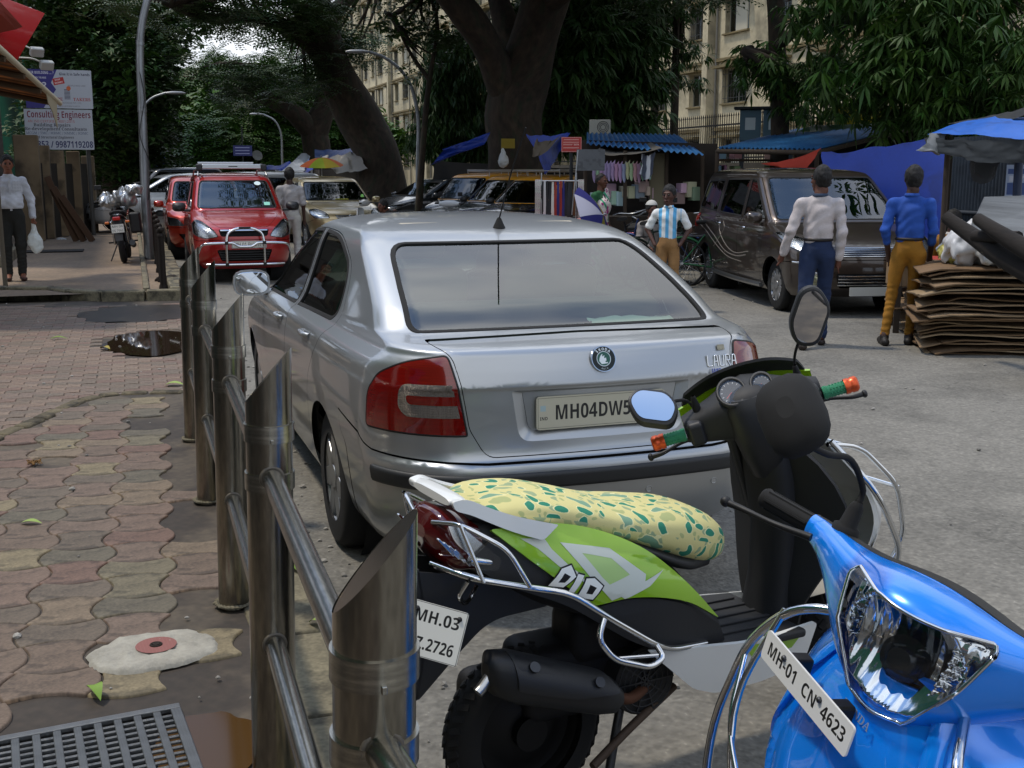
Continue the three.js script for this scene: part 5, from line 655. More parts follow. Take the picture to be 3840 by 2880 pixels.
 const tl = add('tail_light', seatLoft(smoothSec([[-.3,.755,.785,.03],[-.286,.715,.82,.075],[-.248,.68,.825,.105],[-.199,.675,.81,.122]])), phys(0x4a0608, { roughness: .12, clearcoat: 1 }), t);
 for (const s of [1,-1]) { const lp = rounded([[-.276,.815,.01],[-.234,.79,.03],[-.161,.722,.01],[-.171,.7,.01],[-.223,.705,.02],[-.23,.735,.01],[-.262,.765,.02]],.02); let g = shellPanel((u, v) => [u, v, zb(u, v, .016)], lp, .004,.03), b = patch((u, v) => [u, v, zb(u, v, -.002)], polyD(lp), [],.03); const rf = [0,1,2,3].map((k) => xf(bx(.006,.06,.01,0,0,0,.002), -.285 + k * .014,.757 - k * .01, zb(-.28,.75,.008), 0,0,.75)); rf.push(xf(cyl(.01,.01,.055,0,0,0,12), -.21,.722, zb(-.21,.72,.009), 0,0,1.35)); if (s < 0) { g = mirrorZ(g); b = mirrorZ(b); } const o = add('indicator_lens', g, M.lens, tl); add('reflector', [b, ...rf.map((q) => s < 0 ? mirrorZ(clean(q)) : q)], M.chrome, o); }
 pair('mudguard_side', shellPanel((u, v) => [u, v, .075], rounded([[-.36,.7,.02],[-.05,.64,.02],[.02,.56,.02],[-.15,.55,.05],[-.23,.48,.03],[-.33,.385,.02],[-.36,.39,.01],[-.32,.55,.05]],.02), .006,.05), M.plastic);
 add('mudguard', shellPanel((u, v) => [-.34 + .02 * Math.sin(u * 3), .7 - u * .31, v * .075],[[0,-1],[1,-1],[1,1],[0,1]],.006,.05), M.plastic, t);
 const pl = add('number_plate', plateGeo(.135,.12,.004,.006), textured(plateTex(['MH.03', 'BZ.2726'], { w: 320, h: 284, bg: '#d4d4cc', fill: .8, size: .62 }), .5), t); pl.rotation.set(-.3,-.72,-.16, 'YXZ'); pl.position.set(-.325,.575,.14);
 for (const x of [-.05,.05]) add('plate_bolt', new THREE.SphereGeometry(.006,8,6).translate(x, .042,.004), M.black, pl);
 const C = []; for (const s of [1,-1]) { C.push(bend([[-.29,.8,.05 * s],[-.272,.82,.15 * s],[-.178,.765,.2 * s],[-.125,.675,.215 * s]],.006,.03), bend([[-.297,.705,.06 * s],[-.255,.7,.17 * s],[-.11,.668,.215 * s],[-.02,.645,.22 * s],[.08,.575,.225 * s],[.24,.472,.215 * s],[.31,.438,.19 * s],[.45,.415,.15 * s]],.0085,.05), bend([[-.272,.82,.15 * s],[-.227,.69,.185 * s]],.005), bend([[-.262,.695,.175 * s],[-.279,.655,.16 * s],[-.241,.62,.13 * s],[-.2,.65,.1 * s]],.006,.03), bend([[.075,.57,.225 * s],[.05,.53,.24 * s],[.09,.475,.25 * s],[.2,.435,.25 * s],[.25,.445,.235 * s],[.24,.472,.215 * s]],.008,.03), bar([.1,.475,.245 * s],[.23,.455,.235 * s],.005)); }
 add('guard_frame', C, M.chrome, t);
 const ey = (x) => .395 - .36 * x;
 const ex = add('exhaust', loft([[-.205,.018],[-.19,.048],[-.14,.058],[-.02,.056],[.09,.052],[.145,.042],[.175,.02]].map(([x, r]) => ring(x, ey(x), .165, r, r * 1.05,2.6,22, V(0,0,1)))), std(0x17181a, .5,.1, { bumpMap: rep(grainTex, 8), bumpScale: .0006 }), t);
 add('heat_shield', shellPanel((u, v) => { const r = .062; return [u, ey(u) + Math.sin(v) * r, .165 + Math.cos(v) * r]; }, rounded([[-.15,-.3],[-.16,1.6],[.1,1.5],[.14,.4],[.0,-.2]],.12), .004,.03), M.plastic, ex);
 for (const [u, v] of [[-.105,.75],[.075,.65]]) add('bolt', cyl(.013,.013,.008,0,0,0,14).rotateX(Math.PI / 2 - v).translate(u, ey(u) + Math.sin(v) * .068,.165 + Math.cos(v) * .068), M.darkSteel, ex);
 add('tail_pipe', tube([[-.19,.46,.165],[-.215,.435,.17],[-.228,.425,.172]],.013,12), M.steel, ex);
 add('exhaust_pipe', tube([[.165,.33,.165],[.23,.305,.14],[.33,.3,.08]],.014,10), std(0x5b3a28,.7,.6), ex);
 add('engine', [bx(.34,.2,.17,.15,.33,-.03,.04), bx(.3,.14,.1,.02,.28,-.1,.04), bx(.2,.15,.14,.2,.45,0,.04)], std(0x17171a, .6,.4), t);
 const fan = []; for (let k = 1; k < 6; k++) fan.push(new THREE.TorusGeometry(.017 * k, .0022,5,30).translate(.295,.325,.112)); for (let k = 0; k < 10; k++) fan.push(xf(bx(.085,.004,.004,.045,0,0), 0,0,0,0,0, k * .63).translate(.295,.325,.112)); add('fan_grille', [cyl(.1,.092,.12,0,0,0,30).rotateX(Math.PI / 2).translate(.295,.325,.045), ...fan], M.plastic, t);
 add('kick_lever', tube([[.42,.27,.07],[.24,.22,.13],[.1,.165,.17]],.011,8), std(0x4a3c30,.7,.5), t);
 for (const s of [1,-1]) add('centre_stand', tube([[.25,.26,.07 * s],[.2,.08,.1 * s],[.17,-.035,.13 * s]],.012,8), M.darkSteel, t);
 const rw = scooterWheel(t); rw.position.set(0,.215,0);
 add('floor_board', [bx(.34,.025,.34,.62,.39,0,.01), ...[-2,-1,0,1,2].map((k) => bx(.28,.006,.012,.62,.405, k * .05,.002))], dk, t);
 const bpS = (o) => (u, v) => [u, v, .165 + o + .2 * (v - .36) - .05 * clamp((u - .65) / .3)];
 const bp = pair('belly_panel', shellPanel(bpS(0), rounded([[.245,.44,.01],[.55,.405,.02],[.86,.4,.02],[.84,.27,.03],[.5,.265,.02],[.42,.295,.02]],.02), .01,.04), white);
 add('decal', patch(bpS(.002), polyD([[.56,.395],[.8,.385],[.76,.345],[.6,.355]]), [],.04), green, bp);
 const lsx = curve1([[.36,.8],[.46,.79],[.65,.8],[.8,.77],[.92,.73]]), lw = curve1([[.34,.1],[.45,.13],[.58,.19],[.72,.235],[.84,.19],[.92,.1]]);
 const outl = []; for (let y = .36; y <= .92; y += .05) outl.push([lw(y), y]); for (let y = .91; y >= .36; y -= .05) outl.push([-lw(y), y]);
 add('leg_shield', shellPanel((u, v) => [lsx(v) + .9 * u * u, v, u], outl, .012,.04), dk, t);
 add('front_cover', shellPanel((u, v) => [lsx(v) + .085 + .22 * (1 - Math.min(1, (u / (lw(v) + .03)) ** 2)) * (1 - .9 * clamp((v - .72) / .25)) + .35 * u * u, v, u], rounded([[.16,.42],[.24,.58],[.265,.72],[.19,.88],[0,.93],[-.19,.88],[-.265,.72],[-.24,.58],[-.16,.42],[0,.38]],.06), .012,.03), white, t);
 add('column_cover', loft([[.4,.76,.085,.05],[.5,.775,.08,.055],[.66,.775,.08,.06],[.8,.745,.09,.065],[.9,.71,.085,.06],[.97,.69,.07,.05]].map(([y, x, a, b]) => ring(x + .04, y, 0, a, b, 2.6,22, V(0,0,1), V(1,0,0)))), dk, t);
 add('front_rack', [...[1,-1].flatMap((s) => [bend([[.82,.91,.16 * s],[.93,.9,.17 * s],[1.08,.78,.18 * s],[1.14,.62,.17 * s],[1.08,.52,.16 * s]],.007,.05), bend([[.79,.93,.2 * s],[.9,.8,.27 * s],[1.02,.63,.26 * s],[1.08,.54,.2 * s]],.0085,.08)]), bar([.95,.885,.17],[.95,.885,-.17],.006), bar([1.09,.77,.18],[1.09,.77,-.18],.006)], M.chrome, t);
 // steering: turned hard left about the raked column
 const st = new THREE.Group(); st.name = 'steering'; t.add(st); st.position.set(.715,.93,0); st.rotation.order = 'ZYX'; st.rotation.z = .42; st.rotation.y = 1.0;
 const hb = add('handlebar_cover', loft([[-.235,.034,.034,.06],[-.2,.045,.042,.06],[-.13,.06,.055,.065],[-.06,.085,.072,.07],[0,.095,.08,.072],[.06,.085,.072,.07],[.13,.06,.055,.065],[.2,.045,.042,.06],[.235,.034,.034,.06]].map(([z, a, b, y]) => ring(.0, y, z, a, b, 2.9,20))), dk, st);
 add('inner_cover', loft([[-.12,.0,.06,.06],[-.05,-.02,.075,.075],[.03,-.025,.09,.085],[.1,-.02,.095,.085],[.13,-.005,.085,.075]].map(([y, x, a, b]) => ring(x, y, 0, a, b, 3,22, V(0,0,1), V(1,0,0)))), M.plastic, hb);
 add('front_cowl', shellPanel((u, v) => [.03 + .1 * Math.cos(v) * (1 - (u / .3) ** 2 * .5), .07 + .098 * Math.sin(v) * (1 - (u / .27) ** 2 * .55), u],[[-.235,-.7],[.235,-.7],[.235,.1],[.11,.3],[-.11,.3],[-.235,.1]],.008,.04), green, hb); add('visor', shellPanel((u, v) => [.035 + .1 * Math.cos(v) * (1 - (u / .3) ** 2 * .5), .07 + .1 * Math.sin(v) * (1 - (u / .27) ** 2 * .55), u],[[-.22,.15],[.22,.15],[.2,.7],[.09,1.15],[-.09,1.15],[-.2,.7]],.008,.04), dk, hb);
 for (const [z, r] of [[-.05,.046],[.052,.034]]) { const g = add('gauge', [new THREE.TorusGeometry(r, .007,8,28), new THREE.CircleGeometry(r, 28).translate(0,0,-.003)], M.plastic, hb); g.position.set(-.035,.142, z); g.rotation.set(0,-Math.PI / 2,0); g.rotateX(-1.1); add('gauge_glass', new THREE.CircleGeometry(r * .94,28).translate(0,0,.003), M.lens, g); add('dial', new THREE.CircleGeometry(r * .9,28), textured(canvasTex(128,128, (c) => { c.fillStyle = '#18191a'; c.fillRect(0,0,128,128); c.strokeStyle = '#cfcfcf'; c.lineWidth = 3; for (let i = 0; i < 11; i++) { const a = 2.4 + i * .45; c.beginPath(); c.moveTo(64 + 46 * Math.cos(a), 64 + 46 * Math.sin(a)); c.lineTo(64 + 56 * Math.cos(a), 64 + 56 * Math.sin(a)); c.stroke(); } c.strokeStyle = '#c33'; c.beginPath(); c.moveTo(64,64); c.lineTo(30,88); c.stroke(); })), g); }
 const gg = std(0x2f8a62,.6,0, { bumpMap: rep(grainTex, 60), bumpScale: .004 }), oc = phys(0xd2562a, { roughness: .3, metalness: .5 });
 const bars = new THREE.Group(); bars.name = 'bars'; bars.position.set(-.03,.06,0); bars.scale.z = .74; hb.scale.z = .8; st.add(bars);
 add('bar_tube', bar([0,0,-.25],[0,0,.25],.012,10), M.black, bars);
 for (const s of [1,-1]) { gripBar(bars, s, gg, oc, .125,.255); lever(bars, s, .235, M.black).position.set(-.02,-.02,0); add('switch_box', bx(.06,.07,.06,-.0,0, s * .215,.014), M.plastic, bars); const knobs = []; for (let k = 0; k < 8; k++) for (let r = 0; r < 5; r++) { const a = k / 8 * 6.283; knobs.push(new THREE.SphereGeometry(.0024,5,4).translate(Math.cos(a) * .0168, Math.sin(a) * .0168, s * (.285 + r * .011))); } tag(add('grip_studs', knobs, gg, bars), null, null, null, 'stuff'); }
 sideMirror(bars, 1,[.03,.03,.19],[.04,.11,.2],[-.03,.235,.27], { n: [-.8,-.08,1.77], u: [.45,1.0,.25] });
 sideMirror(bars, -1,[.03,.03,-.19],[.03,.085,-.225],[-.02,.11,-.34], { n: [-.5,1.15,1.2], u: [.87,.02,.48] });
 const fw = scooterWheel(st); fw.position.set(.17,-.73,0); add('fork', [bar([.03,0,.07],[.16,-.72,.07],.017), bar([.03,0,-.07],[.16,-.72,-.07],.017)], M.darkSteel, st);
 add('front_mudguard', shellPanel((u, v) => [.17 + .245 * Math.cos(u), -.73 + .245 * Math.sin(u), v],[[-.3,-.07],[2.4,-.07],[2.4,.07],[-.3,.07]],.005,.04), white, st);
}
{ // ------------------------------------------------------------ blue scooter
 const t = thing('blue_scooter', 'bright blue scooter in the foreground with front number plate and large headlight', 'scooter', [2.085,0,-1.635], Math.PI - .03);
 t.rotation.order = 'YXZ'; t.rotation.x = -.2;
 const blue = phys(0x0a84f2, { roughness: .22, clearcoat: 1, clearcoatRoughness: .03, metalness: .15 }), dk = M.plastic;
 const hw = curve1([[.3,.14],[.42,.22],[.55,.285],[.68,.285],[.78,.235],[.84,.16]]);
 const ax = curve1([[.3,1.06],[.45,1.04],[.6,1.01],[.75,.955],[.84,.9]]);
 const AS = (u, v) => { const q = clamp(Math.abs(u) / hw(v), 0,1.2); const crease = .012 * Math.exp(-(((Math.abs(u) - .62 * hw(v)) / .012) ** 2)); return [ax(v) - .14 * q ** 2.4 + crease + .02 * Math.exp(-((u / .05) ** 2)) * sstep(.5,.8, v), v, u]; };
 const ol = []; for (let y = .32; y <= .845; y += .04) ol.push([hw(y), y]); for (let y = .84; y >= .32; y -= .04) ol.push([-hw(y), y]);
 const apron = add('front_apron', shellPanel(AS, ol, .012,.03), blue, t);
 const ol2 = rounded([[.12,.32],[.25,.45],[.31,.66],[.3,.82],[.2,.88],[-.2,.88],[-.3,.82],[-.31,.66],[-.25,.45],[-.12,.32]],.06); add('leg_shield', shellPanel((u, v) => [ax(v) - .2 + .1 * (1 - (u / .3) ** 2), v, u], ol2,.012,.05), dk, t);
 for (const s of [1,-1]) { const lp = rounded([[.1 * s, .44],[.17 * s, .5],[.185 * s, .57],[.15 * s, .56],[.09 * s, .48]],.015); const o = add('indicator', shellPanel((u, v) => { const p = AS(u, v); return [p[0] + .006, p[1], p[2]]; }, lp, .005,.03), M.lens, apron); add('indicator_bowl', patch((u, v) => { const p = AS(u, v); return [p[0] + .0015, p[1], p[2]]; }, polyD(lp), [],.03), std(0x9a9a98,.25,.8), o);
 const pan = rounded([[.055 * s, .86],[.1 * s, .84],[.165 * s, .72],[.19 * s, .56],[.2 * s, .54],[.175 * s, .74],[.11 * s, .86]],.01); add('apron_rib', shellPanel((u, v) => { const p = AS(u, v); return [p[0] + .009, p[1], p[2]]; }, pan, .012,.03), blue, apron); }
 // brand lettering in silver on the apron
 { const o = add('lettering', new THREE.PlaneGeometry(.105,.026), new THREE.MeshStandardMaterial({ map: canvasTex(512,128, (c, w, h) => { c.clearRect(0,0, w, h); c.fillStyle = '#aebfd6'; c.font = 'bold 96px serif'; c.textAlign = 'center'; c.textBaseline = 'middle'; c.fillText('HONDA', w / 2, h / 2, w); }), transparent: true, roughness: .35, metalness: .6 }), apron); o.rotation.set(-.38, Math.PI / 2,0, 'YXZ'); o.position.set(AS(.0,.765)[0] + .012,.765,-.02); }
 const pl = add('number_plate', plateGeo(.285,.058,.004,.008), textured(plateTex(['MH-01  CN  4623'], { w: 1024, h: 208, bg: '#dcdcd8', frame: false, fill: .9, size: .62 }), .45), t); pl.rotation.set(-.16, Math.PI / 2 + .0,0, 'YXZ'); pl.position.set(1.03,.768,.055);
 for (const x of [-.075,.045]) add('plate_bolt', new THREE.SphereGeometry(.006,8,6).translate(x, .012,.005), M.darkSteel, pl); for (const x of [-.075,.06]) add('plate_bracket', bx(.03,.035,.05, x, .0,-.026,.006), M.black, pl);
 // chrome guard round the apron
 const C = []; for (const s of [1,-1]) C.push(bend([[.86,.84,.13 * s],[.95,.82,.23 * s],[.99,.7,.315 * s],[1.04,.5,.325 * s],[1.07,.36,.27 * s],[1.06,.32,.14 * s]],.0095,.07,10), bend([[.96,.79,.26 * s],[1.05,.62,.25 * s],[1.08,.45,.16 * s],[1.08,.4,.0]],.007,.08,10), bend([[1.0,.66,.31 * s],[1.065,.56,.23 * s],[1.08,.47,.1 * s]],.006,.06,10));
 add('guard_frame', C, M.chrome, t);
 // steering with the headlight nacelle, turned to its left
 const st = new THREE.Group(); st.name = 'steering'; t.add(st); st.position.set(.855,.825,0); st.rotation.order = 'ZYX'; st.rotation.z = .42; st.rotation.y = .4; st.rotation.x = .1;
 const ringAt = (z) => { const a = Math.abs(z), k = clamp(1 - a / .34), f = sstep(0,1, k); return { y: .085 + .035 * sstep(.1,.33, a), x: .02 - .05 * sstep(.05,.33, a), up: lerp(.022,.075, f), dn: lerp(.024,.18, f ** 1.4), fr: lerp(.022,.145, f), bk: lerp(.02,.085, f) }; };
 const N = (u, v) => { const r = ringAt(u), c = Math.cos(v), s = Math.sin(v); return [r.x + (c > 0 ? r.fr : r.bk) * Math.sign(c) * Math.abs(c) ** .75, r.y + (s > 0 ? r.up : r.dn) * Math.sign(s) * Math.abs(s) ** .85, u]; };
 const lampPts = rounded([[-.125,.62,.04],[-.06,.28,.1],[0,.2,.1],[.06,.28,.1],[.125,.62,.04],[.135,.3,.1],[.115,-.35,.15],[.055,-1.12,.1],[-.055,-1.12,.1],[-.115,-.35,.15],[-.135,.3,.1]],.05);
 const shellO = [[-.3,-1.75],[.3,-1.75],[.3,1.35],[-.3,1.35]];
 const dens = (p) => { const o = []; p.forEach((a, i) => { const b = p[(i + 1) % p.length]; for (let j = 0; j < 24; j++) o.push([lerp(a[0], b[0], j / 24), lerp(a[1], b[1], j / 24)]); }); return o; };
 const nac = add('headlight_nacelle', patch(N, dens(shellO), [lampPts],.025), blue, st);
 add('rear_cover', patch((u, v) => { const p = N(u, v); return p; }, dens([[-.3,1.37],[.3,1.37],[.3,4.53],[-.3,4.53]]), [],.03), dk, nac);
 const lens = add('headlight', patch((u, v) => { const p = N(u, v); return [p[0] + .003, p[1], p[2]]; }, lampPts, [],.02), M.lens, nac);
 add('headlight_rim', tube(lampPts.filter((_, i) => i % 2 === 0).map(([u, v]) => { const p = N(u, v); return [p[0] + .001, p[1], p[2]]; }), .0038,6,90, true), M.chrome, lens);
 { const Rf = (u, v) => { const p = N(u, v), q = Math.hypot(p[2] / .12, (p[1] - .03) / .1); const k = .085 * Math.max(.12,1 - q * q); const fac = .0014 * Math.sin(p[2] * 240); return [p[0] - .012 - k + fac, p[1], p[2]]; }; add('reflector', patch(Rf, lampPts, [],.011), std(0xd9dde0,.09,1), lens);
 const bulb = add('bulb', [cyl(.012,.012,.03,0,0,0,14).rotateZ(-Math.PI / 2), new THREE.SphereGeometry(.013,14,10).translate(.02,0,0)], std(0xb8bcc0,.15,.8), lens); bulb.position.set(.06,.03,0);
 add('projector', [loft([ring(.045,.02,0,.045,.04,2.2,20, V(0,0,1)), ring(.085,.02,0,.04,.036,2.2,20, V(0,0,1)), ring(.1,.02,0,.02,.018,2.2,20, V(0,0,1))])], std(0x3a3c3e, .2,.7), lens); for (const q of [1,-1]) add('side_reflector', patch((u, v) => { const p = N(u, v); return [p[0] - .016 - .02 * Math.abs(Math.sin(p[1] * 150)), p[1], p[2]]; }, [[.075 * q, .3],[.118 * q, .52],[.122 * q, .25],[.1 * q, -.3],[.07 * q, -.55],[.08 * q, -.1]],[],.012), M.chrome, lens); }
 const bars = new THREE.Group(); bars.name = 'bars'; bars.position.set(-.02,.12,0); st.add(bars);
 for (const s of [1,-1]) { add('hand_grip', [lathe([[.017,0],[.02,.008],[.0185,.02],[.0185,.115],[.021,.122],[.018,.128]],18).rotateX(s > 0 ? Math.PI / 2 : -Math.PI / 2).translate(-.005,0, s * .29), ...[0,1,2,3,4,5].map((k) => xf(bx(.004,.004,.1,0,0,0), -.005 + .0185 * Math.cos(k), .0185 * Math.sin(k), s * .355))], M.rubber, bars); lever(bars, s, .285, M.black); }
 for (const s of [1,-1]) add('mirror_stem', [lathe([[.026,0],[.025,.012],[.017,.016],[.014,.05],[.008,.062]],16).translate(0,.018, s * .235), tube([[0,.07, s * .235],[.005,.105, s * .236],[.07,.15, s * .25],[.16,.15, s * .25],[.25,.16, s * .26]],.006,8,18), xf(loft([ring(0,0,.034,.02,.015,2.4,18), ring(0,0,.028,.05,.036,2.5,18), ring(0,0,.014,.072,.052,2.7,18), ring(0,0,0,.078,.056,2.8,18), ring(0,0,-.006,.074,.052,2.8,18)]), .285,.195, s * .27,-.3, Math.PI / 2, s * -.6)], M.rubber, bars);
 add('column_cover', loft([[.36,.86,.11,.05],[.6,.85,.11,.07],[.85,.8,.1,.07]].map(([y, x, a, b]) => ring(x, y, 0, a, b, 2.6,18, V(0,0,1), V(1,0,0)))), dk, t);
 const fw = scooterWheel(st); fw.position.set(.24,-.62,0); add('fork', [bar([.15,-.5,.07],[.22,-.61,.07],.017), bar([.15,-.5,-.07],[.22,-.61,-.07],.017)], M.darkSteel, st);
 add('front_mudguard', shellPanel((u, v) => [.24 + .25 * Math.cos(u), -.62 + .25 * Math.sin(u) - 6 * v * v, v],[[-.3,-.075],[2.4,-.075],[2.4,.075],[-.3,.075]],.005,.04), blue, st);
 add('floor_board', bx(.4,.03,.36,.68,.33,0,.01), dk, t);
 add('body', seatLoft(smoothSec([[-.5,.62,.74,.08],[-.2,.5,.78,.17],[.2,.4,.76,.19],[.42,.33,.66,.17],[.52,.32,.45,.15]])), blue, t);
 add('seat', seatLoft(smoothSec([[-.42,.76,.8,.08],[-.3,.75,.85,.14],[0,.74,.84,.16],[.3,.71,.81,.15],[.44,.7,.77,.1]])), M.rubber, t);
 const rw = scooterWheel(t); rw.position.set(0,.215,0); add('side_stand', tube([[.45,.24,-.09],[.42,.1,-.2],[.4,-.04,-.27]],.011,8), M.darkSteel, t); add('engine', bx(.5,.2,.2,.15,.27,0,.05), M.black, t);
}
// ---------------------------------------------------------------- people: smooth distance fields meshed with surface nets
function sdfMesh(f, lo, hi, cell) {
 const n = [0,1,2].map((k) => Math.max(2, Math.ceil((hi[k] - lo[k]) / cell) + 1)), [nx, ny, nz] = n, F = new Float32Array(nx * ny * nz);
 for (let k = 0, q = 0; k < nz; k++) for (let j = 0; j < ny; j++) for (let i = 0; i < nx; i++, q++) F[q] = f(lo[0] + i * cell, lo[1] + j * cell, lo[2] + k * cell);
 const id = new Int32Array(nx * ny * nz).fill(-1), pos = [], idx = [], at = (i, j, k) => i + nx * (j + ny * k);
 for (let k = 0; k < nz - 1; k++) for (let j = 0; j < ny - 1; j++) for (let i = 0; i < nx - 1; i++) {
 let m = 0; const c = []; for (let b = 0; b < 8; b++) { const v = F[at(i + (b & 1), j + (b >> 1 & 1), k + (b >> 2))]; c.push(v); if (v < 0) m |= 1 << b; }
 if (m === 0 || m === 255) continue; let x = 0, y = 0, z = 0, w = 0;
 for (let a = 0; a < 8; a++) for (const s of [1,2,4]) { if (a & s) continue; const b = a | s; if ((c[a] < 0) === (c[b] < 0)) continue; const t = c[a] / (c[a] - c[b]); x += (a & 1) + (s === 1 ? t : 0); y += (a >> 1 & 1) + (s === 2 ? t : 0); z += (a >> 2) + (s === 4 ? t : 0); w++; }
 id[at(i, j, k)] = pos.length / 3; pos.push(lo[0] + (i + x / w) * cell, lo[1] + (j + y / w) * cell, lo[2] + (k + z / w) * cell);
 }
 for (let k = 1; k < nz - 1; k++) for (let j = 1; j < ny - 1; j++) for (let i = 1; i < nx - 1; i++) { const v = F[at(i, j, k)] < 0; for (const [d, e, g] of [[[1,0,0],[0,1,0],[0,0,1]],[[0,1,0],[0,0,1],[1,0,0]],[[0,0,1],[1,0,0],[0,1,0]]]) { const u = F[at(i + d[0], j + d[1], k + d[2])] < 0; if (u === v) continue; const q = (p, r) => id[at(i - p * e[0] - r * g[0], j - p * e[1] - r * g[1], k - p * e[2] - r * g[2])]; const A = q(0,0), B = q(1,0), C = q(1,1), D = q(0,1); if (A < 0 || B < 0 || C < 0 || D < 0) continue; v ? idx.push(A, B, C, A, C, D) : idx.push(A, C, B, A, D, C); } }
 const nor = [], e = cell * .5; for (let i = 0; i < pos.length; i += 3) { const [x, y, z] = [pos[i], pos[i + 1], pos[i + 2]]; const g = V(f(x + e, y, z) - f(x - e, y, z), f(x, y + e, z) - f(x, y - e, z), f(x, y, z + e) - f(x, y, z - e)).normalize(); nor.push(g.x, g.y, g.z); }
 const uv = []; for (let i = 0; i < pos.length; i += 3) uv.push(pos[i] + pos[i + 2] * .7, pos[i + 1]);
 return bufgeo(pos, nor, uv, idx);
}
const smin = (a, b, k) => { const h = clamp(.5 + .5 * (b - a) / k); return b + (a - b) * h - k * h * (1 - h); };
function cone(a, b, r0, r1, sz = 1) { const ab = [b[0] - a[0], b[1] - a[1], (b[2] - a[2]) * sz], l = ab[0] ** 2 + ab[1] ** 2 + ab[2] ** 2 || 1e-9; return (x, y, z) => { const px = x - a[0], py = y - a[1], pz = (z - a[2]) * sz, t = clamp((px * ab[0] + py * ab[1] + pz * ab[2]) / l); return Math.hypot(px - ab[0] * t, py - ab[1] * t, pz - ab[2] * t) - lerp(r0, r1, t); }; }
const ball = (c, r, sx = 1, sy = 1, sz = 1) => (x, y, z) => Math.hypot((x - c[0]) / sx, (y - c[1]) / sy, (z - c[2]) / sz) - r;
const blend = (fs, k) => (x, y, z) => { let d = 9; for (const f of fs) d = smin(d, f(x, y, z), k); return d; };
const crease = (f, amp, fr, seed) => (x, y, z) => f(x, y, z) + amp * (fbm(x * fr + seed, y * fr * .7, z * fr, 2) - .5);
function boundsOf(pts, pad) { const lo = [9,9,9], hi = [-9,-9,-9]; for (const p of pts) for (let k = 0; k < 3; k++) { lo[k] = Math.min(lo[k], p[k] - pad); hi[k] = Math.max(hi[k], p[k] + pad); } return [lo, hi]; }
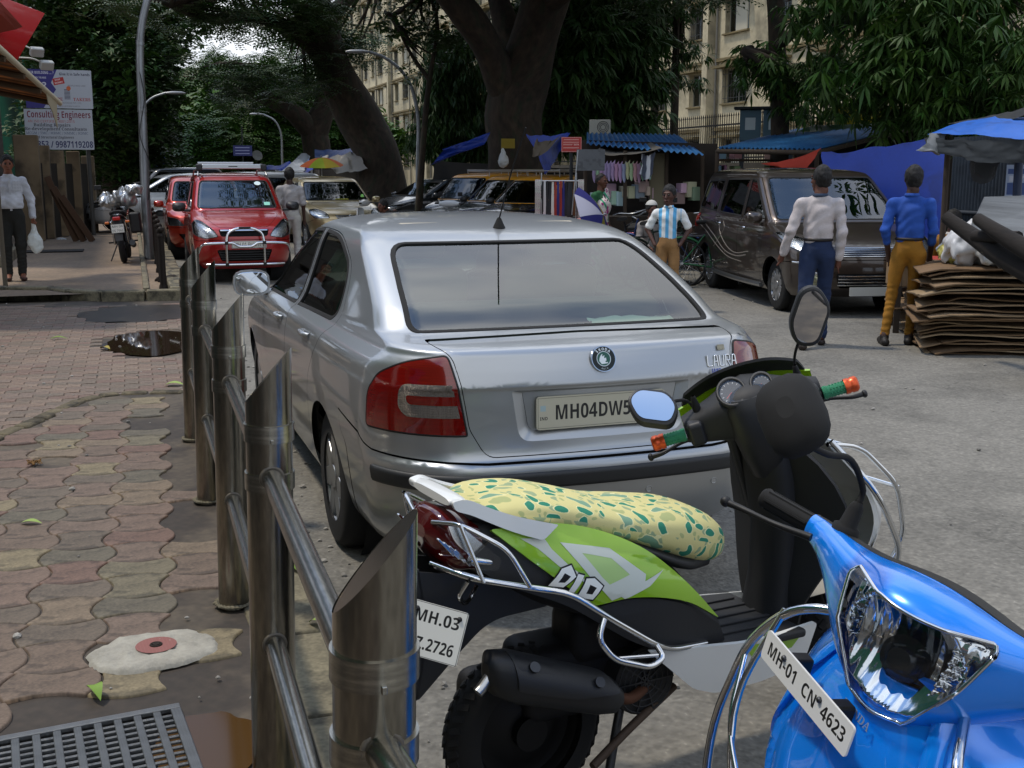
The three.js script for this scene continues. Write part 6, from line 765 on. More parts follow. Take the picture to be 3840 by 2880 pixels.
function person(label, pos, turn, o) {
 const t = thing('person', label, 'person', pos, turn, null), H = o.h / 1.7, c = o.cell ?? .014, kid = o.kid ? 1 : 0, S = (p) => p.map((v) => v * H), J = {};
 const base = { hip: [.085,.9,0], knee: [.095,.49,.015], ankle: [.09,.085,-.02], toe: [.1,.035,.13], shoulder: [.17,1.368,-.012], elbow: [.212,1.1,-.03], wrist: [.222,.86,.03], pelvis: [0,.95,0], chest: [0,1.27,0], neck: [0,1.45,-.01], head: [0,1.595,.015] };
 for (const k of ['pelvis', 'chest', 'neck', 'head']) J[k] = S(o.pose?.[k] || base[k]);
 for (const s of ['L', 'R']) for (const k of ['hip', 'knee', 'ankle', 'toe', 'shoulder', 'elbow', 'wrist']) { const q = o.pose?.[k + s] || [base[k][0] * (s === 'R' ? -1 : 1), base[k][1], base[k][2]]; J[k + s] = S(q); }   // L: +x
 const w = (o.build ?? 1) * H, skin = std(o.skin ?? 0x6b4230,.6), sh = o.shirtM || std(o.shirt, .85,0, { map: rep(blotchTex, 3), bumpMap: rep(grainTex, 12), bumpScale: .002 }), tr = o.trouserM || std(o.trousers, .88,0, { map: rep(blotchTex, 4), bumpMap: rep(grainTex, 14), bumpScale: .002 });
 // body: one continuous skin
 const bodyF = [cone(J.pelvis, J.chest, .085 * w, .1 * w), cone(J.chest, J.neck, .08 * w, .05 * w), cone(J.neck, J.head, .052 * H, .05 * H)], pts = [J.pelvis, J.chest, J.head];
 for (const s of ['L', 'R']) { bodyF.push(cone(J['hip' + s], J['knee' + s],.06 * w, .045 * H), cone(J['knee' + s], J['ankle' + s],.045 * H, .034 * H), cone(J['ankle' + s], J['toe' + s],.036 * H, .03 * H), cone(J.chest, J['shoulder' + s],.07 * w, .04 * w), cone(J['shoulder' + s], J['elbow' + s],.042 * w, .033 * H), cone(J['elbow' + s], J['wrist' + s],.036 * H, .026 * H), cone(J.pelvis, J['hip' + s],.08 * w, .06 * w)); pts.push(J['toe' + s], J['wrist' + s], J['elbow' + s], J['ankle' + s], J['knee' + s]); }
 const parts = []; { const f = blend(bodyF, .03 * H), [lo, hi] = boundsOf(pts, .12 * H); parts.push(sdfMesh(f, lo, hi, c)); }
 { // head with face
 const h = J.head, yaw = o.look ?? 0, cs = Math.cos(yaw), sn = Math.sin(yaw), k = H * (kid ? 1.12 : 1), P = (x, y, z) => [h[0] + (x * cs + z * sn) * k, h[1] + y * k, h[2] + (-x * sn + z * cs) * k];
 const hf = blend([ball(P(0,.025,-.012), .1 * k, .76,1.02,.95), cone(P(0,-.03,.03), P(0,-.085,.045), .062 * k, .038 * k), cone(P(0,-.1,-.03), J.neck, .052 * k, .055 * H)],.03 * k);
 const det = blend([hf, cone(P(0,.015,.088), P(0,-.028,.108), .009 * k, .015 * k), cone(P(-.035,.03,.082), P(.035,.03,.082), .01 * k, .01 * k), ball(P(.077,-.005,-.005), .026 * k, .4,1,.7), ball(P(-.077,-.005,-.005), .026 * k, .4,1,.7), cone(P(-.02,-.062,.083), P(.02,-.062,.083), .0085 * k, .0085 * k)],.012 * k);
 const eye = (s) => ball(P(.03 * s, .008,.092), .013 * k); const ff = (x, y, z) => Math.max(det(x, y, z), -Math.min(eye(1)(x, y, z), eye(-1)(x, y, z)) - .002);
 const [lo, hi] = boundsOf([h],.16 * k); lo[1] -= .03 * k; parts.push(sdfMesh(ff, lo, hi, o.headCell ?? .008));
 const body = add('body', parts, skin, t);
 for (const s of [1,-1]) { const e = P(.03 * s, .008,.083); add('eye', new THREE.SphereGeometry(.0125 * k, 10,8).translate(...e), std(0x1c1512,.25), body); }
 if (o.lips !== false) add('mouth', xf(new THREE.SphereGeometry(.02 * k, 10,6).scale(1,.22,.35), ...P(0,-.062,.088), 0, yaw), std(0x5a2a22,.6), body);
 const hz = o.hairLow ?? -.07; const cap = blend([ball(P(0,.03,-.02), .108 * k, .8,1.02,.98), ball(P(0,-.03,-.045), .065 * k, 1.0,1,.75), ...(o.longHair ? [ball(P(0,-.02,-.075), .055 * k), ball(P(0,-.06,-.1), .045 * k, 1,1,.9)] : [])],.02);
 const hairF = crease((x, y, z) => { const lx = x - h[0], ly = (y - h[1]) / k, lz = z - h[2], fz = (lx * sn + lz * cs) / k; const cut = Math.max(hz - ly + Math.max(0, fz + .01) * 1.55, fz - .085); return Math.max(cap(x, y, z), cut * k * .8); }, .02 * k, 40,3);
 const [l2, h2] = boundsOf([h],.17 * k); add('hair', sdfMesh(hairF, l2, h2, o.headCell ?? .008), std(o.hair ?? 0x0c0a09,.75), body);
 // hands: palm, four fingers, thumb
 for (const s of ['L', 'R']) { if (o.noHand?.includes(s)) continue; const wr = V(...J['wrist' + s]), el = V(...J['elbow' + s]), d = wr.clone().sub(el).normalize(), sg = s === 'L' ? 1 : -1; let side = V(0,0,1).addScaledVector(d, -d.z).normalize(); const nrm = d.clone().cross(side).normalize(), hs = H * .95, Q = (a, b, e) => wr.clone().addScaledVector(d, a * hs).addScaledVector(side, b * hs).addScaledVector(nrm, e * hs * sg).toArray();
 const fist = o.fist?.includes(s), fs = [cone(Q(.0,0,0), Q(.075,0,0), .026 * hs, .03 * hs, 1)], pp = [Q(0,0,0), Q(.1,0,0)]; [.028,.01,-.009,-.026].forEach((b, i) => { const L = [.058,.066,.062,.048][i], a0 = .085, cu = fist ? 1.4 : .35; const k1 = Q(a0, b, .002), k2 = Q(a0 + L * .5 * (fist ? .5 : 1), b * 1.08,-cu * L * .3 - .0), k3 = fist ? Q(a0 - .01, b, -.045) : Q(a0 + L * .95, b * 1.1,-cu * L * .75); fs.push(blend([cone(k1, k2,.0095 * hs, .0085 * hs), cone(k2, k3,.0085 * hs, .007 * hs)],.004)); pp.push(k2, k3); }); const t1 = Q(.03,.03,-.008), t2 = Q(.065,.052,-.018), t3 = Q(.095,.05,-.028); fs.push(blend([cone(t1, t2,.013 * hs, .0105 * hs), cone(t2, t3,.0105 * hs, .008 * hs)],.004)); pp.push(t2, t3);
 const f = (x, y, z) => { let m = 9; for (const g of fs) m = smin(m, g(x, y, z), .006); return m; }; const [lo, hi] = boundsOf(pp, .045 * hs); parts.push(sdfMesh(f, lo, hi, o.handCell ?? .006)); }
 body.geometry = merge(parts);
 }
 const body = t.children[0];
 { // trousers or skirt
 const fs = [cone([J.pelvis[0], J.pelvis[1] + .06 * H, J.pelvis[2]], J.pelvis, .135 * w, .145 * w, 1.3)], p2 = [J.pelvis], lowT = o.shorts ? .9 : 1;
 for (const s of ['L', 'R']) { const kn = J['knee' + s], an = J['ankle' + s], hp = J['hip' + s]; const end = o.shorts ? kn.map((v, i) => lerp(v, an[i],.12)) : an.map((v, i) => lerp(kn[i], v, .97)); const wide = o.legW ?? 1; fs.push(blend([cone([hp[0], hp[1] - .02 * H, hp[2]], kn, .088 * w, .064 * w * wide, 1.05), cone(kn, end, .064 * w * wide, .052 * w * wide)],.03)); p2.push(kn, end, hp); }
 let f = blend(fs, .035 * H); if (o.saree) f = blend([cone([0,1.0 * H, 0],[0,.09 * H, .02],.14 * w, .21 * w, 1.2)],.02), p2.push([0,.06,0]);
 const [lo, hi] = boundsOf(p2,.2 * H); const cutY = o.saree ? .05 * H : Math.min(...['L', 'R'].map((s) => (o.shorts ? lerp(J['knee' + s][1], J['ankle' + s][1],.14) : J['ankle' + s][1] + .005))) - .03; const f4 = crease(f, .018 * H, 13,5), f2 = (x, y, z) => f4(x, y, z) + .003 * H * sstep(.75,.3, y) * Math.sin((y + .1 * fbm(x * 9, y * 6, z * 9,2)) * 110);
 const top = J.pelvis[1] + .1 * H; const g = add('trousers', sdfMesh((x, y, z) => Math.max(f2(x, y, z), y - top), lo, hi, c), tr, body); if (o.saree) g.name = 'saree_skirt'; if (o.belt) add('belt', new THREE.TorusGeometry(.13 * w, .016 * H, 6,30).rotateX(Math.PI / 2).scale(1,1,.8).translate(J.pelvis[0], top - .02 * H, J.pelvis[2]), std(o.belt, .6), g);
 }
 { // shirt
 const untuck = o.untuck ? -.1 : .045; const fs = [cone([J.pelvis[0], J.pelvis[1] + (untuck + .03) * H, J.pelvis[2]], J.chest, .138 * w * (o.belly ?? 1), .146 * w, 1.28), cone(J.chest, [J.neck[0], J.neck[1] - .07 * H, J.neck[2]],.135 * w, .09 * w, 1.3)], p2 = [J.pelvis, J.chest, J.neck]; if (o.belly > 1) fs.push(ball([J.pelvis[0], J.pelvis[1] + .13 * H, J.pelvis[2] + .05 * H],.13 * w, 1,1,.9));
 for (const s of ['L', 'R']) { const a = J['shoulder' + s], e = J['elbow' + s], q = J['wrist' + s]; fs.push(cone(J.chest, [a[0] * .9 + J.chest[0] * .1, a[1] - .02 * H, a[2]],.1 * w, .06 * w, 1.1), cone([J.neck[0], J.neck[1] - .045 * H, J.neck[2]],[a[0], a[1] - .012 * H, a[2]],.055 * w, .05 * w)); const sl = o.sleeve ?? 1; fs.push(sl >= 1 ? blend([cone(a, e, .058 * w, .05 * w), cone(e, e.map((v, i) => lerp(v, q[i],.94 * (sl - 1 > 0 ? .5 : 1))), .05 * w, .041 * w)],.02) : cone(a, a.map((v, i) => lerp(v, e[i], sl)), .058 * w, .064 * w)); p2.push(a, e, q); }
 const f = blend(fs, .028 * H), [lo, hi] = boundsOf(p2,.19 * H), ny = J.neck[1] + .005 * H, by = J.pelvis[1] + untuck * H, f3 = crease(f, .022 * H, 10,9), f2 = (x, y, z) => f3(x, y, z) + .0035 * H * Math.sin((y * .8 + x * .5 + .12 * fbm(x * 7, y * 5, z * 7,2)) * 75);
 const arm = (x) => Math.abs(x - J.chest[0]) > .16 * w; const g = add('shirt', sdfMesh((x, y, z) => Math.max(f2(x, y, z), y - ny, arm(x) ? -9 : by - y), lo, hi, c), sh, body);
 if (o.collar) add('collar', [lathe([[.062 * H, 0],[.074 * H, .012 * H],[.064 * H, .035 * H],[.06 * H, .03 * H]],22).translate(J.neck[0], J.neck[1] - .02 * H, J.neck[2])], o.collarM || sh, g); o.shirtMesh = g;
 }
 if (o.shoes) for (const s of ['L', 'R']) { const a = J['ankle' + s], b = J['toe' + s], d = V(b[0] - a[0],0, b[2] - a[2]).normalize(), y = Math.min(a[1] - .05 * H, b[1]), heel = [a[0] - d.x * .055 * H, y + .0, a[2] - d.z * .055 * H], f = blend([cone(heel, b, .04 * H, .038 * H), cone([a[0], a[1] - .01, a[2]],[lerp(a[0], b[0],.5), y + .02, lerp(a[2], b[2],.5)], o.sandal ? .02 : .045 * H, .03 * H)],.02), [lo, hi] = boundsOf([heel, b, a],.08 * H); add('shoe', sdfMesh((x, yy, z) => Math.max(f(x, yy, z), (o.sandal ? yy - (y + .018) : -9), y - .033 * H - yy), lo, hi, .01), std(o.shoes, .6), body); }
 return { t, body, J, H, o };
}
const lookAway = (p) => Math.PI - Math.atan2(p.x, -p.z), lookBack = (p) => Math.atan2(-p.x, -p.z);
{ // man with carrier bag at the left edge
 const p = onGround(62,1052, FAR); const P = person('standing man in white shirt and dark trousers with a plastic bag at the left edge', [p.x, FAR, p.z], lookBack(p) + .05, { h: 1.72, build: 1.08, belly: 1.12, shirt: 0xcfd2d8, trousers: 0x22231f, skin: 0x7a4a34, collar: true, shoes: 0x3a2016, sandal: true, untuck: false, fist: ['L', 'R'], pose: { elbowR: [-.3,1.15,-.06], wristR: [-.2,.98,.14], elbowL: [.27,1.12,-.03], wristL: [.27,.87,.04] } });
 const b = add('pocket', xf(bx(.11,.13,.006,0,0,0,.002), .09,1.32,.122,-.05), P.o.shirtMesh.material, P.o.shirtMesh); add('placket', xf(bx(.03,.42,.006,0,0,0,.002), 0,1.19,.135,.04), P.o.shirtMesh.material, P.o.shirtMesh);
 const w = P.t.localToWorld(V(.275,.8,.06)); const bag = add('carrier_bag', sdfMesh(crease(blend([cone([0,-.08,0],[0,-.26,0],.035,.1,1.5), cone([0,-.26,0],[.02,-.34,0],.1,.09,1.5), cone([0,.02,0],[0,-.1,0],.012,.03)],.03), .05,18,4), [-.16,-.46,-.14],[.16,.06,.14],.011), phys(0xdfe4e0, { roughness: .4, transmission: .25, thickness: 0 })); bag.position.copy(w); tag(bag, 'white plastic carrier bag hanging from the hand of the man at left', 'bag');
}
{ const p = atDist(1092,850,19.5); person('man in a grey t-shirt walking away beside the red hatchback', [p.x, 0, p.z], lookAway(p), { h: 1.68, shirt: 0xa9a5a4, trousers: 0xb9b7b0, skin: 0x3a2419, sleeve: .85, untuck: true, shoes: 0x1a1614, cell: .018, headCell: .012, handCell: .009, pose: { kneeL: [.1,.5,.05], ankleL: [.1,.09,.06], kneeR: [-.1,.49,.03], ankleR: [-.09,.1,-.12] } }); }
const stripeM = std(0xffffff, .85,0, { map: dataTex(128,4, (u) => { const k = (u * 4) % 1; const c = k > .5 ? [92,168,214] : [222,224,222]; return c; }) });
{ const p = atDist(2502,1000,13.6); const P = person('boy in a pale blue and white striped shirt and tan shorts', [p.x, 0, p.z], lookBack(p) - .1, { h: 1.45, kid: 1, build: .88, shirtM: stripeM, trousers: 0x9a7346, skin: 0x4a2c20, sleeve: .8, shorts: true, legW: 1.25, shoes: 0x2a2420, sandal: true, noHand: ['L', 'R'], collar: true, look: -.25, pose: { elbowL: [.29,1.13,-.05], wristL: [.17,.92,.08], elbowR: [-.29,1.13,-.05], wristR: [-.17,.92,.08] } });
 const g = P.o.shirtMesh.geometry, q = g.attributes.position, u = g.attributes.uv; for (let i = 0; i < q.count; i++) { const x = q.getX(i); u.setXY(i, Math.abs(x) > .155 ? .05 : (x + .155) / .31 * .92,.5); } }
{ const p = onGround(3048,1298); person('man in a pale pink shirt and blue jeans walking away, looking left', [p.x, 0, p.z], lookAway(p) + .05, { h: 1.67, build: .98, shirt: 0xc9c0bf, trousers: 0x1d2f52, skin: 0x5a3424, sleeve: 1, belt: 0x1a120c, collar: true, collarM: std(0x2a3a52,.8), shoes: 0x241a14, sandal: true, look: .75, cell: .012, pose: { elbowL: [.255,1.12,-.04], wristL: [.32,.89,.05], elbowR: [-.215,1.1,-.05], wristR: [-.2,.85,-.0], kneeL: [.1,.5,-.05], ankleL: [.11,.11,-.24], toeL: [.12,.035,-.1], kneeR: [-.085,.5,.1], ankleR: [-.08,.085,.12], toeR: [-.08,.035,.27] } }); }
{ const p = onGround(3385,1292); person('man in a blue shirt and mustard trousers seen from behind', [p.x, 0, p.z], lookAway(p) - .05, { h: 1.67, build: .93, shirt: 0x1f4fa8, trousers: 0x9a6a18, skin: 0x3c2318, sleeve: 1.5, belt: 0x1c130d, collar: true, shoes: 0x1c1712, look: .35, cell: .012, legW: .85, pose: { elbowL: [.222,1.11,-.05], wristL: [.19,.88,.06], elbowR: [-.212,1.1,.0], wristR: [-.19,.88,.12], kneeL: [.13,.49,.0], ankleL: [.17,.09,-.1], toeL: [.21,.035,.03], kneeR: [-.06,.49,.06], ankleR: [-.05,.085,.03], toeR: [-.06,.035,.18] } }); }
const sareeTex = dataTex(256,256, (u, v) => { const s = Math.sin((u * 5 + v * 3) * 6.283 + 3 * tfbm(u, v, 4,3,91)), n = tfbm(u, v, 14,3,92); if (n > .66) return [150,40,110]; if (s > .7) return [40,140,100]; if (n < .3) return [60,52,58]; return [196,188,182]; });
{ const p = atDist(2252,840,18.2); const sm = std(0xffffff, .8,0, { map: rep(sareeTex, 1.2) }); const P = person('woman in a white, green and purple patterned saree beside the tie stall', [p.x, 0, p.z], lookBack(p) + 1.0, { h: 1.58, build: 1.0, shirt: 0x1f5a34, trouserM: sm, saree: true, skin: 0x54301f, sleeve: .7, longHair: true, cell: .016, headCell: .01, handCell: .008, untuck: true, hairLow: -.01 });
 const H = P.H, f = crease(blend([cone([.1 * H, 1.4 * H, .0],[-.02,1.18 * H, .06],.085,.13,1.25), cone([-.02,1.18 * H, .06],[-.1 * H, .95 * H, .04],.13,.13,1.2), cone([0,1.25 * H, -.03],[0,.98 * H, 0],.14,.15,1.15)],.05), .04,12,2); add('saree_drape', sdfMesh(f, [-.32,.75 * H, -.25],[.32,1.5 * H, .28],.016), sm, P.body); }
{ const p = atDist(3572,820,13.2); person('seated man in a mustard shirt behind the blue shirted man', [p.x, -.18, p.z], lookAway(p) - .5, { h: 1.62, shirt: 0x9a6a12, trousers: 0x2a2622, skin: 0x4a2a1c, collar: true, collarM: std(0xc8c4bc, .8), shoes: 0x181412, sleeve: 1, cell: .018, headCell: .012, handCell: .009, pose: { hipL: [.1,.68,0], hipR: [-.1,.68,0], kneeL: [.13,.66,.42], kneeR: [-.13,.66,.42], ankleL: [.13,.27,.4], ankleR: [-.13,.27,.4], toeL: [.13,.225,.55], toeR: [-.13,.225,.55], pelvis: [0,.72,0], chest: [0,1.04,.02], neck: [0,1.22,.02], head: [0,1.36,.04], shoulderL: [.17,1.135,.01], shoulderR: [-.17,1.135,.01], elbowL: [.24,.92,.1], elbowR: [-.24,.92,.1], wristL: [.16,.8,.34], wristR: [-.16,.8,.34] } });
 tag(add('stool', [cyl(.16,.15,.04,0,.4,0,20), ...[0,1,2,3].map((k) => bar([.1 * Math.cos(k * 1.57 + .8), .4,.1 * Math.sin(k * 1.57 + .8)],[.15 * Math.cos(k * 1.57 + .8), 0,.15 * Math.sin(k * 1.57 + .8)],.012,6))], std(0x3a2c20,.8)), 'wooden stool under the seated man in mustard', 'stool').position.set(p.x, 0, p.z); }
{ const p = atDist(2440,840,17.0); const P = person('man in a white skull cap sitting among the bicycles', [p.x, -.2, p.z], lookBack(p) + .4, { h: 1.6, shirt: 0x86807c, trousers: 0x5a5550, skin: 0x5a3626, shoes: 0x181412, sleeve: 1, cell: .02, headCell: .012, handCell: .01, pose: { hipL: [.1,.68,0], hipR: [-.1,.68,0], kneeL: [.13,.66,.42], kneeR: [-.13,.66,.42], ankleL: [.13,.27,.4], ankleR: [-.13,.27,.4], toeL: [.13,.225,.55], toeR: [-.13,.225,.55], pelvis: [0,.72,0], chest: [0,1.04,.02], neck: [0,1.22,.02], head: [0,1.36,.04], shoulderL: [.17,1.135,.01], shoulderR: [-.17,1.135,.01], elbowL: [.24,.92,.1], elbowR: [-.24,.92,.1], wristL: [.16,.8,.34], wristR: [-.16,.8,.34] } }); const h = P.J.head; add('skull_cap', new THREE.SphereGeometry(.105,18,10,0,6.3,0,1.35).scale(.85,.9,1).translate(h[0], h[1] + .055, h[2] - .02), std(0xb9b8b4,.9), P.body);
 tag(add('stool', [cyl(.16,.15,.04,0,.38,0,20), ...[0,1,2,3].map((k) => bar([.1 * Math.cos(k * 1.57 + .8), .38,.1 * Math.sin(k * 1.57 + .8)],[.15 * Math.cos(k * 1.57 + .8), 0,.15 * Math.sin(k * 1.57 + .8)],.012,6))], std(0x3a2c20,.8)), 'low stool under the man in the skull cap', 'stool').position.set(p.x, 0, p.z); }
{ const p = atDist(1478,800,22.5); person('man bending low beside the gold hatchback', [p.x, -.05, p.z], lookBack(p) - .9, { h: 1.62, shirt: 0x2a2624, trousers: 0x1c1c20, skin: 0x5a3424, shoes: 0x161210, sleeve: 1, cell: .02, headCell: .012, handCell: .01, pose: { hipL: [.1,.62,-.15], hipR: [-.1,.62,-.15], kneeL: [.13,.48,.22], kneeR: [-.13,.48,.22], pelvis: [0,.66,-.15], chest: [0,.88,.08], neck: [0,.99,.2], head: [0,1.08,.3], shoulderL: [.175,.97,.12], shoulderR: [-.175,.97,.12], elbowL: [.24,.74,.22], elbowR: [-.24,.74,.22], wristL: [.16,.55,.34], wristR: [-.16,.55,.34] } }); }
// ---------------------------------------------------------------- lamp posts, chained posts, motorcycle, left side
const M_galv = std(0x8f9396,.42,.8, { map: rep(blotchTex, 2,1) });
function lampPost(label, pts, r0, r1, o = {}) { const t = thing('street_lamp', label, 'street lamp', pts[0].toArray(), 0, 'curved street lamp posts'); const q = pts.map((p) => p.clone().sub(pts[0])); const pole = add('pole', tube(q, (k) => lerp(r0, r1, k), 12,60), o.mat || M_galv, t); for (const k of o.collars || []) { const c = new THREE.CatmullRomCurve3(q), p = c.getPointAt(k); add('collar', cyl(lerp(r0, r1, k) + .01, lerp(r0, r1, k) + .008,.09, p.x, p.y, p.z, 14), M_galv, pole); } const e = q[q.length - 1], d = e.clone().sub(q[q.length - 2]).normalize(); add('lamp_head', [loft([ring(0,0,0,.05,.03,2.4,12), ring(0,.01,.2,.11,.05,2.4,12), ring(0,.01,.5,.1,.045,2.4,12), ring(0,0,.62,.04,.02,2.4,12)]).rotateY(Math.atan2(d.x, d.z)).translate(e.x, e.y, e.z)], std(0x9a9c9e, .4,.5), t); return t; }
{ const A = (px, py) => atDist(px, py, 21.0); const b = A(546,720); lampPost('tall silver lamp post standing beside the parked motorcycle', [V(b.x, FAR, b.z), A(545,720), A(534,430), A(525,240), A(530,110), A(556,-10), A(600,-110), A(690,-190), A(820,-240)],.085,.05, { collars: [.42,.6] });
 const w = add('cable', tube([[0,0,0],[.05,-.5,.08],[-.05,-1.1,.09],[.08,-1.6,.06],[.02,-2.2,.08]].map((p) => V(...p).add(A(522,260)).add(V(0,0,.05))), .008,6,30), M.black); tag(w, 'loose black cable wound round the tall lamp post', 'cable'); }
{ const B = (px, py) => atDist(px, py, 31); const b = B(1567,640); lampPost('grey curved lamp post behind the dark taxis, before the layered tree', [V(b.x, 0, b.z), B(1567,640), B(1570,480), B(1562,400), B(1540,320), B(1500,260), B(1440,215), B(1385,195)],.07,.04, { collars: [.45] }); }
{ const B = (px, py) => atDist(px, py, 58); const b = B(1058,600); lampPost('thin far lamp post arching over the middle of the street', [V(b.x, 0, b.z), B(1058,600), B(1056,520), B(1046,478), B(1025,448), B(985,428)],.07,.04, {}); }
{ const B = (px, py) => atDist(px, py, 40); const b = B(535,500); lampPost('lamp arm reaching right behind the tall silver lamp post', [V(b.x, 0, b.z), B(535,560), B(536,430), B(545,392), B(575,365), B(622,348)],.06,.035, {}); }
{ // short cast posts with chain
 const m = std(0x241d18,.6,.6, { map: rep(blotchTex, 4) }); const zs = [-15.45,-16.6,-18.2,-19.9,-21.8,-23.9]; const tops = [];
 const labs = ['nearest', 'second', 'third', 'fourth', 'fifth', 'farthest'];
 zs.forEach((z, i) => { const t = thing('chain_post', `short dark iron post with ball top, ${labs[i]} of the chained row beside the kerb`, 'post', [.33 + .008 * i, FAR, z],0, 'chained iron posts'); add('shaft', lathe([[.06,0],[.055,.05],[.042,.08],[.04,.66],[.048,.68],[.048,.71],[.035,.73]],14), m, t); add('finial', new THREE.SphereGeometry(.042,14,10).translate(0,.775,0), m, t); tops.push(V(.33 + .008 * i, FAR + .66, z)); });
 for (let i = 0; i < zs.length - 1; i++) { const links = [], a = tops[i], b = tops[i + 1], n = Math.round(a.distanceTo(b) / .045); for (let k = 0; k <= n; k++) { const q = k / n, p = a.clone().lerp(b, q); p.y -= .28 * 4 * q * (1 - q); links.push(new THREE.TorusGeometry(.02,.006,5,8).scale(1,1.4,1).rotateY(k % 2 ? 0 : Math.PI / 2).rotateX(Math.PI / 2 - .5 * (1 - 2 * q)).translate(p.x, p.y, p.z)); } const o = add('chain', links, m); tag(o, `sagging iron chain, ${labs[i]} span between the short posts`, 'chain', 'chains between the iron posts'); }
}
function motorbike(t, tank, o = {}) { // side profile bike, x forward from rear axle
 const metal = std(0x2a2b2d, .45,.7), wheel = (x) => { const w = add('wheel', [lathe((() => { const q = []; for (let i = 0; i <= 10; i++) { const a = -2 + i / 10 * 4; q.push([.255 + Math.cos(a) * .048, Math.sin(a) * .05]); } return q; })(), 32).rotateX(Math.PI / 2)], M.tyre, t); w.position.set(x, .3,0); add('rim', [new THREE.TorusGeometry(.215,.018,8,30), cyl(.06,.06,.1,0,0,0,14).rotateX(Math.PI / 2), ...[0,1,2,3,4].map((k) => bx(.03,.2,.02,0,.11,0,.004).rotateZ(k * 1.2566))], M.darkSteel, w); return w; };
 wheel(0); wheel(1.27);
 add('fork', [1,-1].map((s) => bar([1.27,.3,.09 * s],[1.02,.98,.09 * s],.02)), M.steel, t); add('frame', [tube([[1.03,.9,0],[.7,.72,0],[.2,.7,0],[-.3,.78,0]],.025,8), tube([[1.03,.85,0],[.85,.4,0],[.4,.32,0],[0,.3,.08]],.025,8)], metal, t);
 add('engine', [bx(.36,.3,.24,.6,.42,0,.05), cyl(.09,.09,.2,.72,.6,0,14)], M.darkSteel, t); add('fuel_tank', seatLoft(smoothSec([[.4,.74,.8,.08],[.55,.72,.92,.13],[.8,.74,.96,.14],[.98,.8,.9,.08]])), tank, t); add('seat', seatLoft(smoothSec([[-.34,.84,.88,.07],[-.2,.8,.89,.12],[.1,.77,.86,.13],[.42,.74,.8,.11]])), M.rubber, t); add('tail_cowl', seatLoft(smoothSec([[-.48,.78,.82,.04],[-.38,.74,.84,.09],[-.1,.68,.8,.12],[.3,.66,.74,.11]])), tank, t);
 add('rear_mudguard', shellPanel((u, v) => [-.4 - .12 * u, .74 - .34 * u, v],[[0,-.07],[1,-.06],[1,.06],[0,.07]],.006,.1), M.plastic, t); add('tail_light', bx(.04,.06,.12,-.49,.76,0,.015), M.redLens, t);
 for (const s of [1,-1]) { add('indicator', xf(bx(.05,.04,.07,0,0,0,.015), -.42,.7,.16 * s), M.amber, t); add('hand_grip', bar([.98,1.06,.22 * s],[.93,1.06,.36 * s],.018), M.rubber, t); add('mirror', [tube([[1.0,1.07,.2 * s],[1.0,1.18,.26 * s],[.97,1.24,.32 * s]],.006,6), xf(bx(.02,.08,.13,0,0,0,.01), .97,1.27,.33 * s)], M.black, t); add('shock_absorber', bar([.02,.32,.11 * s],[-.12,.7,.11 * s],.022), M.chrome, t); add('foot_peg', bar([.45,.33,.1 * s],[.45,.33,.24 * s],.014), M.rubber, t); }
 add('handlebar', tube([[.98,1.06,-.24],[1.02,1.03,-.1],[1.02,1.0,0],[1.02,1.03,.1],[.98,1.06,.24]],.013,8), M.black, t); add('headlight', [loft([ring(1.08,.92,0,.08,.08,2.2,16, V(0,0,1)), ring(1.16,.92,0,.085,.09,2.2,16, V(0,0,1)), ring(1.18,.92,0,.06,.06,2.2,16, V(0,0,1))])], M.lens, t); add('exhaust', tube([[.6,.3,.14],[.3,.26,.17],[-.2,.34,.18]], (k) => .025 + .025 * sstep(.3,.6, k), 10), M.darkSteel, t); add('front_mudguard', shellPanel((u, v) => [1.27 + .33 * Math.cos(u), .3 + .33 * Math.sin(u), v],[[.5,-.06],[2.4,-.06],[2.4,.06],[.5,.06]],.005,.06), tank, t);
 add('side_stand', tube([[.4,.3,-.1],[.36,.02,-.24]],.012,6), M.darkSteel, t);
}
{ const p = onGround(468,985, FAR); const t = thing('motorcycle', 'black motorcycle seen from behind on the pavement, number plate below a side box', 'motorcycle', [p.x, FAR, p.z], Math.PI / 2 - .05); motorbike(t, phys(0x141416, { roughness: .3, clearcoat: 1 }));
 const pl = carPlate(t, ['MH 04', 'EG 7966'],.2,.14,[-.51,.6,.0], { style: 'normal' }); pl.rotation.y = -Math.PI / 2; add('side_box', bx(.36,.34,.18,-.05,.66,.27,.04), M.black, t); t.rotation.order = 'YXZ'; t.rotation.x = -.08;
 const g = sdfMesh(crease(blend([cone([-.2,0,-.28],[.1,.08,.1],.1,.14), cone([.1,.08,.1],[.25,.24,.42],.13,.09), cone([-.25,.05,-.35],[-.1,-.12,-.3],.1,.06)],.08), .18,9,6), [-.55,-.35,-.65],[.6,.6,.75],.022); const c = add('silver_cover', g, std(0xb9bcbf, .28,.75)); c.position.set(p.x, FAR + 1.0, p.z - .35); tag(c, 'crumpled silver cover bundled on the motorcycle seat', 'cover'); }
{ const p = onGround(665,930); const t = thing('motorcycle', 'white and dark motorcycle nosed in beside the red hatchback', 'motorcycle', [p.x - .1,.0, p.z - 1.0],-Math.PI / 2 + .3); motorbike(t, phys(0x8a8d90, { roughness: .3, clearcoat: 1 })); t.rotation.order = 'YXZ'; t.rotation.x = -.1; }
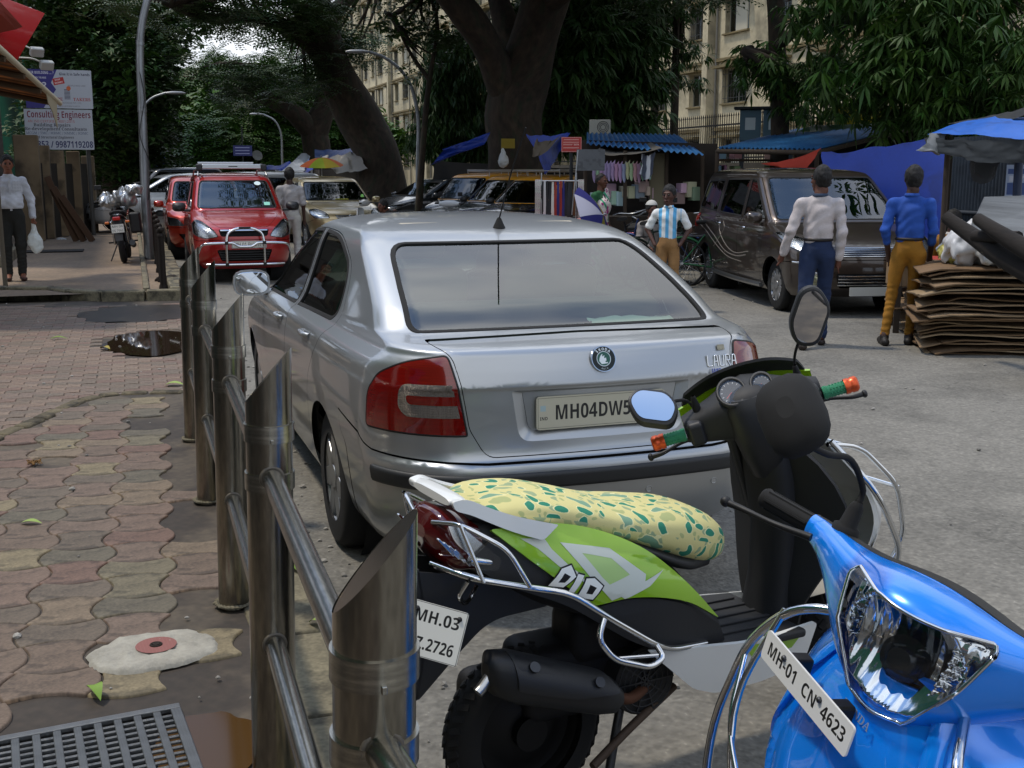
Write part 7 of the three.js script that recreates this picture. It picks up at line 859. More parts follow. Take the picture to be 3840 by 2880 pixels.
function farScooter(t, m) { const w = (x) => { const q = scooterWheel(t); q.position.set(x, .215,0); }; w(0); w(1.22); add('body', seatLoft(smoothSec([[-.45,.62,.76,.06],[-.2,.5,.78,.15],[.2,.4,.75,.17],[.42,.33,.6,.15],[.5,.32,.42,.14]])), m, t); add('seat', seatLoft(smoothSec([[-.4,.77,.8,.08],[-.2,.76,.86,.13],[.1,.74,.84,.14],[.4,.71,.79,.1]])), M.rubber, t); add('floor_board', bx(.36,.04,.32,.64,.33,0,.01), M.plastic, t); add('apron', shellPanel((u, v) => [.88 - .1 * (v - .4) + .1 * (1 - (u / .23) ** 2), v, u], rounded([[.14,.32],[.22,.6],[.17,.9],[-.17,.9],[-.22,.6],[-.14,.32]],.06), .012,.06), m, t); add('handlebar_cover', loft([ring(.78,1.0,-.26,.03,.03,2.4,12), ring(.8,1.0,-.1,.08,.07,2.6,12), ring(.8,1.0,.1,.08,.07,2.6,12), ring(.78,1.0,.26,.03,.03,2.4,12)]), m, t); for (const s of [1,-1]) { add('hand_grip', bar([.77,1.0,.26 * s],[.76,1.0,.37 * s],.017), M.rubber, t); add('mirror', [tube([[.8,1.04,.2 * s],[.8,1.15,.24 * s]],.006,6), xf(bx(.02,.08,.12,0,0,0,.01), .8,1.19,.26 * s)], M.black, t); } add('headlight', xf(new THREE.SphereGeometry(.08,14,10).scale(.4,.8,1.1), .87,1.0,0), M.lens, t); add('tail_light', bx(.03,.06,.14,-.46,.7,0,.012), M.redLens, t); add('front_mudguard', shellPanel((u, v) => [1.22 + .25 * Math.cos(u), .215 + .25 * Math.sin(u), v],[[.2,-.07],[2.6,-.07],[2.6,.07],[.2,.07]],.005,.06), m, t); add('engine', bx(.5,.2,.2,.15,.27,0,.05), M.black, t); add('side_stand', tube([[.42,.28,-.1],[.4,.01,-.22]],.012,6), M.darkSteel, t); }
{ const m = phys(0xc9ccce, { roughness: .3, clearcoat: 1 }); [[1505,800,23.6,2.6, 'white scooter beside the gold hatchback, headlight towards the road'],[1590,800,22.6,.6, 'white scooter with red tail light in front of the taxis']].forEach(([px, py, d, a, l]) => { const p = atDist(px, py, d), t = thing('parked_scooter', l, 'scooter', [p.x, 0, p.z], a, 'scooters parked by the taxis'); farScooter(t, m); }); }
{ // mat, rubbish and stones on the far pavement
 const p = onGround(205,943, FAR); const m = add('rubber_mat', bx(1.05,.02,.62,0,.01,0,.006), std(0x1c1b1a, .9,0, { bumpMap: rep(grainTex, 12), bumpScale: .01 })); m.position.set(p.x, FAR, p.z); tag(m, 'black rubber mat lying on the far pavement', 'mat');
 [[215,828,.5,.12, 'white torn plastic heap by the leaning planks'],[230,898,.22,.05, 'small white paper scrap beyond the rubber mat'],[640,1052,.42,.1, 'dark lump of rubble on the stone kerb corner'],[285,868,.14,.04, 'tiny pale litter scrap on the far pavement']].forEach(([px, py, w, h, l], i) => { const q = onGround(px, py, FAR), g = sdfMesh(crease(ball([0,0,0], w / 2,1, h / w * 1.6,.6), w * .35,9 / w, i + 3), [-w, -.02,-w],[w, h * 2 + .05, w], w / 14), o = add('litter', g, i === 2 ? std(0x2c2620,.95) : std(0xb9b9b6,.8)); o.position.copy(q); tag(o, l, 'litter'); });
}
{ // left frontage: low wall with square pillars, planks, shop front, awning, red sign, hoarding, netted tower
 const plaster = std(0xffffff, .92,0, { map: rep(dataTex(256,256, (u, v) => { const a = tfbm(u, v, 4,5,81), b = sstep(.45,.7, tfbm(u * 1, v, 6,4,82)); const g = .9 + .4 * (a - .5) - .3 * b; return [124 * g, 108 * g, 84 * g]; }), .5), bumpMap: rep(grainTex, 1), bumpScale: .015 });
 const wl = thing('boundary_wall', 'dark weathered wall with square pillars under the hoarding', 'wall', [0,0,0]); const A = (px) => { const q = atDist(px, 800,27.5); return V(q.x, 0, q.z); };
 const pil = [118,165,212,268,322]; pil.forEach((px, i) => { const q = A(px); add('pillar', metreUV(bx(i < 1 ? .5 : .3,[2.3,2.1,2.0,2.0,1.9][i],.4, q.x, FAR + [1.15,1.05,1,1,.95][i], q.z - i * .9,.02)), plaster, wl); });
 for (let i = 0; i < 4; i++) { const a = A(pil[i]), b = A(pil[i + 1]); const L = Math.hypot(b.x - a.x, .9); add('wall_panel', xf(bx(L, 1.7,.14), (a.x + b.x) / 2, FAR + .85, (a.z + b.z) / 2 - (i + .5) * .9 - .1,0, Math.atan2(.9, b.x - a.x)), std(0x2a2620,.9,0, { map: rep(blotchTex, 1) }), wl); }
 const pk = std(0x4a3626,.9,0, { bumpMap: rep(grainTex, 3,.4), bumpScale: .01 }); [[0,.55,1.5],[.16,.75,1.3],[.34,.95,1.15]].forEach(([dx, lean, L], i) => { const q = A(185); const o = add('plank', xf(metreUV(bx(.14, L, .05,0, L / 2,0,.01)), 0,0,0,0,0,.45 * lean + .1), pk); o.position.set(q.x + .55 + dx, FAR, q.z + .5 + i * .08); tag(o, ['broad dark plank leaning on the pillar, leftmost of three', 'middle plank leaning against the boundary wall', 'thin plank leaning furthest out from the boundary wall'][i], 'plank', 'planks leaning on the wall'); });
 const shop = thing('shop_front', 'dark open shop front behind the man at the left edge', 'shop', [0,0,0]); const s0 = atDist(-60,800,22);
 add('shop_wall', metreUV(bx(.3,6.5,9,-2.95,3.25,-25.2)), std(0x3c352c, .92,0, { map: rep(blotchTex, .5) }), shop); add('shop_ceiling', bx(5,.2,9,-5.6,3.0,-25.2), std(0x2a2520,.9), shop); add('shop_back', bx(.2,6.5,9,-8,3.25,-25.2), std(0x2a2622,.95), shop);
 for (let i = 0; i < 4; i++) add('shutter_slat', bx(.05,.28,3,-2.77,2.6 - i * .3,-24,.01), std(0x46423a, .8), shop); const stp = add('step', metreUV(bx(1.2,.3,3.0,-2.6,.15,-21.5,.02)), M_stone, shop);
 // rusty tin awning over the pavement: corrugated sheet, rafters and a pale fascia
 const aw = thing('tin_awning', 'rusty tin awning with pale edge slanting in at the upper left', 'awning', [0,0,0]); const c0 = atDist(225,388,17), c1 = atDist(-20,165,13.0), rustM = std(0xffffff, .85,.1, { map: rep(dataTex(256,256, (u, v) => { const a = tfbm(u, v, 6,5,85), w = .8 + .2 * Math.sin(u * 6.283 * 12); return [150 * w * (.6 + a), 98 * w * (.55 + a), 48 * w * (.5 + a)]; }), .9) });
 const out = c0.clone().sub(c1), inn = V(-2.6,.5,-.6); { const N = 60, pos = [], idx = [], uv = []; for (let i = 0; i <= N; i++) for (let j = 0; j <= 4; j++) { const p = c1.clone().addScaledVector(out, i / N).addScaledVector(inn, j / 4); p.y += .018 * Math.sin(i / N * 2 * Math.PI * 15); pos.push(p.x, p.y, p.z); uv.push(i / N * out.length(), j * .6); } for (let i = 0; i < N; i++) for (let j = 0; j < 4; j++) { const a = i * 5 + j, b = a + 5; idx.push(a, b, a + 1, b, b + 1, a + 1); } add('tin_sheet', bufgeo(pos, null, uv, idx), rustM, aw); }
 add('fascia', tube([c1, c1.clone().lerp(c0,.5), c0],.035,6,12), std(0xb8ae94,.8), aw); for (let i = 0; i < 4; i++) { const a = c1.clone().addScaledVector(out, .12 + i * .26).add(V(0,-.06,0)); add('rafter', bar(a, a.clone().add(inn), .035,6), std(0x4a3a28,.9), aw); } for (const k of [.2,.8]) { const a = c1.clone().addScaledVector(out, k).addScaledVector(inn, .28); add('awning_post', bar(V(a.x, FAR, a.z), a, .03,8), std(0x5a5244,.8), aw); }
 add('torn_flap', shellPanel((u, v) => { const p = c1.clone().addScaledVector(out, .72 + u * .2); return [p.x, p.y - .02 - v * .42 + .05 * Math.sin(u * 3), p.z + .05 * v]; }, [[0,0],[1,0],[.9,.9],[.55,.6],[.15,.35]],.01,.1), std(0x9a9076,.9), aw);
 const sg = thing('red_sign', 'red slanted sign slab with spotlights above the tin awning', 'sign', [0,0,0]); const r0 = atDist(168,50,19), r1 = atDist(60,235,19), r2 = atDist(-80,-60,16); const rm = phys(0xb01a1e, { roughness: .4, clearcoat: .4 });
 add('panel', loft([[r0, atDist(112,28,19), atDist(50,180,19), r1],[r0, atDist(112,28,19), atDist(50,180,19), r1].map((p) => p.clone().add(V(-2.2,.55,2.2)))]), rm, sg); add('fascia', loft([[atDist(85,100,18), atDist(60,110,18), atDist(-60,-10,16), atDist(-60,-60,16)],[atDist(85,100,18), atDist(60,110,18), atDist(-60,-10,16), atDist(-60,-60,16)].map((p) => p.clone().add(V(-.5,0,-1)))]), std(0x8a3a30,.7), sg);
 for (const [px, py] of [[138,195],[175,245],[95,45]]) { const q = atDist(px, py, 19.5), o = add('spotlight', [xf(bx(.2,.14,.1,0,0,0,.02), 0,0,0,.5,.4), tube([[0,0,0],[-.2,.1,-.1],[-.5,.12,-.2]],.015,6)], std(0x9a9c98,.5,.3)); o.position.copy(q); tag(o, px === 138 ? 'grey floodlight on an arm just below the red sign tip' : px === 175 ? 'lower grey floodlight above the hoarding' : 'grey floodlight on top of the red sign', 'floodlight', 'floodlights at the red sign'); }
 // hoarding of two boards
 const hb = thing('hoarding', 'white and purple advertising hoarding of two boards above the wall', 'hoarding', [0,0,0]); const hq = (px, py) => atDist(px, py, 29.5), hA = hq(88,408), hB = hq(344,408), hw = hA.distanceTo(hB), ang = Math.atan2(-(hB.z - hA.z), hB.x - hA.x); const brd = (y0, y1, tex, xa, xb) => { const a = hq(xa, y0), b = hq(xb, y0), c = hq(xa, y1), W = a.distanceTo(b), Hh = a.y - c.y, o = add('board', plateGeo(W, Hh, .05,.002), textured(tex, .6), hb); o.position.set((a.x + b.x) / 2, (a.y + c.y) / 2, (a.z + b.z) / 2); o.rotation.y = ang; };
 brd(258,404, canvasTex(1024,586, (c, w, h) => { c.fillStyle = '#b9bfc8'; c.fillRect(0,0, w, h); c.fillStyle = '#3a3580'; c.beginPath(); c.moveTo(0,0); c.lineTo(500,0); c.lineTo(400,200); c.lineTo(470,300); c.lineTo(260, h); c.lineTo(0, h); c.fill(); c.fillStyle = '#d8d8e4'; c.font = 'bold 58px sans-serif'; c.fillText('YOUR BUILDING ... ?', 30,70,420); c.font = 'bold 40px sans-serif'; c.fillText('20 YEARS', 160,140); c.font = 'bold 150px sans-serif'; c.fillText('?', 260,300); c.font = '34px sans-serif'; c.fillText('MUMBAI', 60,430); c.fillText('PUNE', 210,430); c.fillStyle = '#22223a'; c.font = 'bold 56px sans-serif'; c.fillText('Give it in Safe hands', 530,85,470); c.fillStyle = '#b8302c'; c.save(); c.translate(430,180); c.rotate(-.2); c.fillRect(0,-40,170,100); c.fillStyle = '#f0e0e0'; c.font = 'bold 36px sans-serif'; c.fillText('STOP', 30,0); c.fillText('WORRY', 20,44); c.restore(); c.fillStyle = '#6a6a78'; c.font = '32px sans-serif'; c.fillText('PEOPLE WHO CARE', 650,250,300); c.strokeStyle = '#44445a'; c.lineWidth = 10; for (let i = 0; i < 8; i++) { c.beginPath(); c.moveTo(590,300 + i * 20); c.lineTo(680,300 + i * 20); c.stroke(); } c.fillStyle = '#d06a3a'; c.beginPath(); c.arc(660,280,34,0,7); c.fill(); c.fillStyle = '#a8322c'; c.font = 'bold 66px serif'; c.fillText('CARE', 380,470); c.fillText('TAKERS', 720,470,290); c.fillStyle = '#77777f'; c.font = '34px sans-serif'; c.fillText('EXTERIOR & INTERIOR PVT. LTD.', 360,515,630); c.fillText('www.caretakers.net.in', 480,562,420); }), 88,340);
 brd(408,560, canvasTex(1024,620, (c, w, h) => { c.fillStyle = '#b6bcc4'; c.fillRect(0,0, w, h); c.fillStyle = '#7a2438'; c.font = 'bold 140px sans-serif'; c.fillText('Consulting Engineers', 40,130,960); c.fillStyle = '#b0463c'; c.font = '54px sans-serif'; c.fillText('AN ISO CERTIFIED 9001:2015', 50,205,720); c.fillStyle = '#33343e'; c.font = 'bold 66px serif'; c.fillText('Building Repairs', 130,265,560); c.fillText('Re-development Consultants', 0,325,930); c.font = '52px serif'; c.fillStyle = '#3a4a6a'; c.fillText('MCGM / TMC / MBMC / NMMC / KDMC', 10,385,990); c.fillStyle = '#33343e'; c.font = 'italic bold 54px serif'; c.fillText('Licensed Structural Engineers', 0,450,720); c.fillStyle = '#2a2f5e'; c.font = 'bold 140px sans-serif'; c.fillText('9914853 / 9987119208', -60,590,1070); }), 88,344);
 for (const px of [130,230,330]) { const q = hq(px, 560); add('hoarding_post', bar(V(q.x, FAR, q.z - .1), V(q.x, q.y + 1.6, q.z - .1), .05,8), std(0x4a4a48,.7,.4), hb); }
 // netted tower and grey block behind
 const nt = thing('netted_building', 'tall building wrapped in dark green safety netting', 'building', [0,0,0]); const n0 = atDist(262,400,60); const gm = std(0x0d4a34,.9,0, { map: rep(dataTex(128,256, (u, v) => { const f = .75 + .25 * Math.sin(u * 6.283 * 6 + 2 * tfbm(u, v, 3,3,95)); const g = 255 * f * (.75 + .4 * tfbm(u, v, 8,3,96)); return [g, g, g]; }), .12) });
 const nb = (x0, x1, z0, z1, hh) => { const N = 40, pos = [], idx = [], uv = []; const per = [[x0, z1],[x0, z0],[x1, z0],[x1, z1]], L = []; per.forEach((p, i) => { const q = per[(i + 1) % 4]; for (let k = 0; k < N; k++) L.push([lerp(p[0], q[0], k / N), lerp(p[1], q[1], k / N)]); }); L.push(L[0]); L.forEach(([x, z], i) => { for (let j = 0; j <= 12; j++) { const wv = .12 * Math.sin(i * .9 + .4 * j) * (.5 + .5 * Math.sin(j)); pos.push(x + wv, j / 12 * hh, z + wv); uv.push(i * .4, j / 12 * hh); } }); for (let i = 0; i < L.length - 1; i++) for (let j = 0; j < 12; j++) { const a = i * 13 + j, b = a + 13; idx.push(a, b, a + 1, b, b + 1, a + 1); } return bufgeo(pos, null, uv, idx); }; add('netting', nb(n0.x - 12, n0.x, n0.z, n0.z - 14,26), gm, nt); add('roof_slab', bx(11.6,.3,13.6, n0.x - 6,25.8, n0.z - 7), std(0x8a867c, .9), nt); for (let i = 0; i < 5; i++) add('scaffold_pole', bar([n0.x - 2 - i * 2,0, n0.z + .25],[n0.x - 2 - i * 2,26, n0.z + .25],.05,6), std(0x5a4a34,.9), nt);
 const gb = atDist(360,500,50); const sb = thing('small_block', 'low pale concrete block with a ledge behind the hoarding', 'building', [0,0,0]); add('wall', metreUV(bx(2.2,4.2,3, gb.x - .6,2.1, gb.z - 2)), std(0x8a867c, .9,0, { map: rep(blotchTex, .5) }), sb); add('ledge', bx(2.6,.15,3.4, gb.x - .6,2.9, gb.z - 1.9), std(0x75716a, .9), sb);
}

{ // the frontage that carries on along the near pavement, out of view to the left: shop openings below, green safety net above (seen mirrored in posts and car)
 const t = thing('near_frontage', 'netted shop building along the near pavement, outside the left edge', 'building', [0,0,0]); const x = -5.0; const wm = std(0x6a6254,.92,0, { map: rep(blotchTex, .4) });
 for (let i = 0; i < 5; i++) add('pier', metreUV(bx(.5,3.0,.6, x - .25,1.5,7.5 - i * 5)), wm, t); for (let i = 0; i < 4; i++) { add('shutter', bx(.06,2.6,4.3, x - .3,1.3,5 - i * 5), std([0x3c4a52,0x5a5046,0x2f3a36,0x5c5c58][i],.7,.2), t); add('fascia', bx(.1,.5,4.6, x + .02,2.85,5 - i * 5,.01), std([0x8a2420,0x25406a, 0x8a7a30,0x2a5a3a][i],.6), t); }
 add('upper_wall', metreUV(bx(6,5.5,21, x - 3.4,5.85,-2.5)), wm, t); const pos = [], idx = [], N = 40; for (let i = 0; i <= N; i++) for (let j = 0; j <= 8; j++) pos.push(x - .2 + .12 * Math.sin(i * 1.3 + j * .6), 3.2 + j * .7,8 - i * 21 / N); for (let i = 0; i < N; i++) for (let j = 0; j < 8; j++) { const a = i * 9 + j, b = a + 9; idx.push(a, a + 1, b, b, a + 1, b + 1); } add('netting', bufgeo(pos, null, null, idx), std(0x0f5a40,.85), t);
}
// ---------------------------------------------------------------- right side: stalls, tarpaulins, fence, buildings
const tarpTex = dataTex(256,256, (u, v) => { const a = tfbm(u, v, 5,5,101), b = tfbm(u, v, 64,2,102), c = sstep(.55,.75, tfbm(u, v, 7,4,103)); const g = 255 * clamp(.86 + .3 * (a - .5) + .12 * (b - .5) - .25 * c); return [g, g, g]; }, false);
const tarp = (c) => std(c, .5,0, { map: rep(tarpTex, .7) });
const blueTarp = tarp(0x0f369a), blueRoof = std(0x2a6aa4,.5,.2, { map: rep(tarpTex, .5) }), darkTin = std(0x2a2d30,.7,.3, { map: rep(tarpTex, .6) });
function cloth(P, m, name, label, o = {}) { // draped sheet through four corners (Vector3), with sag and folds
 const [a, b, c, d] = P, N = o.n ?? 24, pos = [], idx = [], uv = []; for (let j = 0; j <= N; j++) for (let i = 0; i <= N; i++) { const u = i / N, v = j / N; const p = a.clone().multiplyScalar((1 - u) * (1 - v)).addScaledVector(b, u * (1 - v)).addScaledVector(c, u * v).addScaledVector(d, (1 - u) * v); p.y -= (o.sag ?? .1) * 4 * u * (1 - u) * (.4 + .6 * v); const w = (o.fold ?? .06) * (fbm(u * (o.fu ?? 6) + (o.seed ?? 0), v * (o.fv ?? 2), o.seed ?? 0,3) - .5) * 2; p.y += w * .6; p.z += w; p.x += w * .5; pos.push(p.x, p.y, p.z); uv.push(u * a.distanceTo(b), v * a.distanceTo(d)); }
 for (let j = 0; j < N; j++) for (let i = 0; i < N; i++) { const q = j * (N + 1) + i, r = q + N + 1; idx.push(q, r, q + 1, r, r + 1, q + 1); } const g = bufgeo(pos, null, uv, idx); if (o.parent) return add(name, g, m, o.parent); return tag(add(name, g, m), label, o.cat || 'tarpaulin', o.group); }
function corrugated(P, m, name, parent, waves = 20, amp = .02) { const [a, b, c, d] = P, N = waves * 6, pos = [], idx = [], uv = []; const nrm = b.clone().sub(a).cross(d.clone().sub(a)).normalize(); for (let i = 0; i <= N; i++) for (let j = 0; j <= 2; j++) { const u = i / N, v = j / 2, p = a.clone().multiplyScalar((1 - u) * (1 - v)).addScaledVector(b, u * (1 - v)).addScaledVector(c, u * v).addScaledVector(d, (1 - u) * v).addScaledVector(nrm, amp * Math.sin(u * waves * 2 * Math.PI)); pos.push(p.x, p.y, p.z); uv.push(u * a.distanceTo(b), v * a.distanceTo(d)); } for (let i = 0; i < N; i++) for (let j = 0; j < 2; j++) { const q = i * 3 + j, r = q + 3; idx.push(q, r, q + 1, r, r + 1, q + 1); } return add(name, bufgeo(pos, null, uv, idx), m, parent); }
const pole = (a, b, r = .03, m = std(0x3a3026,.9), parent) => add('pole', bar(a, b, r, 8), m, parent);
const ground0 = (p) => V(p.x, 0, p.z);
{ // big blue corrugated-roof stall behind the brown carrier
 const t = thing('blue_roof_stall', 'stall with blue corrugated roof behind the brown people carrier', 'stall'); const fl = atDist(2690,556,19.6), fr = atDist(3065,560,18.6), br = atDist(3520,448,20.5), bl = atDist(2985,486,23.5);
 corrugated([fl, fr, br, bl], blueRoof, 'roof_sheet', t, 22,.022);
 for (const [a, k] of [[fl, .1],[fr, 0],[br, 0],[bl, 0]]) pole(ground0(a), V(a.x, a.y - .03, a.z), .035, undefined, t);
 add('beam', bar(V(fl.x, fl.y - .05, fl.z), V(fr.x, fr.y - .05, fr.z), .04,6), std(0x3a3026,.9), t); add('beam', bar(V(fr.x, fr.y - .05, fr.z), V(br.x, br.y - .05, br.z), .04,6), std(0x3a3026,.9), t);
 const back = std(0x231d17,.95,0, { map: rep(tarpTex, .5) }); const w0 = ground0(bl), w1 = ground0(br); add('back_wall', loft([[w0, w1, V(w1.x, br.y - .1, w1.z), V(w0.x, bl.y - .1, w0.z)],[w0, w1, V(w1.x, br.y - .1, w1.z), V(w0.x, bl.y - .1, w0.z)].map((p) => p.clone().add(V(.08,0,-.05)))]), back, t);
 const c = ground0(fl).lerp(ground0(fr), .5).add(V(.4,0,-.9)); add('counter', metreUV(bx(2.4,.95,.7, c.x, .475, c.z, .01)), std(0x4a3a28,.9,0, { map: rep(tarpTex, 1) }), t); for (let i = 0; i < 4; i++) add('shelf', bx(2.6,.04,.35, c.x + .6,1.0 + i * .28, c.z - 1.6), std(0x3a2c1e, .9), t);
 const R = rng(8); for (let i = 0; i < 26; i++) add('boxed_goods', bx(.1 + .12 * R(), .12 + .1 * R(), .2, c.x - .6 + 2.4 * R(), 1.09 + .28 * Math.floor(R() * 4), c.z - 1.6), std(new THREE.Color().setHSL(R(), .35,.25), .8), t);
 const q = atDist(3020,590,18.4); cloth([atDist(2860,610,18.6), atDist(3070,560,18.4), atDist(3060,590,18.2), atDist(2960,640,18.5)], std(0x9a2a14,.8), 'red_cloth', 'red cloth strip hung under the blue roof edge', { n: 10 });
 cloth([atDist(3080,570,17.0), atDist(3545,500,16.2), atDist(3540,880,15.8), atDist(3110,900,16.6)], blueTarp, 'tarpaulin', 'large blue tarpaulin hung as a wall behind the blue shirted man', { fold: .09, fu: 5, fv: 3, seed: 3, sag: .15 });
 cloth([atDist(3100,395,22), atDist(3400,392,21), atDist(3390,440,20.4), atDist(3150,470,21.5)], tarp(0xb0a010), 'tarpaulin', 'bright yellow tarpaulin thrown over the back of the blue roof', { seed: 7, fold: .12, fu: 4 });
 cloth([atDist(3050,470,21.8), atDist(3390,440,20.6), atDist(3480,455,20.2), atDist(2990,492,21.6)], tarp(0x2c4a34), 'tarpaulin', 'dull green tarpaulin strip beneath the yellow one', { seed: 12, fold: .05 });
 const b2 = atDist(2850,520,24), eb = thing('meter_boxes', 'pair of pale blue metal meter boxes above the stall roofs', 'meter box', [b2.x, 0, b2.z],-.55); for (const s of [0,1]) { const d = add('cabinet', bx(.42,.62,.3, s * .46 - .2,2.55,0,.02), std(0x47606e, .6,.3), eb); add('notice', bx(.2,.24,.004, s * .46 - .2,2.58,.153), std(0xa8b4b8,.7), d); } add('lid', bx(1.1,.05,.45,.02,2.89,0,.01), darkTin, eb); for (const s of [-1,1]) add('leg', bx(.08,2.3,.08, s * .35,1.15,0), std(0x33373a, .8), eb);
}
{ // nearest stall at the right edge
 const t = thing('tarp_stall', 'stall under a bright blue tarpaulin at the right edge', 'stall'); const a = atDist(3470,508,12.6), b = atDist(3900,520,11.6), c = atDist(3960,440,13.6), d = atDist(3560,470,14.2);
 cloth([a, b, c, d], std(0x1a66c8,.42,0, { map: rep(tarpTex, .8) }), 'canopy', '', { parent: t, sag: -.05, fold: .05, fu: 7, seed: 2 }); cloth([a.clone().add(V(0,-.01,.02)), b.clone().add(V(0,-.01,.02)), b.clone().add(V(.05,-.22,.06)), a.clone().add(V(.0,-.14,.06))], std(0x3a3f42,.6,0, { map: rep(tarpTex, 1) }), 'valance', '', { parent: t, sag: .05, fold: .05, fu: 9, seed: 5 });
 cloth([d.clone().add(V(0,.03,0)), c.clone().add(V(0,.22,0)), c.clone().add(V(-.3,.25,.5)), d.clone().add(V(0,.05,.6))], tarp(0x16181b), 'cover_sheet', '', { parent: t, seed: 9, fold: .1 }); cloth([atDist(3620,540,12.4), atDist(3800,530,12.2), atDist(3760,600,12.2), atDist(3640,625,12.4)], tarp(0x121316), 'hanging_sheet', '', { parent: t, seed: 4, sag: .2 });
 cloth([atDist(3440,560,12.4), atDist(3500,490,12.5), atDist(3550,500,12.5), atDist(3520,570,12.4)], std(0x6a6e70,.5), 'plastic_wrap', '', { parent: t, seed: 6, n: 12 });
 pole(ground0(atDist(3535,900,12.5)), atDist(3556,540,12.6), .03, undefined, t); pole(ground0(atDist(3812,900,12.0)), atDist(3826,520,12.0), .04, std(0x14213a, .6), t);
 const w = thing('tin_wall', 'grey corrugated tin wall behind the right stall', 'wall'); const p0 = ground0(atDist(3560,800,15.2)), p1 = ground0(atDist(4000,800,13.6)); corrugated([p0, p1, p1.clone().setY(2.05), p0.clone().setY(2.05)], std(0x3d4650,.6,.4, { map: rep(tarpTex, .6) }), 'tin_sheet', w, 34,.015); add('rail', bar(p0.clone().setY(1.15).add(V(-.03,0,.04)), p1.clone().setY(1.15).add(V(-.03,0,.04)), .025,6), std(0x2a3038,.7), w);
 const ps = atDist(3820,690,13.3), po = add('poster', plateGeo(.26,.4,.004,.002), textured(canvasTex(128,192, (c) => { c.fillStyle = '#8fa0b8'; c.fillRect(0,0,128,192); c.fillStyle = '#2f4a80'; c.fillRect(8,20,112,26); c.fillRect(8,90,112,60); c.fillStyle = '#d8d8d8'; for (let i = 0; i < 6; i++) c.fillRect(16,56 + i * 5,80 - i * 6,2); }))); po.position.copy(ps); po.rotation.y = -.6; tag(po, 'small blue and white poster on the tin wall at the right edge', 'poster');
 const tb = atDist(3600,870,12.6), tl = thing('stall_table', 'low table with red cloth under the blue canopy', 'table', [tb.x, 0, tb.z],-.6); add('table_top', bx(1.3,.05,.7,0,.72,0,.01), std(0x8a8478,.8), tl); for (const [x, z] of [[-.58,-.3],[.58,-.3],[-.58,.3],[.58,.3]]) add('leg', bx(.06,.7,.06, x, .35, z), std(0x3a3026,.9), tl); add('table_cloth', bx(1.2,.012,.5,.02,.752,-.05,.004), std(0xa03024,.8), tl); const cr = add('crate', bx(.9,.4,.5, tb.x + .1,.2, tb.z + .05,.02), std(0x1c4a7a, .7)); tag(cr, 'blue crate under the stall table', 'crate');
}
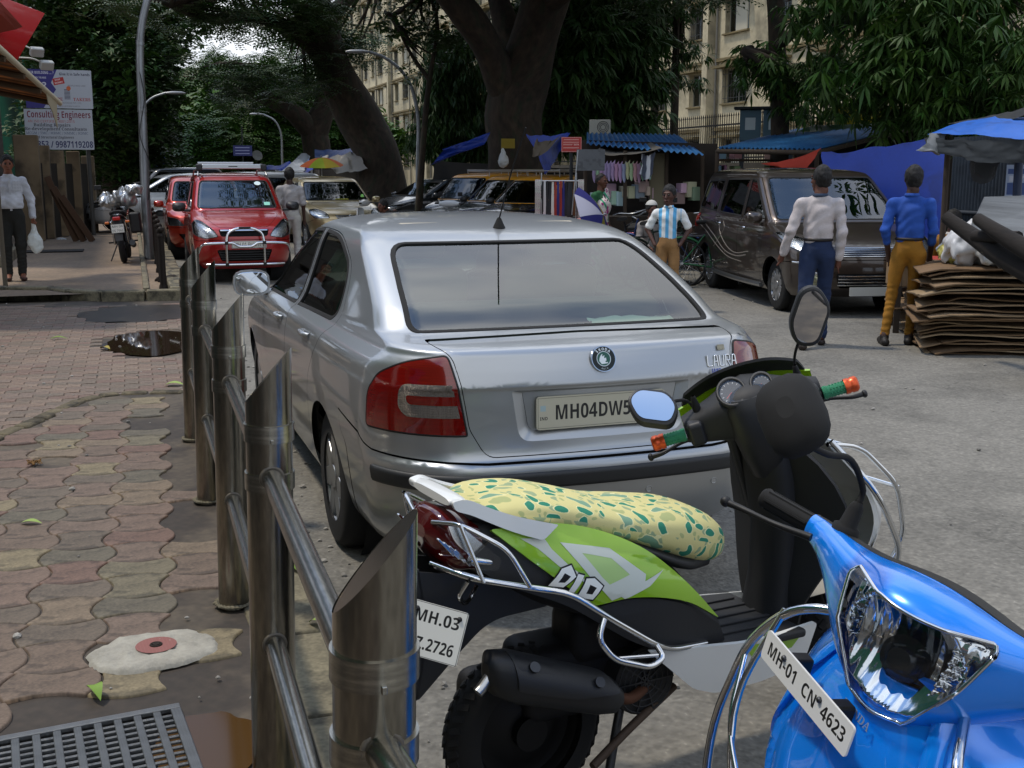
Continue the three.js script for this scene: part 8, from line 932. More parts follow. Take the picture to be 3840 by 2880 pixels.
{ // hand cart with tilted sheet, shafts, sacks and cardboard
 const hc = thing('hand_cart', 'wooden hand cart tipped up with two rough shafts at the right edge', 'hand cart'); const wood = std(0x1e1813,.9,0, { map: rep(tarpTex, 2), bumpMap: rep(grainTex, 6,2), bumpScale: .01 }); const P = (px, py, d) => atDist(px, py, d);
 const s1 = [P(3548,815,10.6), P(3640,880,10.4), P(3760,960,10.1), P(3950,1060,9.7)], s2 = [P(3665,820,10.2), P(3740,870,10.0), P(3840,930,9.8), P(3990,1010,9.5)]; add('shaft', tube(s1, (k) => .055 + .06 * k, 10,24), wood, hc); add('shaft', tube(s2, (k) => .05 + .05 * k, 10,24), wood, hc); add('cross_bar', bar(P(3655,885,10.3), P(3820,890,9.9), .05,8), wood, hc); const ax = P(3960,1100,9.6); const whl = add('cart_wheel', [new THREE.TorusGeometry(.42,.035,8,36), cyl(.07,.07,.16,0,0,0,14).rotateX(Math.PI / 2), ...[...Array(10)].map((_, k) => bx(.035,.4,.03,0,.2,0).rotateZ(k * .628))], wood, hc); whl.position.set(ax.x, .455, ax.z); whl.rotation.y = .9; add('bed', loft([[P(3700,900,10.3), P(3960,940,9.8), P(3990,1010,9.7), P(3740,960,10.2)],[P(3700,900,10.3), P(3960,940,9.8), P(3990,1010,9.7), P(3740,960,10.2)].map((p) => p.clone().add(V(0,-.08,0)))]), wood, hc);
 const sheetB = add('metal_sheet', loft([[P(3632,868,10.9), P(3960,900,10.3), P(3960,730,11.1), P(3692,738,11.6)],[P(3632,868,10.9), P(3960,900,10.3), P(3960,730,11.1), P(3692,738,11.6)].map((p) => p.clone().add(V(.02,.0,-.03)))]), std(0x75787a, .35,.6, { map: rep(tarpTex, 1.5), bumpMap: rep(blotchTex, 1), bumpScale: .02 })); tag(sheetB, 'scratched grey metal sheet propped on the hand cart', 'metal sheet');
 const kb = ['#7d6347', '#8a7154', '#6e563c', '#957d60', '#a08a6c'].map((c) => std(c, .92,0, { map: rep(tarpTex, 2.5), bumpMap: rep(grainTex, 4), bumpScale: .004 })); const R = rng(21);
 const base = onGround(3700,1262); const cx = base.x + .2, cz = base.z - .45, b2 = atDist(3680,1100,11.3);
 for (let i = 0; i < 46; i++) { const low = i < 20, k = low ? i : i - 20, y = low ? .015 + i * .0225 : .015 + k * .031, L = low ? 1.1 + .5 * R() : 1.0 + .45 * R(), W = low ? .7 + .25 * R() : .65 + .2 * R(); const f1 = .08 * (R() - .4), f2 = .05 * (R() - .5), sd = R() * 50; const g = shellPanel((v, u) => [(u - .5) * L, .05 * Math.sin(u * 3.1) * f1 * 10 + f2 * (v - .5) * 2 + .035 * (fbm(u * 4 + sd, v * 4, sd, 3) - .5) - .12 * Math.max(0, Math.abs(u - .5) - .36) * (low ? 1 : 2), (v - .5) * W],[[0,.02 * R()],[1,0],[.98,1],[.03,.97]],.012,.12); const o = add('cardboard', g, kb[Math.floor(R() * 5)]); o.position.set((low ? cx : b2.x + .1) + .16 * (R() - .5), y, (low ? cz : b2.z) + .14 * (R() - .5)); o.rotation.set(.05 * (R() - .5), -.5 + .35 * (R() - .5), .06 * (R() - .5)); const ord = ['lowest', 'second', 'third', 'fourth', 'fifth', 'sixth', 'seventh', 'eighth', 'ninth', 'tenth', 'eleventh', 'twelfth', 'thirteenth', 'fourteenth', 'fifteenth', 'sixteenth', 'seventeenth', 'eighteenth', 'nineteenth', 'twentieth'][k] || `${['twenty-first', 'twenty-second', 'twenty-third', 'twenty-fourth', 'twenty-fifth', 'topmost'][k - 20]}`; tag(o, low ? (i === 19 ? 'flattened cardboard sheet topmost on the lower front pile at the right edge' : `flattened cardboard sheet, ${ord} from the ground in the lower front pile`) : `flattened cardboard sheet, ${ord} from the ground in the taller back pile`, 'cardboard', low ? 'lower cardboard pile' : 'taller cardboard pile'); }
 for (let i = 0; i < 1; i++) { const o = add('carton', metreUV(xf(bx(.5 + .1 * i, .26,.36,0,.13,0,.01), 0,0,0)), kb[i + 1]); o.position.set(b2.x + .25 - i * .42,.48, cz - .12 + .05 * i); o.rotation.y = -.4 + .3 * i; tag(o, ['brown carton on the front cardboard pile, nearest the cart', 'brown carton in the middle on the front cardboard pile', 'brown carton on the left end of the front cardboard pile'][i], 'carton', 'cartons on the pile'); }
 [[3668,968,11.4,.5,0xc6c6c6, 'white crumpled plastic sack bulging above the cardboard'],[3760,990,11.2,.36,0xb9b9b4, 'smaller white sack beside the cart shaft'],[3585,985,11.4,.26,0xb8b060, 'yellow plastic bundle left of the white sack'],[3590,945,11.7,.26,0x9aa4b0, 'pale blue grey bundle behind the yellow one']].forEach(([px, py, d, r, c, l], i) => { const q = atDist(px, py, d), g = sdfMesh(crease(ball([0,0,0], r / 2,1.35,.9,1), r * .42,5 / r, i + 1), [-r * 1.1,-r * .75,-r],[r * 1.1, r * .8, r], r / 20), o = add('sack', g, phys(c, { roughness: .45 })); o.position.set(q.x, Math.max(q.y, .83 + r * .3), q.z); tag(o, l, 'sack', 'sacks on the cardboard'); });
}
{ // stalls on the left of the right side: sign, hanging goods, tarps
 const t = thing('goods_stall', 'dark wooden stall with hanging goods and thin blue roof behind the boy', 'stall'); const P = (px, py, d) => atDist(px, py, d);
 const rf = [P(2085,505,20.5), P(2640,580,19.0), P(2540,500,23), P(2100,488,24)]; corrugated([P(2200,540,20.2), P(2640,580,18.8), P(2540,505,22.5), P(2200,498,23)], blueRoof, 'roof_sheet', t, 20,.02); cloth([P(2225,578,19.6), P(2480,558,19.2), P(2440,530,20.5), P(2260,540,20.5)], std(0x4a4844,.8), 'awning', '', { parent: t, fold: .04 });
 const wood = std(0x2c241c, .95,0, { map: rep(tarpTex, .6) }); const a = ground0(P(2160,800,21)), b = ground0(P(2680,800,20)); add('back_wall', loft([[a, b, b.clone().setY(2.1), a.clone().setY(2.2)],[a, b, b.clone().setY(2.1), a.clone().setY(2.2)].map((p) => p.clone().add(V(.06,0,-.08)))]), wood, t); for (const px of [2195,2345,2500,2635]) pole(ground0(P(px, 800,19.6)), P(px, 565,19.6), .035, undefined, t);
 add('shutter', loft([[ground0(P(2440,800,19.7)), ground0(P(2500,800,19.6)), P(2500,575,19.6), P(2440,575,19.7)],[ground0(P(2440,800,19.7)), ground0(P(2500,800,19.6)), P(2500,575,19.6), P(2440,575,19.7)].map((p) => p.clone().add(V(0,0,-.05)))]), std(0x6a6450,.85), t);
 const R = rng(31); for (let i = 0; i < 16; i++) { const px = 2220 + i * 14, q = P(px, 600 + 6 * R(), 19.5); cloth([q, q.clone().add(V(.08,0,-.02)), q.clone().add(V(.08,-.22 - .1 * R(), 0)), q.clone().add(V(0,-.22,.02))], std(new THREE.Color().setHSL(R(), .25,.35), .8), 'hanging_goods', '', { parent: t, n: 4, fold: .02 }); } cloth([P(2410,572,19.4), P(2452,572,19.3), P(2450,650,19.3), P(2400,650,19.4)], std(0xffffff, .8,0, { map: dataTex(64,4, (u) => (Math.sin(u * 40) > 0 ? [60,66,80] : [190,192,196])) }), 'striped_cloth', '', { parent: t, n: 12, fold: .05 });
 const mk = (px, py, w, h, d, c, n = 'goods_box') => { const q = P(px, py, d); add(n, bx(w, h, .2, q.x, q.y, q.z, .01), std(c, .8), t); }; for (let i = 0; i < 18; i++) mk(2230 + 22 * i + 10 * R(), 690 + 60 * R(), .12 + .1 * R(), .14 + .12 * R(), 19.8, new THREE.Color().setHSL(R(), .2,.2 + .3 * R())); add('counter', metreUV(bx(2.2,.9,.6, P(2330,800,19.5).x, .45, P(2330,800,19.5).z)), wood, t);
 const sg = P(2143,542,19.3), so = thing('red_notice', 'small red notice board with white lettering beside the goods stall', 'notice board', [sg.x, sg.y, sg.z],-.33); const w = .335; add('board', plateGeo(w, .245,.02,.004), textured(canvasTex(256,188, (c, W, Hh) => { c.fillStyle = '#a02620'; c.fillRect(0,0, W, Hh); c.strokeStyle = '#c9a8a0'; c.lineWidth = 4; c.strokeRect(6,6, W - 12, Hh - 12); c.fillStyle = '#d8c0b8'; c.textAlign = 'center'; c.font = 'bold 26px sans-serif'; c.fillText('DATA', 190,105); c.fillRect(30,28,190,3); c.fillRect(24,62,200,3); c.fillRect(24,90,120,3); c.fillRect(24,130,200,3); for (let i = 0; i < 14; i++) { c.fillRect(30 + i * 14,28,3,14); c.fillRect(28 + i * 14,62,3,16); c.fillRect(28 + i * 14,130,3,16); if (i < 8) c.fillRect(28 + i * 14,90,3,16); } })), so); add('post', bar([0,-sg.y, -.04],[0,.1,-.04],.03,8), darkTin, so);
 const gs = add('grey_panel', xf(metreUV(bx(.46,.34,.02)), P(2215,600,18.8).x, P(2215,600,18.8).y, P(2215,600,18.8).z, 0,-.35), std(0x5d6064,.7,0, { map: rep(tarpTex, 2) })); tag(gs, 'plain grey panel hung at the corner of the goods stall', 'panel');
 const ac = P(2250,478,23), acT = thing('air_conditioner', 'small white air conditioner unit on top of the goods stall', 'air conditioner', [ac.x, ac.y, ac.z],-.4); add('case', bx(.42,.3,.24,0,0,0,.02), std(0x9c9a8e, .7), acT); add('fan_guard', [.05,.08,.11].map((r) => new THREE.TorusGeometry(r, .006,5,20).translate(.06,0,.122)), M.black, acT); add('bracket', bx(.4,.35,.2,0,-.32,0), darkTin, acT);
 cloth([P(1612,620,25), P(1665,555,25), P(1835,498,26), P(1800,545,25.4)], blueTarp, 'tarpaulin', 'blue tarpaulin sweeping up to the big tree trunk on its left', { fold: .12, seed: 14, sag: .1 }); cloth([P(1975,500,23.4), P(2140,498,22.4), P(2105,560,22.2), P(2045,652,22.8)], blueTarp, 'tarpaulin', 'blue tarpaulin hanging to a point right of the big tree trunk', { fold: .12, seed: 22, sag: .05 }); cloth([P(1630,600,31), P(2200,630,29), P(2200,830,29), P(1610,830,31)], std(0x0e1013,.9), 'dark_sheet', 'black sheet wall of the stalls behind the taxis', { fold: .08, seed: 25 });
 cloth([P(1990,590,22), P(2060,560,22), P(2110,500,22.5), P(2010,520,22.8)], std(0x5a5044,.9), 'old_sheet', 'dull brown sheet knotted below the tree trunk', { seed: 28 });
 const bg = P(1888,590,24.2), bo = add('hanging_bag', sdfMesh(crease(blend([cone([0,.18,0],[0,-.05,0],.02,.09), ball([0,-.1,0],.12,1,.9,.7)],.04), .08,16,3), [-.2,-.26,-.2],[.2,.24,.2],.014), phys(0xb8bcbc, { roughness: .5, transmission: .2, thickness: 0 })); bo.position.copy(bg); tag(bo, 'white plastic bag hanging against the big dark trunk', 'bag'); const yb = P(1905,538,24.4), yo = add('yellow_tag', bx(.3,.2,.02), std(0x7a6a18,.8)); yo.position.copy(yb); tag(yo, 'small yellow plate fixed on the big dark trunk', 'plate');
}
{ // tie stall, striped parasols, bicycles
 const p = atDist(2095,760,17.2), t = thing('tie_rack', 'street rack of hanging ties in front of the taxis', 'rack', [p.x, 0, p.z],-.36); for (const x of [-.26,.26]) add('upright', bar([x, 0,0],[x, 1.62,0],.012,6), M.steel, t); add('top_bar', bar([-.3,1.5,0],[.3,1.5,0],.012,6), M.steel, t); add('upright', bar([.2,1.0,.05],[.28,1.95,.02],.01,6), M.steel, t);
 const R = rng(44), cols = [0x16181c, 0xb9b9b9,0x23252b, 0x8a2a20,0x24246a, 0xc0bfb8,0x15151a, 0x6a4a30]; for (let i = 0; i < 13; i++) { const x = -.25 + i * .04; add('tie', shellPanel((u, v) => [x + (u - .5) * (.03 + .018 * v), 1.5 - v * (.52 + .04 * (i % 3)), .012 * Math.sin(v * 5 + i)],[[0,0],[1,0],[1,.94],[.5,1],[0,.94]],.004,.1), std(cols[Math.floor(R() * 8)],.7), t); } for (const x of [-.31,.33]) add('scarf', shellPanel((u, v) => [x + (u - .5) * .09,1.52 - v * .72,.02 * Math.sin(v * 7)],[[0,0],[1,0],[1,1],[0,1]],.006,.08), std(0xffffff, .8,0, { map: rep(sareeTex, 3) }), t); add('tray', bx(.95,.05,.5,.05,.88,.15,.01), std(0x5a4636,.9), t); for (let i = 0; i < 22; i++) add('folded_cloth', bx(.12,.02 + .03 * R(), .16,-.36 + .84 * R(), .925,.0 + .34 * R(), .008), std(new THREE.Color().setHSL(R() < .6 ? .01 : R(), .5,.45), .8), t); for (const [x, z] of [[-.38,0],[.45,0],[-.38,.34],[.45,.34]]) add('leg', bar([x, 0, z],[x, .86, z],.015,6), M.darkSteel, t);
 const parasol = (name, label, c, R0, tilt, axis, cols2, hp) => { const o = thing(name, label, 'parasol', [c.x, c.y, c.z]); o.quaternion.setFromAxisAngle(vec(axis).normalize(), tilt); const n = cols2.length; for (let i = 0; i < n; i++) { const a0 = i / n * 2 * Math.PI, a1 = (i + 1) / n * 2 * Math.PI; add('panel', shellPanel((u, v) => { const a = lerp(a0, a1, u), r = v * R0 * (1 - .05 * Math.sin(u * Math.PI)); return [Math.cos(a) * r, -.36 * R0 * v * v, Math.sin(a) * r]; }, [[0,.02],[1,.02],[1,1],[0,1]],.006,.15), std(cols2[i],.7), o); } add('shaft', bar([0,.06,0],[0,-hp, 0],.014,6), M.steel, o); return o; };
 parasol('beach_parasol', 'red, yellow and green parasol over the far street', atDist(1205,598,33).add(V(0,.05,0)), .62,.12,[1,0,.3],[0xc85a14,0xb8a012,0x9aa818,0xc85a14,0xb8a012,0xc03a10,0x9aa818,0xb8a012],2.0); const q = atDist(2285,800,16.6); parasol('folded_parasol', 'blue, yellow and white parasol tipped on its side behind the woman', V(q.x - .1,1.02, q.z), .52,1.15,[.6,0,-.8],[0x1d1d66,0x7a7014,0x1d1d66,0xa9a8b8,0x1d1d66,0x7a7014,0xb0541c, 0x1d1d66],.5);
 const bike = (px, d, a, col, lab) => { const b = atDist(px, 900, d), o = thing('bicycle', lab, 'bicycle', [b.x, 0, b.z], a, 'bicycles parked by the goods stall'); o.rotation.order = 'YXZ'; o.rotation.x = -.14; const fm = std(col, .5,.3); for (const x of [0,1.05]) { const w = add('wheel', [new THREE.TorusGeometry(.33,.017,8,36)], M.rubber, o); w.position.set(x, .347,0); const sp = [cyl(.02,.02,.1,0,0,0,8).rotateX(Math.PI / 2)]; for (let k = 0; k < 14; k++) sp.push(bar([0,0,0],[.32 * Math.cos(k * .449), .32 * Math.sin(k * .449), 0],.0025,4)); add('spokes', sp, M.steel, w); } add('frame', [bar([0,.347,0],[.42,.3,0],.014,6), bar([0,.347,0],[.34,.8,0],.012,6), bar([.42,.3,0],[.32,.88,0],.016,6), bar([.42,.3,0],[.9,.78,0],.016,6), bar([.34,.8,0],[.88,.86,0],.016,6), bar([.86,.95,0],[1.05,.347,0],.016,6)], fm, o); add('saddle', loft([ring(.18,.93,0,.09,.03,2.4,12, V(0,0,1)), ring(.3,.94,0,.06,.03,2.4,12, V(0,0,1)), ring(.44,.93,0,.02,.02,2.4,12, V(0,0,1))]), M.rubber, o); add('handlebar', tube([[.72,1.0,-.28],[.84,1.02,-.2],[.87,.99,0],[.84,1.02,.2],[.72,1.0,.28]],.012,6), M.steel, o); add('crank', [new THREE.TorusGeometry(.09,.008,5,20).translate(.42,.3,.05), bar([.42,.3,.06],[.5,.16,.1],.012,6), bar([.42,.3,-.06],[.34,.44,-.1],.012,6)], M.darkSteel, o); add('carrier', [bar([-.12,.74,.07],[.28,.74,.07],.008,5), bar([-.12,.74,-.07],[.28,.74,-.07],.008,5), bar([-.1,.74,0],[0,.347,.05],.007,5)], M.darkSteel, o); for (const x of [0,1.05]) add('mudguard', new THREE.TorusGeometry(.37,.02,4,20,2.2).rotateZ(x ? .2 : .9).translate(x, .347,0), fm, o); };
 bike(2400,16.0,.3,0x1d2a22, 'dark bicycle just left of the boy'); bike(2560,16.4,-.5,0x14502c, 'green bicycle just right of the boy'); bike(2600,17.0,2.2,0x243a6a, 'blue bicycle nearest the brown people carrier'); bike(2450,17.6,-.9,0x301a16, 'dark red bicycle behind the boy'); bike(2350,17.4,.9,0x1a1c20, 'black bicycle behind the tipped parasol');
 { const q2 = atDist(2440,880,16.6), m = thing('parked_scooter', 'dark scooter parked among the bicycles', 'scooter', [q2.x + .4,0, q2.z - 1.2],.8, null); farScooter(m, phys(0x22262a, { roughness: .35, clearcoat: 1 })); }
}
{ // far tarps and stalls along the middle of the street
 const P = (px, py, d) => atDist(px, py, d); cloth([P(975,622,44), P(1165,590,40), P(1170,640,38), P(985,655,42)], blueTarp, 'tarpaulin', 'far blue tarpaulin roof left of the red and yellow parasol', { seed: 31, fold: .25, fu: 9 }); cloth([P(1040,650,40), P(1130,575,39), P(1160,590,39), P(1130,650,38)], std(0x8a9096,.6), 'tarpaulin', 'grey plastic sheet crossing the far blue tarpaulin', { seed: 33, fold: .15 }); cloth([P(1195,590,38), P(1330,570,37), P(1370,640,36), P(1180,618,37)], std(0x7d7a74,.7), 'tarpaulin', 'off white sheet roof right of the parasol', { seed: 35, fold: .2 }); cloth([P(560,580,48), P(610,572,48), P(615,628,47), P(555,620,47)], blueTarp, 'tarpaulin', 'small blue tarpaulin bundle beside the tall lamp post', { seed: 37, fold: .25 }); cloth([P(1180,560,42), P(1330,555,41), P(1330,600,40), P(1180,600,41)], tarp(0x16305e), 'tarpaulin', 'dark blue sheet under the trees behind the parasol', { seed: 39 });
 const wall = (px0, px1, d, c, lab) => { const a = ground0(P(px0,700, d)), b = ground0(P(px1,700, d - 2)); const t = thing('stall_box', lab, 'stall'); add('wall', loft([[a, b, b.clone().setY(1.7), a.clone().setY(1.7)],[a, b, b.clone().setY(1.7), a.clone().setY(1.7)].map((p) => p.clone().add(V(.1,0,-2)))]), std(c, .9,0, { map: rep(tarpTex, .5) }), t); for (let i = 0; i < 3; i++) { const q = a.clone().lerp(b, .2 + .3 * i).add(V(0,0,.12)); add('goods', bx(.5,.5,.2, q.x, .9, q.z, .02), std([0x6a5a4a, 0x4a5a6a, 0x6a3a30][i],.8), t); } }; wall(985,1160,42,0x3a3a38, 'far grey stall under the blue tarpaulin'); wall(1200,1350,39,0x2a2622, 'far dark stall under the off white sheet'); wall(540,640,50,0x4a4038, 'far brown stall beyond the lamp post');
 const bs = P(910,565,64), o = thing('blue_board', 'small dark blue direction board far down the street', 'sign', [bs.x, bs.y, bs.z],-.1); add('board', plateGeo(1.0,.55,.03,.01), textured(canvasTex(128,70, (c) => { c.fillStyle = '#20265a'; c.fillRect(0,0,128,70); c.fillStyle = '#8a8eb0'; for (let i = 0; i < 3; i++) c.fillRect(14,12 + i * 20,96,5); })), o); add('post', bar([0,-bs.y, -.05],[0,1.3,-.05],.04,6), darkTin, o);
 const ds = P(963,585,46), dd = thing('satellite_dish', 'small pale satellite dish on the far stalls', 'dish', [ds.x, ds.y, ds.z],.3); add('dish', lathe([[.0,0],[.1,.01],[.19,.05],[.21,.07]],20).rotateX(1.2), std(0x9a9c9a, .6), dd); add('mast', bar([0,-.9,0],[0,0,-.02],.015,6), M.darkSteel, dd);
}
// ---------------------------------------------------------------- fence and apartment blocks
{ const t = thing('iron_fence', 'iron spike fence on a low wall behind the stalls', 'fence'); const x = 17.5, z0 = -16, z1 = -52; add('base_wall', metreUV(bx(.3,1.9, z0 - z1, x, .95, (z0 + z1) / 2)), std(0x4a453c, .92,0, { map: rep(blotchTex, .4) }), t); for (const y of [2.05,3.05]) add('rail', bx(.04,.05, z0 - z1, x, y, (z0 + z1) / 2), std(0x1c1c1c, .7,.4), t); const m = std(0x25231f, .7,.4), g = [cyl(.014,.014,1.4,0,.7,0,6), new THREE.ConeGeometry(.03,.12,6).translate(0,1.46,0)].map(clean), spike = mergeGeometries(g); let n = 0; for (let z = z0; z > z1; z -= .14) if (n++ < 290) { const o = add('picket', spike, m, t); o.position.set(x, 1.9, z); } }
const wallTex = dataTex(512,512, (u, v) => { const a = tfbm(u, v, 3,5,111), b = tfbm(u, v, 48,2,112), c = sstep(.5,.75, tfbm(u * 1, v * 1,5,5,113)), st = sstep(.55,.8, tfbm(u, v * .999,24,3,114)) * .5; const g = .95 + .22 * (a - .5) + .08 * (b - .5) - .2 * c - .12 * st; return [196 * g, 184 * g, 152 * g]; });
function apartment(name, label, x, z0, z1, storeys, o = {}) { // long facade along the street, facing -x
 const t = thing(name, label, 'building', [x, 0,0]), fh = 3.05, y0 = o.y0 ?? .6, H = y0 + storeys * fh + .6, wm = std(o.tint ?? 0xffffff, .92,0, { map: rep(wallTex, .16), bumpMap: rep(grainTex, .8), bumpScale: .01 }), L = z0 - z1;
 const nb = Math.floor(L / 3.6), step = L / nb, ops = []; for (let b = 0; b < nb; b++) for (let s = 0; s < storeys; s++) { const zc = z0 - (b + .5) * step, wide = (b % 3 === 1) ? 2.1 : 1.3; ops.push([zc, y0 + s * fh + 1.0, wide, 1.5, b, s]); }
 const hole = ops.map(([zc, y, w, h]) => [[zc - w / 2, y],[zc + w / 2, y],[zc + w / 2, y + h],[zc - w / 2, y + h]]);
 const sh = extr([[z1,0],[z0,0],[z0, H],[z1, H]],.3,0, hole); sh.rotateY(-Math.PI / 2); add('facade', metreUV(sh), wm, t); add('body', metreUV(bx(9, H, L - .02,4.9, H / 2, (z0 + z1) / 2)), wm, t);
 const dk = std(0x14161a, .25), frameM = std(0x8a8676,.7), glassM = phys(0x9fb0b0, { roughness: .05, transmission: 1, thickness: 0 }), grill = std(0x4a4a46,.7,.3), sm = std(0xa89f86,.9,0, { map: rep(wallTex, .3) });
 for (const [zc, y, w, h, b, s] of ops) { const f = add('window', [bx(.06,.06, w, .0, y + h - .03, zc), bx(.06,.06, w, 0, y + .03, zc), ...[-1,0,1].map((k) => bx(.06, h - .12,.06,0, y + h / 2, zc + k * (w / 2 - .03)))].map((g) => clean(g).translate(-.05,0,0)), frameM, t); for (const k of [-1,1]) add('pane', bx(.01, h - .12, w / 2 - .08,-.045, y + h / 2, zc + k * w / 4), glassM, f); add('sunshade', bx(.55,.1, w + .4,-.57, y + h + .08, zc, 0), sm, t); add('sill', bx(.14,.07, w + .16,-.36, y - .04, zc), sm, t); if ((b + s) % 2 === 0) { const bars = []; for (let k = 0; k <= 8; k++) bars.push(bx(.02, h, .02,-.34, y + h / 2, zc - w / 2 + k * w / 8)); for (const k of [.15,.5,.85]) bars.push(bx(.025,.025, w, -.34, y + h * k, zc)); add('window_grille', bars, grill, f); } else if (b % 3 === 1) { add('shutter', bx(.05, h, w * .46,-.36, y + h / 2, zc + w * .26), std(0xb0aa96,.8), f); } }
 for (let s = 1; s <= storeys; s++) add('floor_band', bx(.16,.14, L, -.37, y0 + s * fh - .12, (z0 + z1) / 2), sm, t); for (let b = 0; b <= nb; b += 2) { add('drain_pipe', bar([-.42,0, z0 - b * step + .3],[-.42, H, z0 - b * step + .3],.06,8), std(0x6a675e, .8), t); if (b % 4 === 0) add('pilaster', metreUV(bx(.5, H, .5,-.5, H / 2, z0 - b * step - .2)), wm, t); }
 add('parapet', metreUV(bx(9.6,.9, L + .1,4.6, H + .45, (z0 + z1) / 2)), wm, t); return t;
}
apartment('apartment_block', 'long cream apartment block with barred windows behind the right stalls', 26,-18,-63,5);
apartment('apartment_block', 'pale sunlit apartment block farther along beyond the big trunks', 25,-67,-156,6, { y0: 1.2 });
// ---------------------------------------------------------------- trees: tapered trunks, limbs, and crowns of many small leaf sprays
const barkTex = dataTex(256,256, (u, v) => { const a = tfbm(u, v * .999,10,4,121), b = tfbm(u, v, 4,4,122), c = sstep(.55,.75, tfbm(u, v, 5,4,123)); const g = .8 + .7 * (a - .5) + .3 * (b - .5); return [lerp(58,46, c) * g, lerp(48,49, c) * g, lerp(38,35, c) * g]; });
const M_bark = std(0xffffff, .95,0, { map: rep(barkTex, 1.2,.6), bumpMap: rep(barkTex, 1.2,.6), bumpScale: .05 });
function spray(kind, seed) { // one twig with its leaves, about .5 m across
 const R = rng(seed), pos = [], idx = []; const leafAt = (p, dir, up, L, w, droop) => { const side = V().crossVectors(dir, up).normalize(), b = pos.length / 3, m = p.clone().addScaledVector(dir, L * .5).addScaledVector(up, -droop * L * .15), e = p.clone().addScaledVector(dir, L).addScaledVector(up, -droop * L * .5); for (const q of [p, m.clone().addScaledVector(side, w).addScaledVector(up, w * .3), m.clone().addScaledVector(side, -w).addScaledVector(up, w * .3), e, m]) pos.push(q.x, q.y, q.z); idx.push(b, b + 1, b + 4, b + 1, b + 3, b + 4, b, b + 4, b + 2, b + 4, b + 3, b + 2); };
 if (kind === 'lance') for (let i = 0; i < 11; i++) { const a = i * 2.4 + R(), el = -.9 + .9 * R(), d = V(Math.cos(a) * Math.cos(el), Math.sin(el), Math.sin(a) * Math.cos(el)); leafAt(V(0,0,0).addScaledVector(d, .03), d, V(0,1,0), .2 + .1 * R(), .024 + .008 * R(), .8); }
 else if (kind === 'broad') for (let i = 0; i < 9; i++) { const a = i * 2.4 + R(), el = -.5 + R(), d = V(Math.cos(a) * Math.cos(el), Math.sin(el), Math.sin(a) * Math.cos(el)), o = V(R() - .5, R() - .5, R() - .5).multiplyScalar(.22); leafAt(o, d, V(0,1,0), .13 + .06 * R(), .034,.4); }
 else if (kind === 'droop') for (let i = 0; i < 12; i++) { const a = i * 2.4 + R(), d = V(Math.cos(a) * .55,-.8 - .2 * R(), Math.sin(a) * .55).normalize(), o = V(R() - .5, R() - .5, R() - .5).multiplyScalar(.2); leafAt(o, d, V(Math.cos(a), .3, Math.sin(a)).normalize(), .17 + .08 * R(), .02,.2); }
 else for (let k = 0; k < 5; k++) { const a = k * 1.9 + R(), d = V(Math.cos(a), -.15 + .5 * (R() - .5), Math.sin(a)).normalize(), s = V().crossVectors(d, V(0,1,0)).normalize(); for (let i = 1; i <= 5; i++) for (const q of [1,-1]) leafAt(d.clone().multiplyScalar(i * .055), s.clone().multiplyScalar(q).addScaledVector(d, .5).normalize(), V(0,1,0), .062,.017,.2); }
 return bufgeo(pos, null, null, idx);
}
const SPRAY = {}; for (const k of ['lance', 'broad', 'droop', 'fine']) SPRAY[k] = [0,1].map((i) => spray(k, 500 + i * 7 + k.length));
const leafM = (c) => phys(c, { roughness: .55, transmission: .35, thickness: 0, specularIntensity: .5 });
const leafMat = { dark: leafM(0x2b4918), mid: leafM(0x36581a), bright: leafM(0x42681e), grey: leafM(0x3f5a24), brown: leafM(0x4a3a26) };  // tree shade and sun partly put into the dark and bright greens
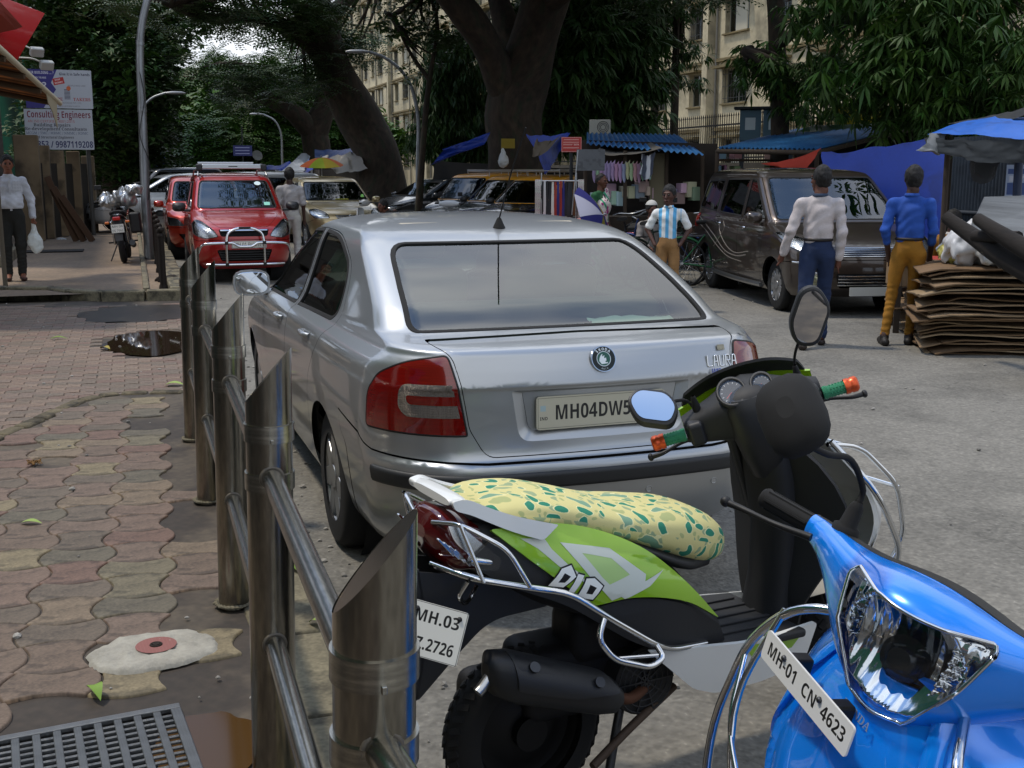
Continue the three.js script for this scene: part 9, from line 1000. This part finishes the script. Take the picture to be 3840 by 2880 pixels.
function tree(name, label, base, o) {
 const t = thing(name, label, 'tree', [base.x, base.y ?? 0, base.z],0, o.group); const R = rng(o.seed), W = (p) => p.clone().sub(V(base.x, base.y ?? 0, base.z));
 const limbs = o.limbs.map(([pts, r0, r1]) => { const q = pts.map(W), n = o.knobs ?? .12; return tube(q, (k) => lerp(r0, r1, k) * (1 + n * Math.sin(k * 17 + pts.length) * .5), 14, Math.max(10, pts.length * 8)); });
 const G = []; for (const [c, r, n] of o.blobs) { const cc = W(c); const near = o.limbs.map(([pts]) => W(pts[pts.length - 1])).sort((a, b) => a.distanceTo(cc) - b.distanceTo(cc))[0]; if (near && !o.noTwigs) for (let k = 0; k < (o.twigs ?? 4); k++) { const e = cc.clone().add(V((R() - .5) * r.x * 1.3, (R() - .5) * r.y * 1.1, (R() - .5) * r.z * 1.3)), m = near.clone().lerp(e, .5).add(V((R() - .5), .4 * (R() - .3), (R() - .5)).multiplyScalar(.5)); limbs.push(tube([near, m, e], (q) => lerp(o.twigR ?? .07,.012, q), 6,10)); } }
 add('trunk', limbs, o.bark || M_bark, t);
 // sprays: gathered in clumps through each lobe, denser towards its outside, with gaps
 const tot = o.blobs.reduce((s, b) => s + b[2],0), kinds = SPRAY[o.kind], ims = kinds.map((g) => { const im = new THREE.InstancedMesh(g, o.mat, Math.ceil(tot / kinds.length) + 2); im.name = 'crown'; im.userData.kind = 'stuff'; shade(im); t.add(im); im.userData.n = 0; return im; }); const m4 = new THREE.Matrix4(), q4 = new THREE.Quaternion(), col = new THREE.Color(); let c = 0;
 for (const [cn, r, n] of o.blobs) { const cc = W(cn), clumps = []; const nc = Math.max(5, Math.round(n / (o.per ?? 26))); for (let k = 0; k < nc; k++) { const d = V(R() - .5, R() - .5, R() - .5).normalize(), rad = .35 + .65 * Math.cbrt(R()); clumps.push([d.multiplyScalar(rad), .75 + .5 * R()]); } for (let k = 0; k < n; k++) { const [d, sz] = clumps[k % nc], cr = o.clump ?? .55; const p = V(cc.x + d.x * r.x, cc.y + d.y * r.y, cc.z + d.z * r.z).add(V((R() + R() - 1) * cr * 1.25, (R() + R() - 1) * cr * .7, (R() + R() - 1) * cr * 1.25)); q4.setFromEuler(new THREE.Euler((R() - .5) * (o.wild ?? .9), R() * 6.283, (R() - .5) * (o.wild ?? .9))); const s = (o.size ?? 1) * sz * (.75 + .5 * R()); m4.compose(p, q4, V(s, s, s)); const im = ims[c++ % ims.length]; if (im.userData.n >= im.instanceMatrix.count) continue; im.setMatrixAt(im.userData.n, m4); const g = .7 + .6 * R(); col.setRGB(g * (.85 + .4 * R()), g, g * (.7 + .4 * R())); im.setColorAt(im.userData.n++, col); } }
 for (const im of ims) { im.count = im.userData.n; delete im.userData.n; } return t;
}
const D3 = (px, py, d) => atDist(px, py, d), up = (p, h) => V(p.x, h, p.z);
{ // the big dark trunk that forks right of the taxis
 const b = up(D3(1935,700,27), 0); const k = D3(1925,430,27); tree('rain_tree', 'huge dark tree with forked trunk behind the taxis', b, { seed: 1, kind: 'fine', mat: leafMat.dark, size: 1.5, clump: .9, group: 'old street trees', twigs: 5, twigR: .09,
 limbs: [[[b, D3(1935,580,27), k, D3(1960,300,27), D3(2010,120,26.6), D3(2060,-60,26), D3(2120,-420,25)],.78,.42],[[D3(1950,440,27), D3(1890,320,26.8), D3(1830,180,26.3), D3(1760,70,25.6), D3(1650,-60,24.6), D3(1480,-260,23)],.42,.22],[[D3(1970,280,26.8), D3(1900,100,27.4), D3(1860,-40,28.4), D3(1800,-300,30)],.36,.15],[[D3(2060,0,26), D3(2260,-150,24), D3(2500,-320,21)],.32,.12]],
 blobs: [[D3(1750,-420,25), V(4.5,1.6,4.5), 1100],[D3(2200,-500,25), V(5,1.8,5), 1200],[D3(2650,-430,21), V(4.5,1.5,4.5), 900],[D3(1350,-420,24), V(4.0,1.4,4), 700],[D3(2050,-300,31), V(5,2,4), 700]] }); }
{ // leaning twin trunk farther down the street
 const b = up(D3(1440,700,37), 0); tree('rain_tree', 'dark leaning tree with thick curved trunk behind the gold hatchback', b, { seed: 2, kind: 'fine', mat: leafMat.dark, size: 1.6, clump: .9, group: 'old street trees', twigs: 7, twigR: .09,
 limbs: [[[b, D3(1420,600,37), D3(1360,470,37), D3(1270,300,36.5), D3(1215,150,36), D3(1180,20,35.5), D3(1150,-180,35)],.85,.4],[[D3(1240,230,36.3), D3(1120,130,35.5), D3(960,60,34.5), D3(800,70,33.5), D3(640,20,32)],.32,.08],[[D3(1200,100,35.8), D3(1300,0,36.5), D3(1420,-130,37)],.3,.12],[[D3(1170,0,35.5), D3(1000,-60,34), D3(820,-120,33)],.28,.1]],
 blobs: [[D3(940,55,34), V(1.6,.4,1.8), 90],[D3(700,15,32.5), V(1.8,.35,1.8), 90],[D3(1090,30,34.5), V(1.2,.9,1.6), 220],[D3(640,-60,31), V(2.5,.6,2.5), 160],[D3(1200,-200,36), V(3.2,1.0,3), 260],[D3(1290,130,37.5), V(.9,1.0,1.0), 150],[D3(1130,250,36), V(.7,.8,.8), 90]] }); }
{ const b = up(D3(1190,660,46), 0); tree('rain_tree', 'forked dark tree in the middle distance above the parasol', b, { seed: 3, kind: 'fine', mat: leafMat.dark, size: 1.8, clump: 1.0, group: 'old street trees', twigs: 6, twigR: .09, limbs: [[[b, D3(1188,560,46), D3(1180,500,46), D3(1215,400,46), D3(1225,300,46), D3(1210,150,45)],.72,.25],[[D3(1180,510,46), D3(1110,430,45.5), D3(1040,390,45), D3(930,330,44), D3(820,240,43)],.42,.12]], blobs: [[D3(1040,260,44), V(1.6,.8,1.8), 170],[D3(850,250,43), V(1.6,.35,1.8), 70],[D3(1150,190,46), V(1.2,1.2,1.6), 200],[D3(950,340,46), V(1.2,.5,1.4), 80]] }); }
{ // dark dense tree left, behind the hoarding
 const b = up(D3(430,700,46), 0); tree('dense_tree', 'dense dark tree hanging over the far left pavement', b, { seed: 4, kind: 'broad', mat: leafMat.dark, size: 1.9, clump: .85, limbs: [[[b, D3(430,560,46), D3(420,400,46), D3(410,200,46), D3(400,-60,46)],.5,.25]], blobs: [[D3(400,480,45), V(2.0,1.9,2.4), 1500],[D3(340,250,46), V(2.4,2.6,2.4), 1900],[D3(440,60,46), V(2.6,2.4,3), 1900],[D3(470,330,43), V(1.3,1.9,2), 1100],[D3(300,-40,45), V(2.6,2.2,3), 1400],[D3(250,560,50), V(2,1.5,2), 400]] }); }
{ // green wall of trees closing the street
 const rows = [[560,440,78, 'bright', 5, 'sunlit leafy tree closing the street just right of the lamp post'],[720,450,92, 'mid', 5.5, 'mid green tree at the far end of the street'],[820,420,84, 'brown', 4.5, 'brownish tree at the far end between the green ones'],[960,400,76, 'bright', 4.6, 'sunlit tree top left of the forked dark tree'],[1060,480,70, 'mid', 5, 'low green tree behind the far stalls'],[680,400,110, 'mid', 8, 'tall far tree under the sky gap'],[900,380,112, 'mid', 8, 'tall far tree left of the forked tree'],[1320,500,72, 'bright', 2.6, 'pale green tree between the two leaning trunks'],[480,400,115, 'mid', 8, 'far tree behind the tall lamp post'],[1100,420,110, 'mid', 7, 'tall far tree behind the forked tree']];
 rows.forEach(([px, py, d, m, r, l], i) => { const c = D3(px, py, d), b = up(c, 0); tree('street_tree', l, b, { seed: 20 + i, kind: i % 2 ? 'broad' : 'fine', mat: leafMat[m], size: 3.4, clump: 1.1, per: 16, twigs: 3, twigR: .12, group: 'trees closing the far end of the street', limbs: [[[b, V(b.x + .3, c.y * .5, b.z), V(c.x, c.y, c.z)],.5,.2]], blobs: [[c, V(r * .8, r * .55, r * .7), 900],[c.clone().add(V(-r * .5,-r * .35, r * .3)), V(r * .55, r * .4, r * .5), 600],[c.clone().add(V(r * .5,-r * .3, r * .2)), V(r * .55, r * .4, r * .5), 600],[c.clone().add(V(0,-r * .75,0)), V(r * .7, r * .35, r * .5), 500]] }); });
}
{ // layered drooping tree before the pale block, and loose large-leaved one above it
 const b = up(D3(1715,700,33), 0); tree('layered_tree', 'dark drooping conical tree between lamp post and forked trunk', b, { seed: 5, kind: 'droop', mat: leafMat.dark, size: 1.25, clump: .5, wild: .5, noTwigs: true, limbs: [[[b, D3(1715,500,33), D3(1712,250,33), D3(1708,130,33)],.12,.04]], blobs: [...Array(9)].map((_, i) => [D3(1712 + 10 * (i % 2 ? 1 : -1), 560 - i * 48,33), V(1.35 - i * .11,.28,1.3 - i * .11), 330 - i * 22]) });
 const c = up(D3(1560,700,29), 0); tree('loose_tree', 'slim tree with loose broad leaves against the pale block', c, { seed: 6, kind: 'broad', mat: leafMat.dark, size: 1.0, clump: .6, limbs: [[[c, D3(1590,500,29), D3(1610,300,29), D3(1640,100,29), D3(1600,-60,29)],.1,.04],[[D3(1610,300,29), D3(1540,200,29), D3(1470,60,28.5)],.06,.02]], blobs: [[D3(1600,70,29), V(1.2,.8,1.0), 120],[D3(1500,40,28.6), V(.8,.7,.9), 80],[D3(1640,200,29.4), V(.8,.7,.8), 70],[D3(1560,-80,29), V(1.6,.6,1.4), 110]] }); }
{ // dark mass right of the forked trunk
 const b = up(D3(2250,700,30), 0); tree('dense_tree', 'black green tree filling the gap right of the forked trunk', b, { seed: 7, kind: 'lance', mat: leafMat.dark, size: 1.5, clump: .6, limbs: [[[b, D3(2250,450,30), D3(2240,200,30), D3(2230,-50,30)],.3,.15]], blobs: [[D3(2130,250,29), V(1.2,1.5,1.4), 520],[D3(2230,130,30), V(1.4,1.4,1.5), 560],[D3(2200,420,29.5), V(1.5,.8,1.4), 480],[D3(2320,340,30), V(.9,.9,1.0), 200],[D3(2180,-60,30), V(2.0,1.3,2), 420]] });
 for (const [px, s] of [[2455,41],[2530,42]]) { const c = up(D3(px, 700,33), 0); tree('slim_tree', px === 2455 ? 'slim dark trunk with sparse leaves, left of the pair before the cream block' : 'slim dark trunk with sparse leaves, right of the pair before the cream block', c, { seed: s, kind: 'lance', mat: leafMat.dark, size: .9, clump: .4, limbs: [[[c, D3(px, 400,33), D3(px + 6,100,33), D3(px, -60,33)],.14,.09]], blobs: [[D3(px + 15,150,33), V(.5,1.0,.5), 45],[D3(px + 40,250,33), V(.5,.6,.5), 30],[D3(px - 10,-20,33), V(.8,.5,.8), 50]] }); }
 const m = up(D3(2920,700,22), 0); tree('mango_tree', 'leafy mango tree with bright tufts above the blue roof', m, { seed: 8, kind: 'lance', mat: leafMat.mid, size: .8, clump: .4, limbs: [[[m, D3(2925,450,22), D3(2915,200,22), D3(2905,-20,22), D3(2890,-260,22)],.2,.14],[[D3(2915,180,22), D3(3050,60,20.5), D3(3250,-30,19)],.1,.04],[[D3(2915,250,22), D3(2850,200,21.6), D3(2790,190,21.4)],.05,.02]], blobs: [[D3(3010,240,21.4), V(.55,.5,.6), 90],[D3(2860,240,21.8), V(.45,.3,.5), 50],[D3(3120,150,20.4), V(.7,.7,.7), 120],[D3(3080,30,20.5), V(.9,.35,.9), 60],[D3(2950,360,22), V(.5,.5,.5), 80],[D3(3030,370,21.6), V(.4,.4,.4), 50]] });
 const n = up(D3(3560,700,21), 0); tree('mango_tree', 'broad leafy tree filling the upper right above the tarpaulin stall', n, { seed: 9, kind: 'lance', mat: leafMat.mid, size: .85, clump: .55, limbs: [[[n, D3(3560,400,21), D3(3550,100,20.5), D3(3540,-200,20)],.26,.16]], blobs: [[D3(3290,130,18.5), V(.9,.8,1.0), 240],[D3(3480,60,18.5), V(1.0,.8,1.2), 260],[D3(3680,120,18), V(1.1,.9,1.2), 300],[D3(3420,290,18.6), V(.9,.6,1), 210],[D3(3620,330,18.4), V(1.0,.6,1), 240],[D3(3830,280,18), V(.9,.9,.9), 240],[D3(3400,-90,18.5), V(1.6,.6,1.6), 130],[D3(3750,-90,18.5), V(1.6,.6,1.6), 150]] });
}
renderer.render(scene, camera);
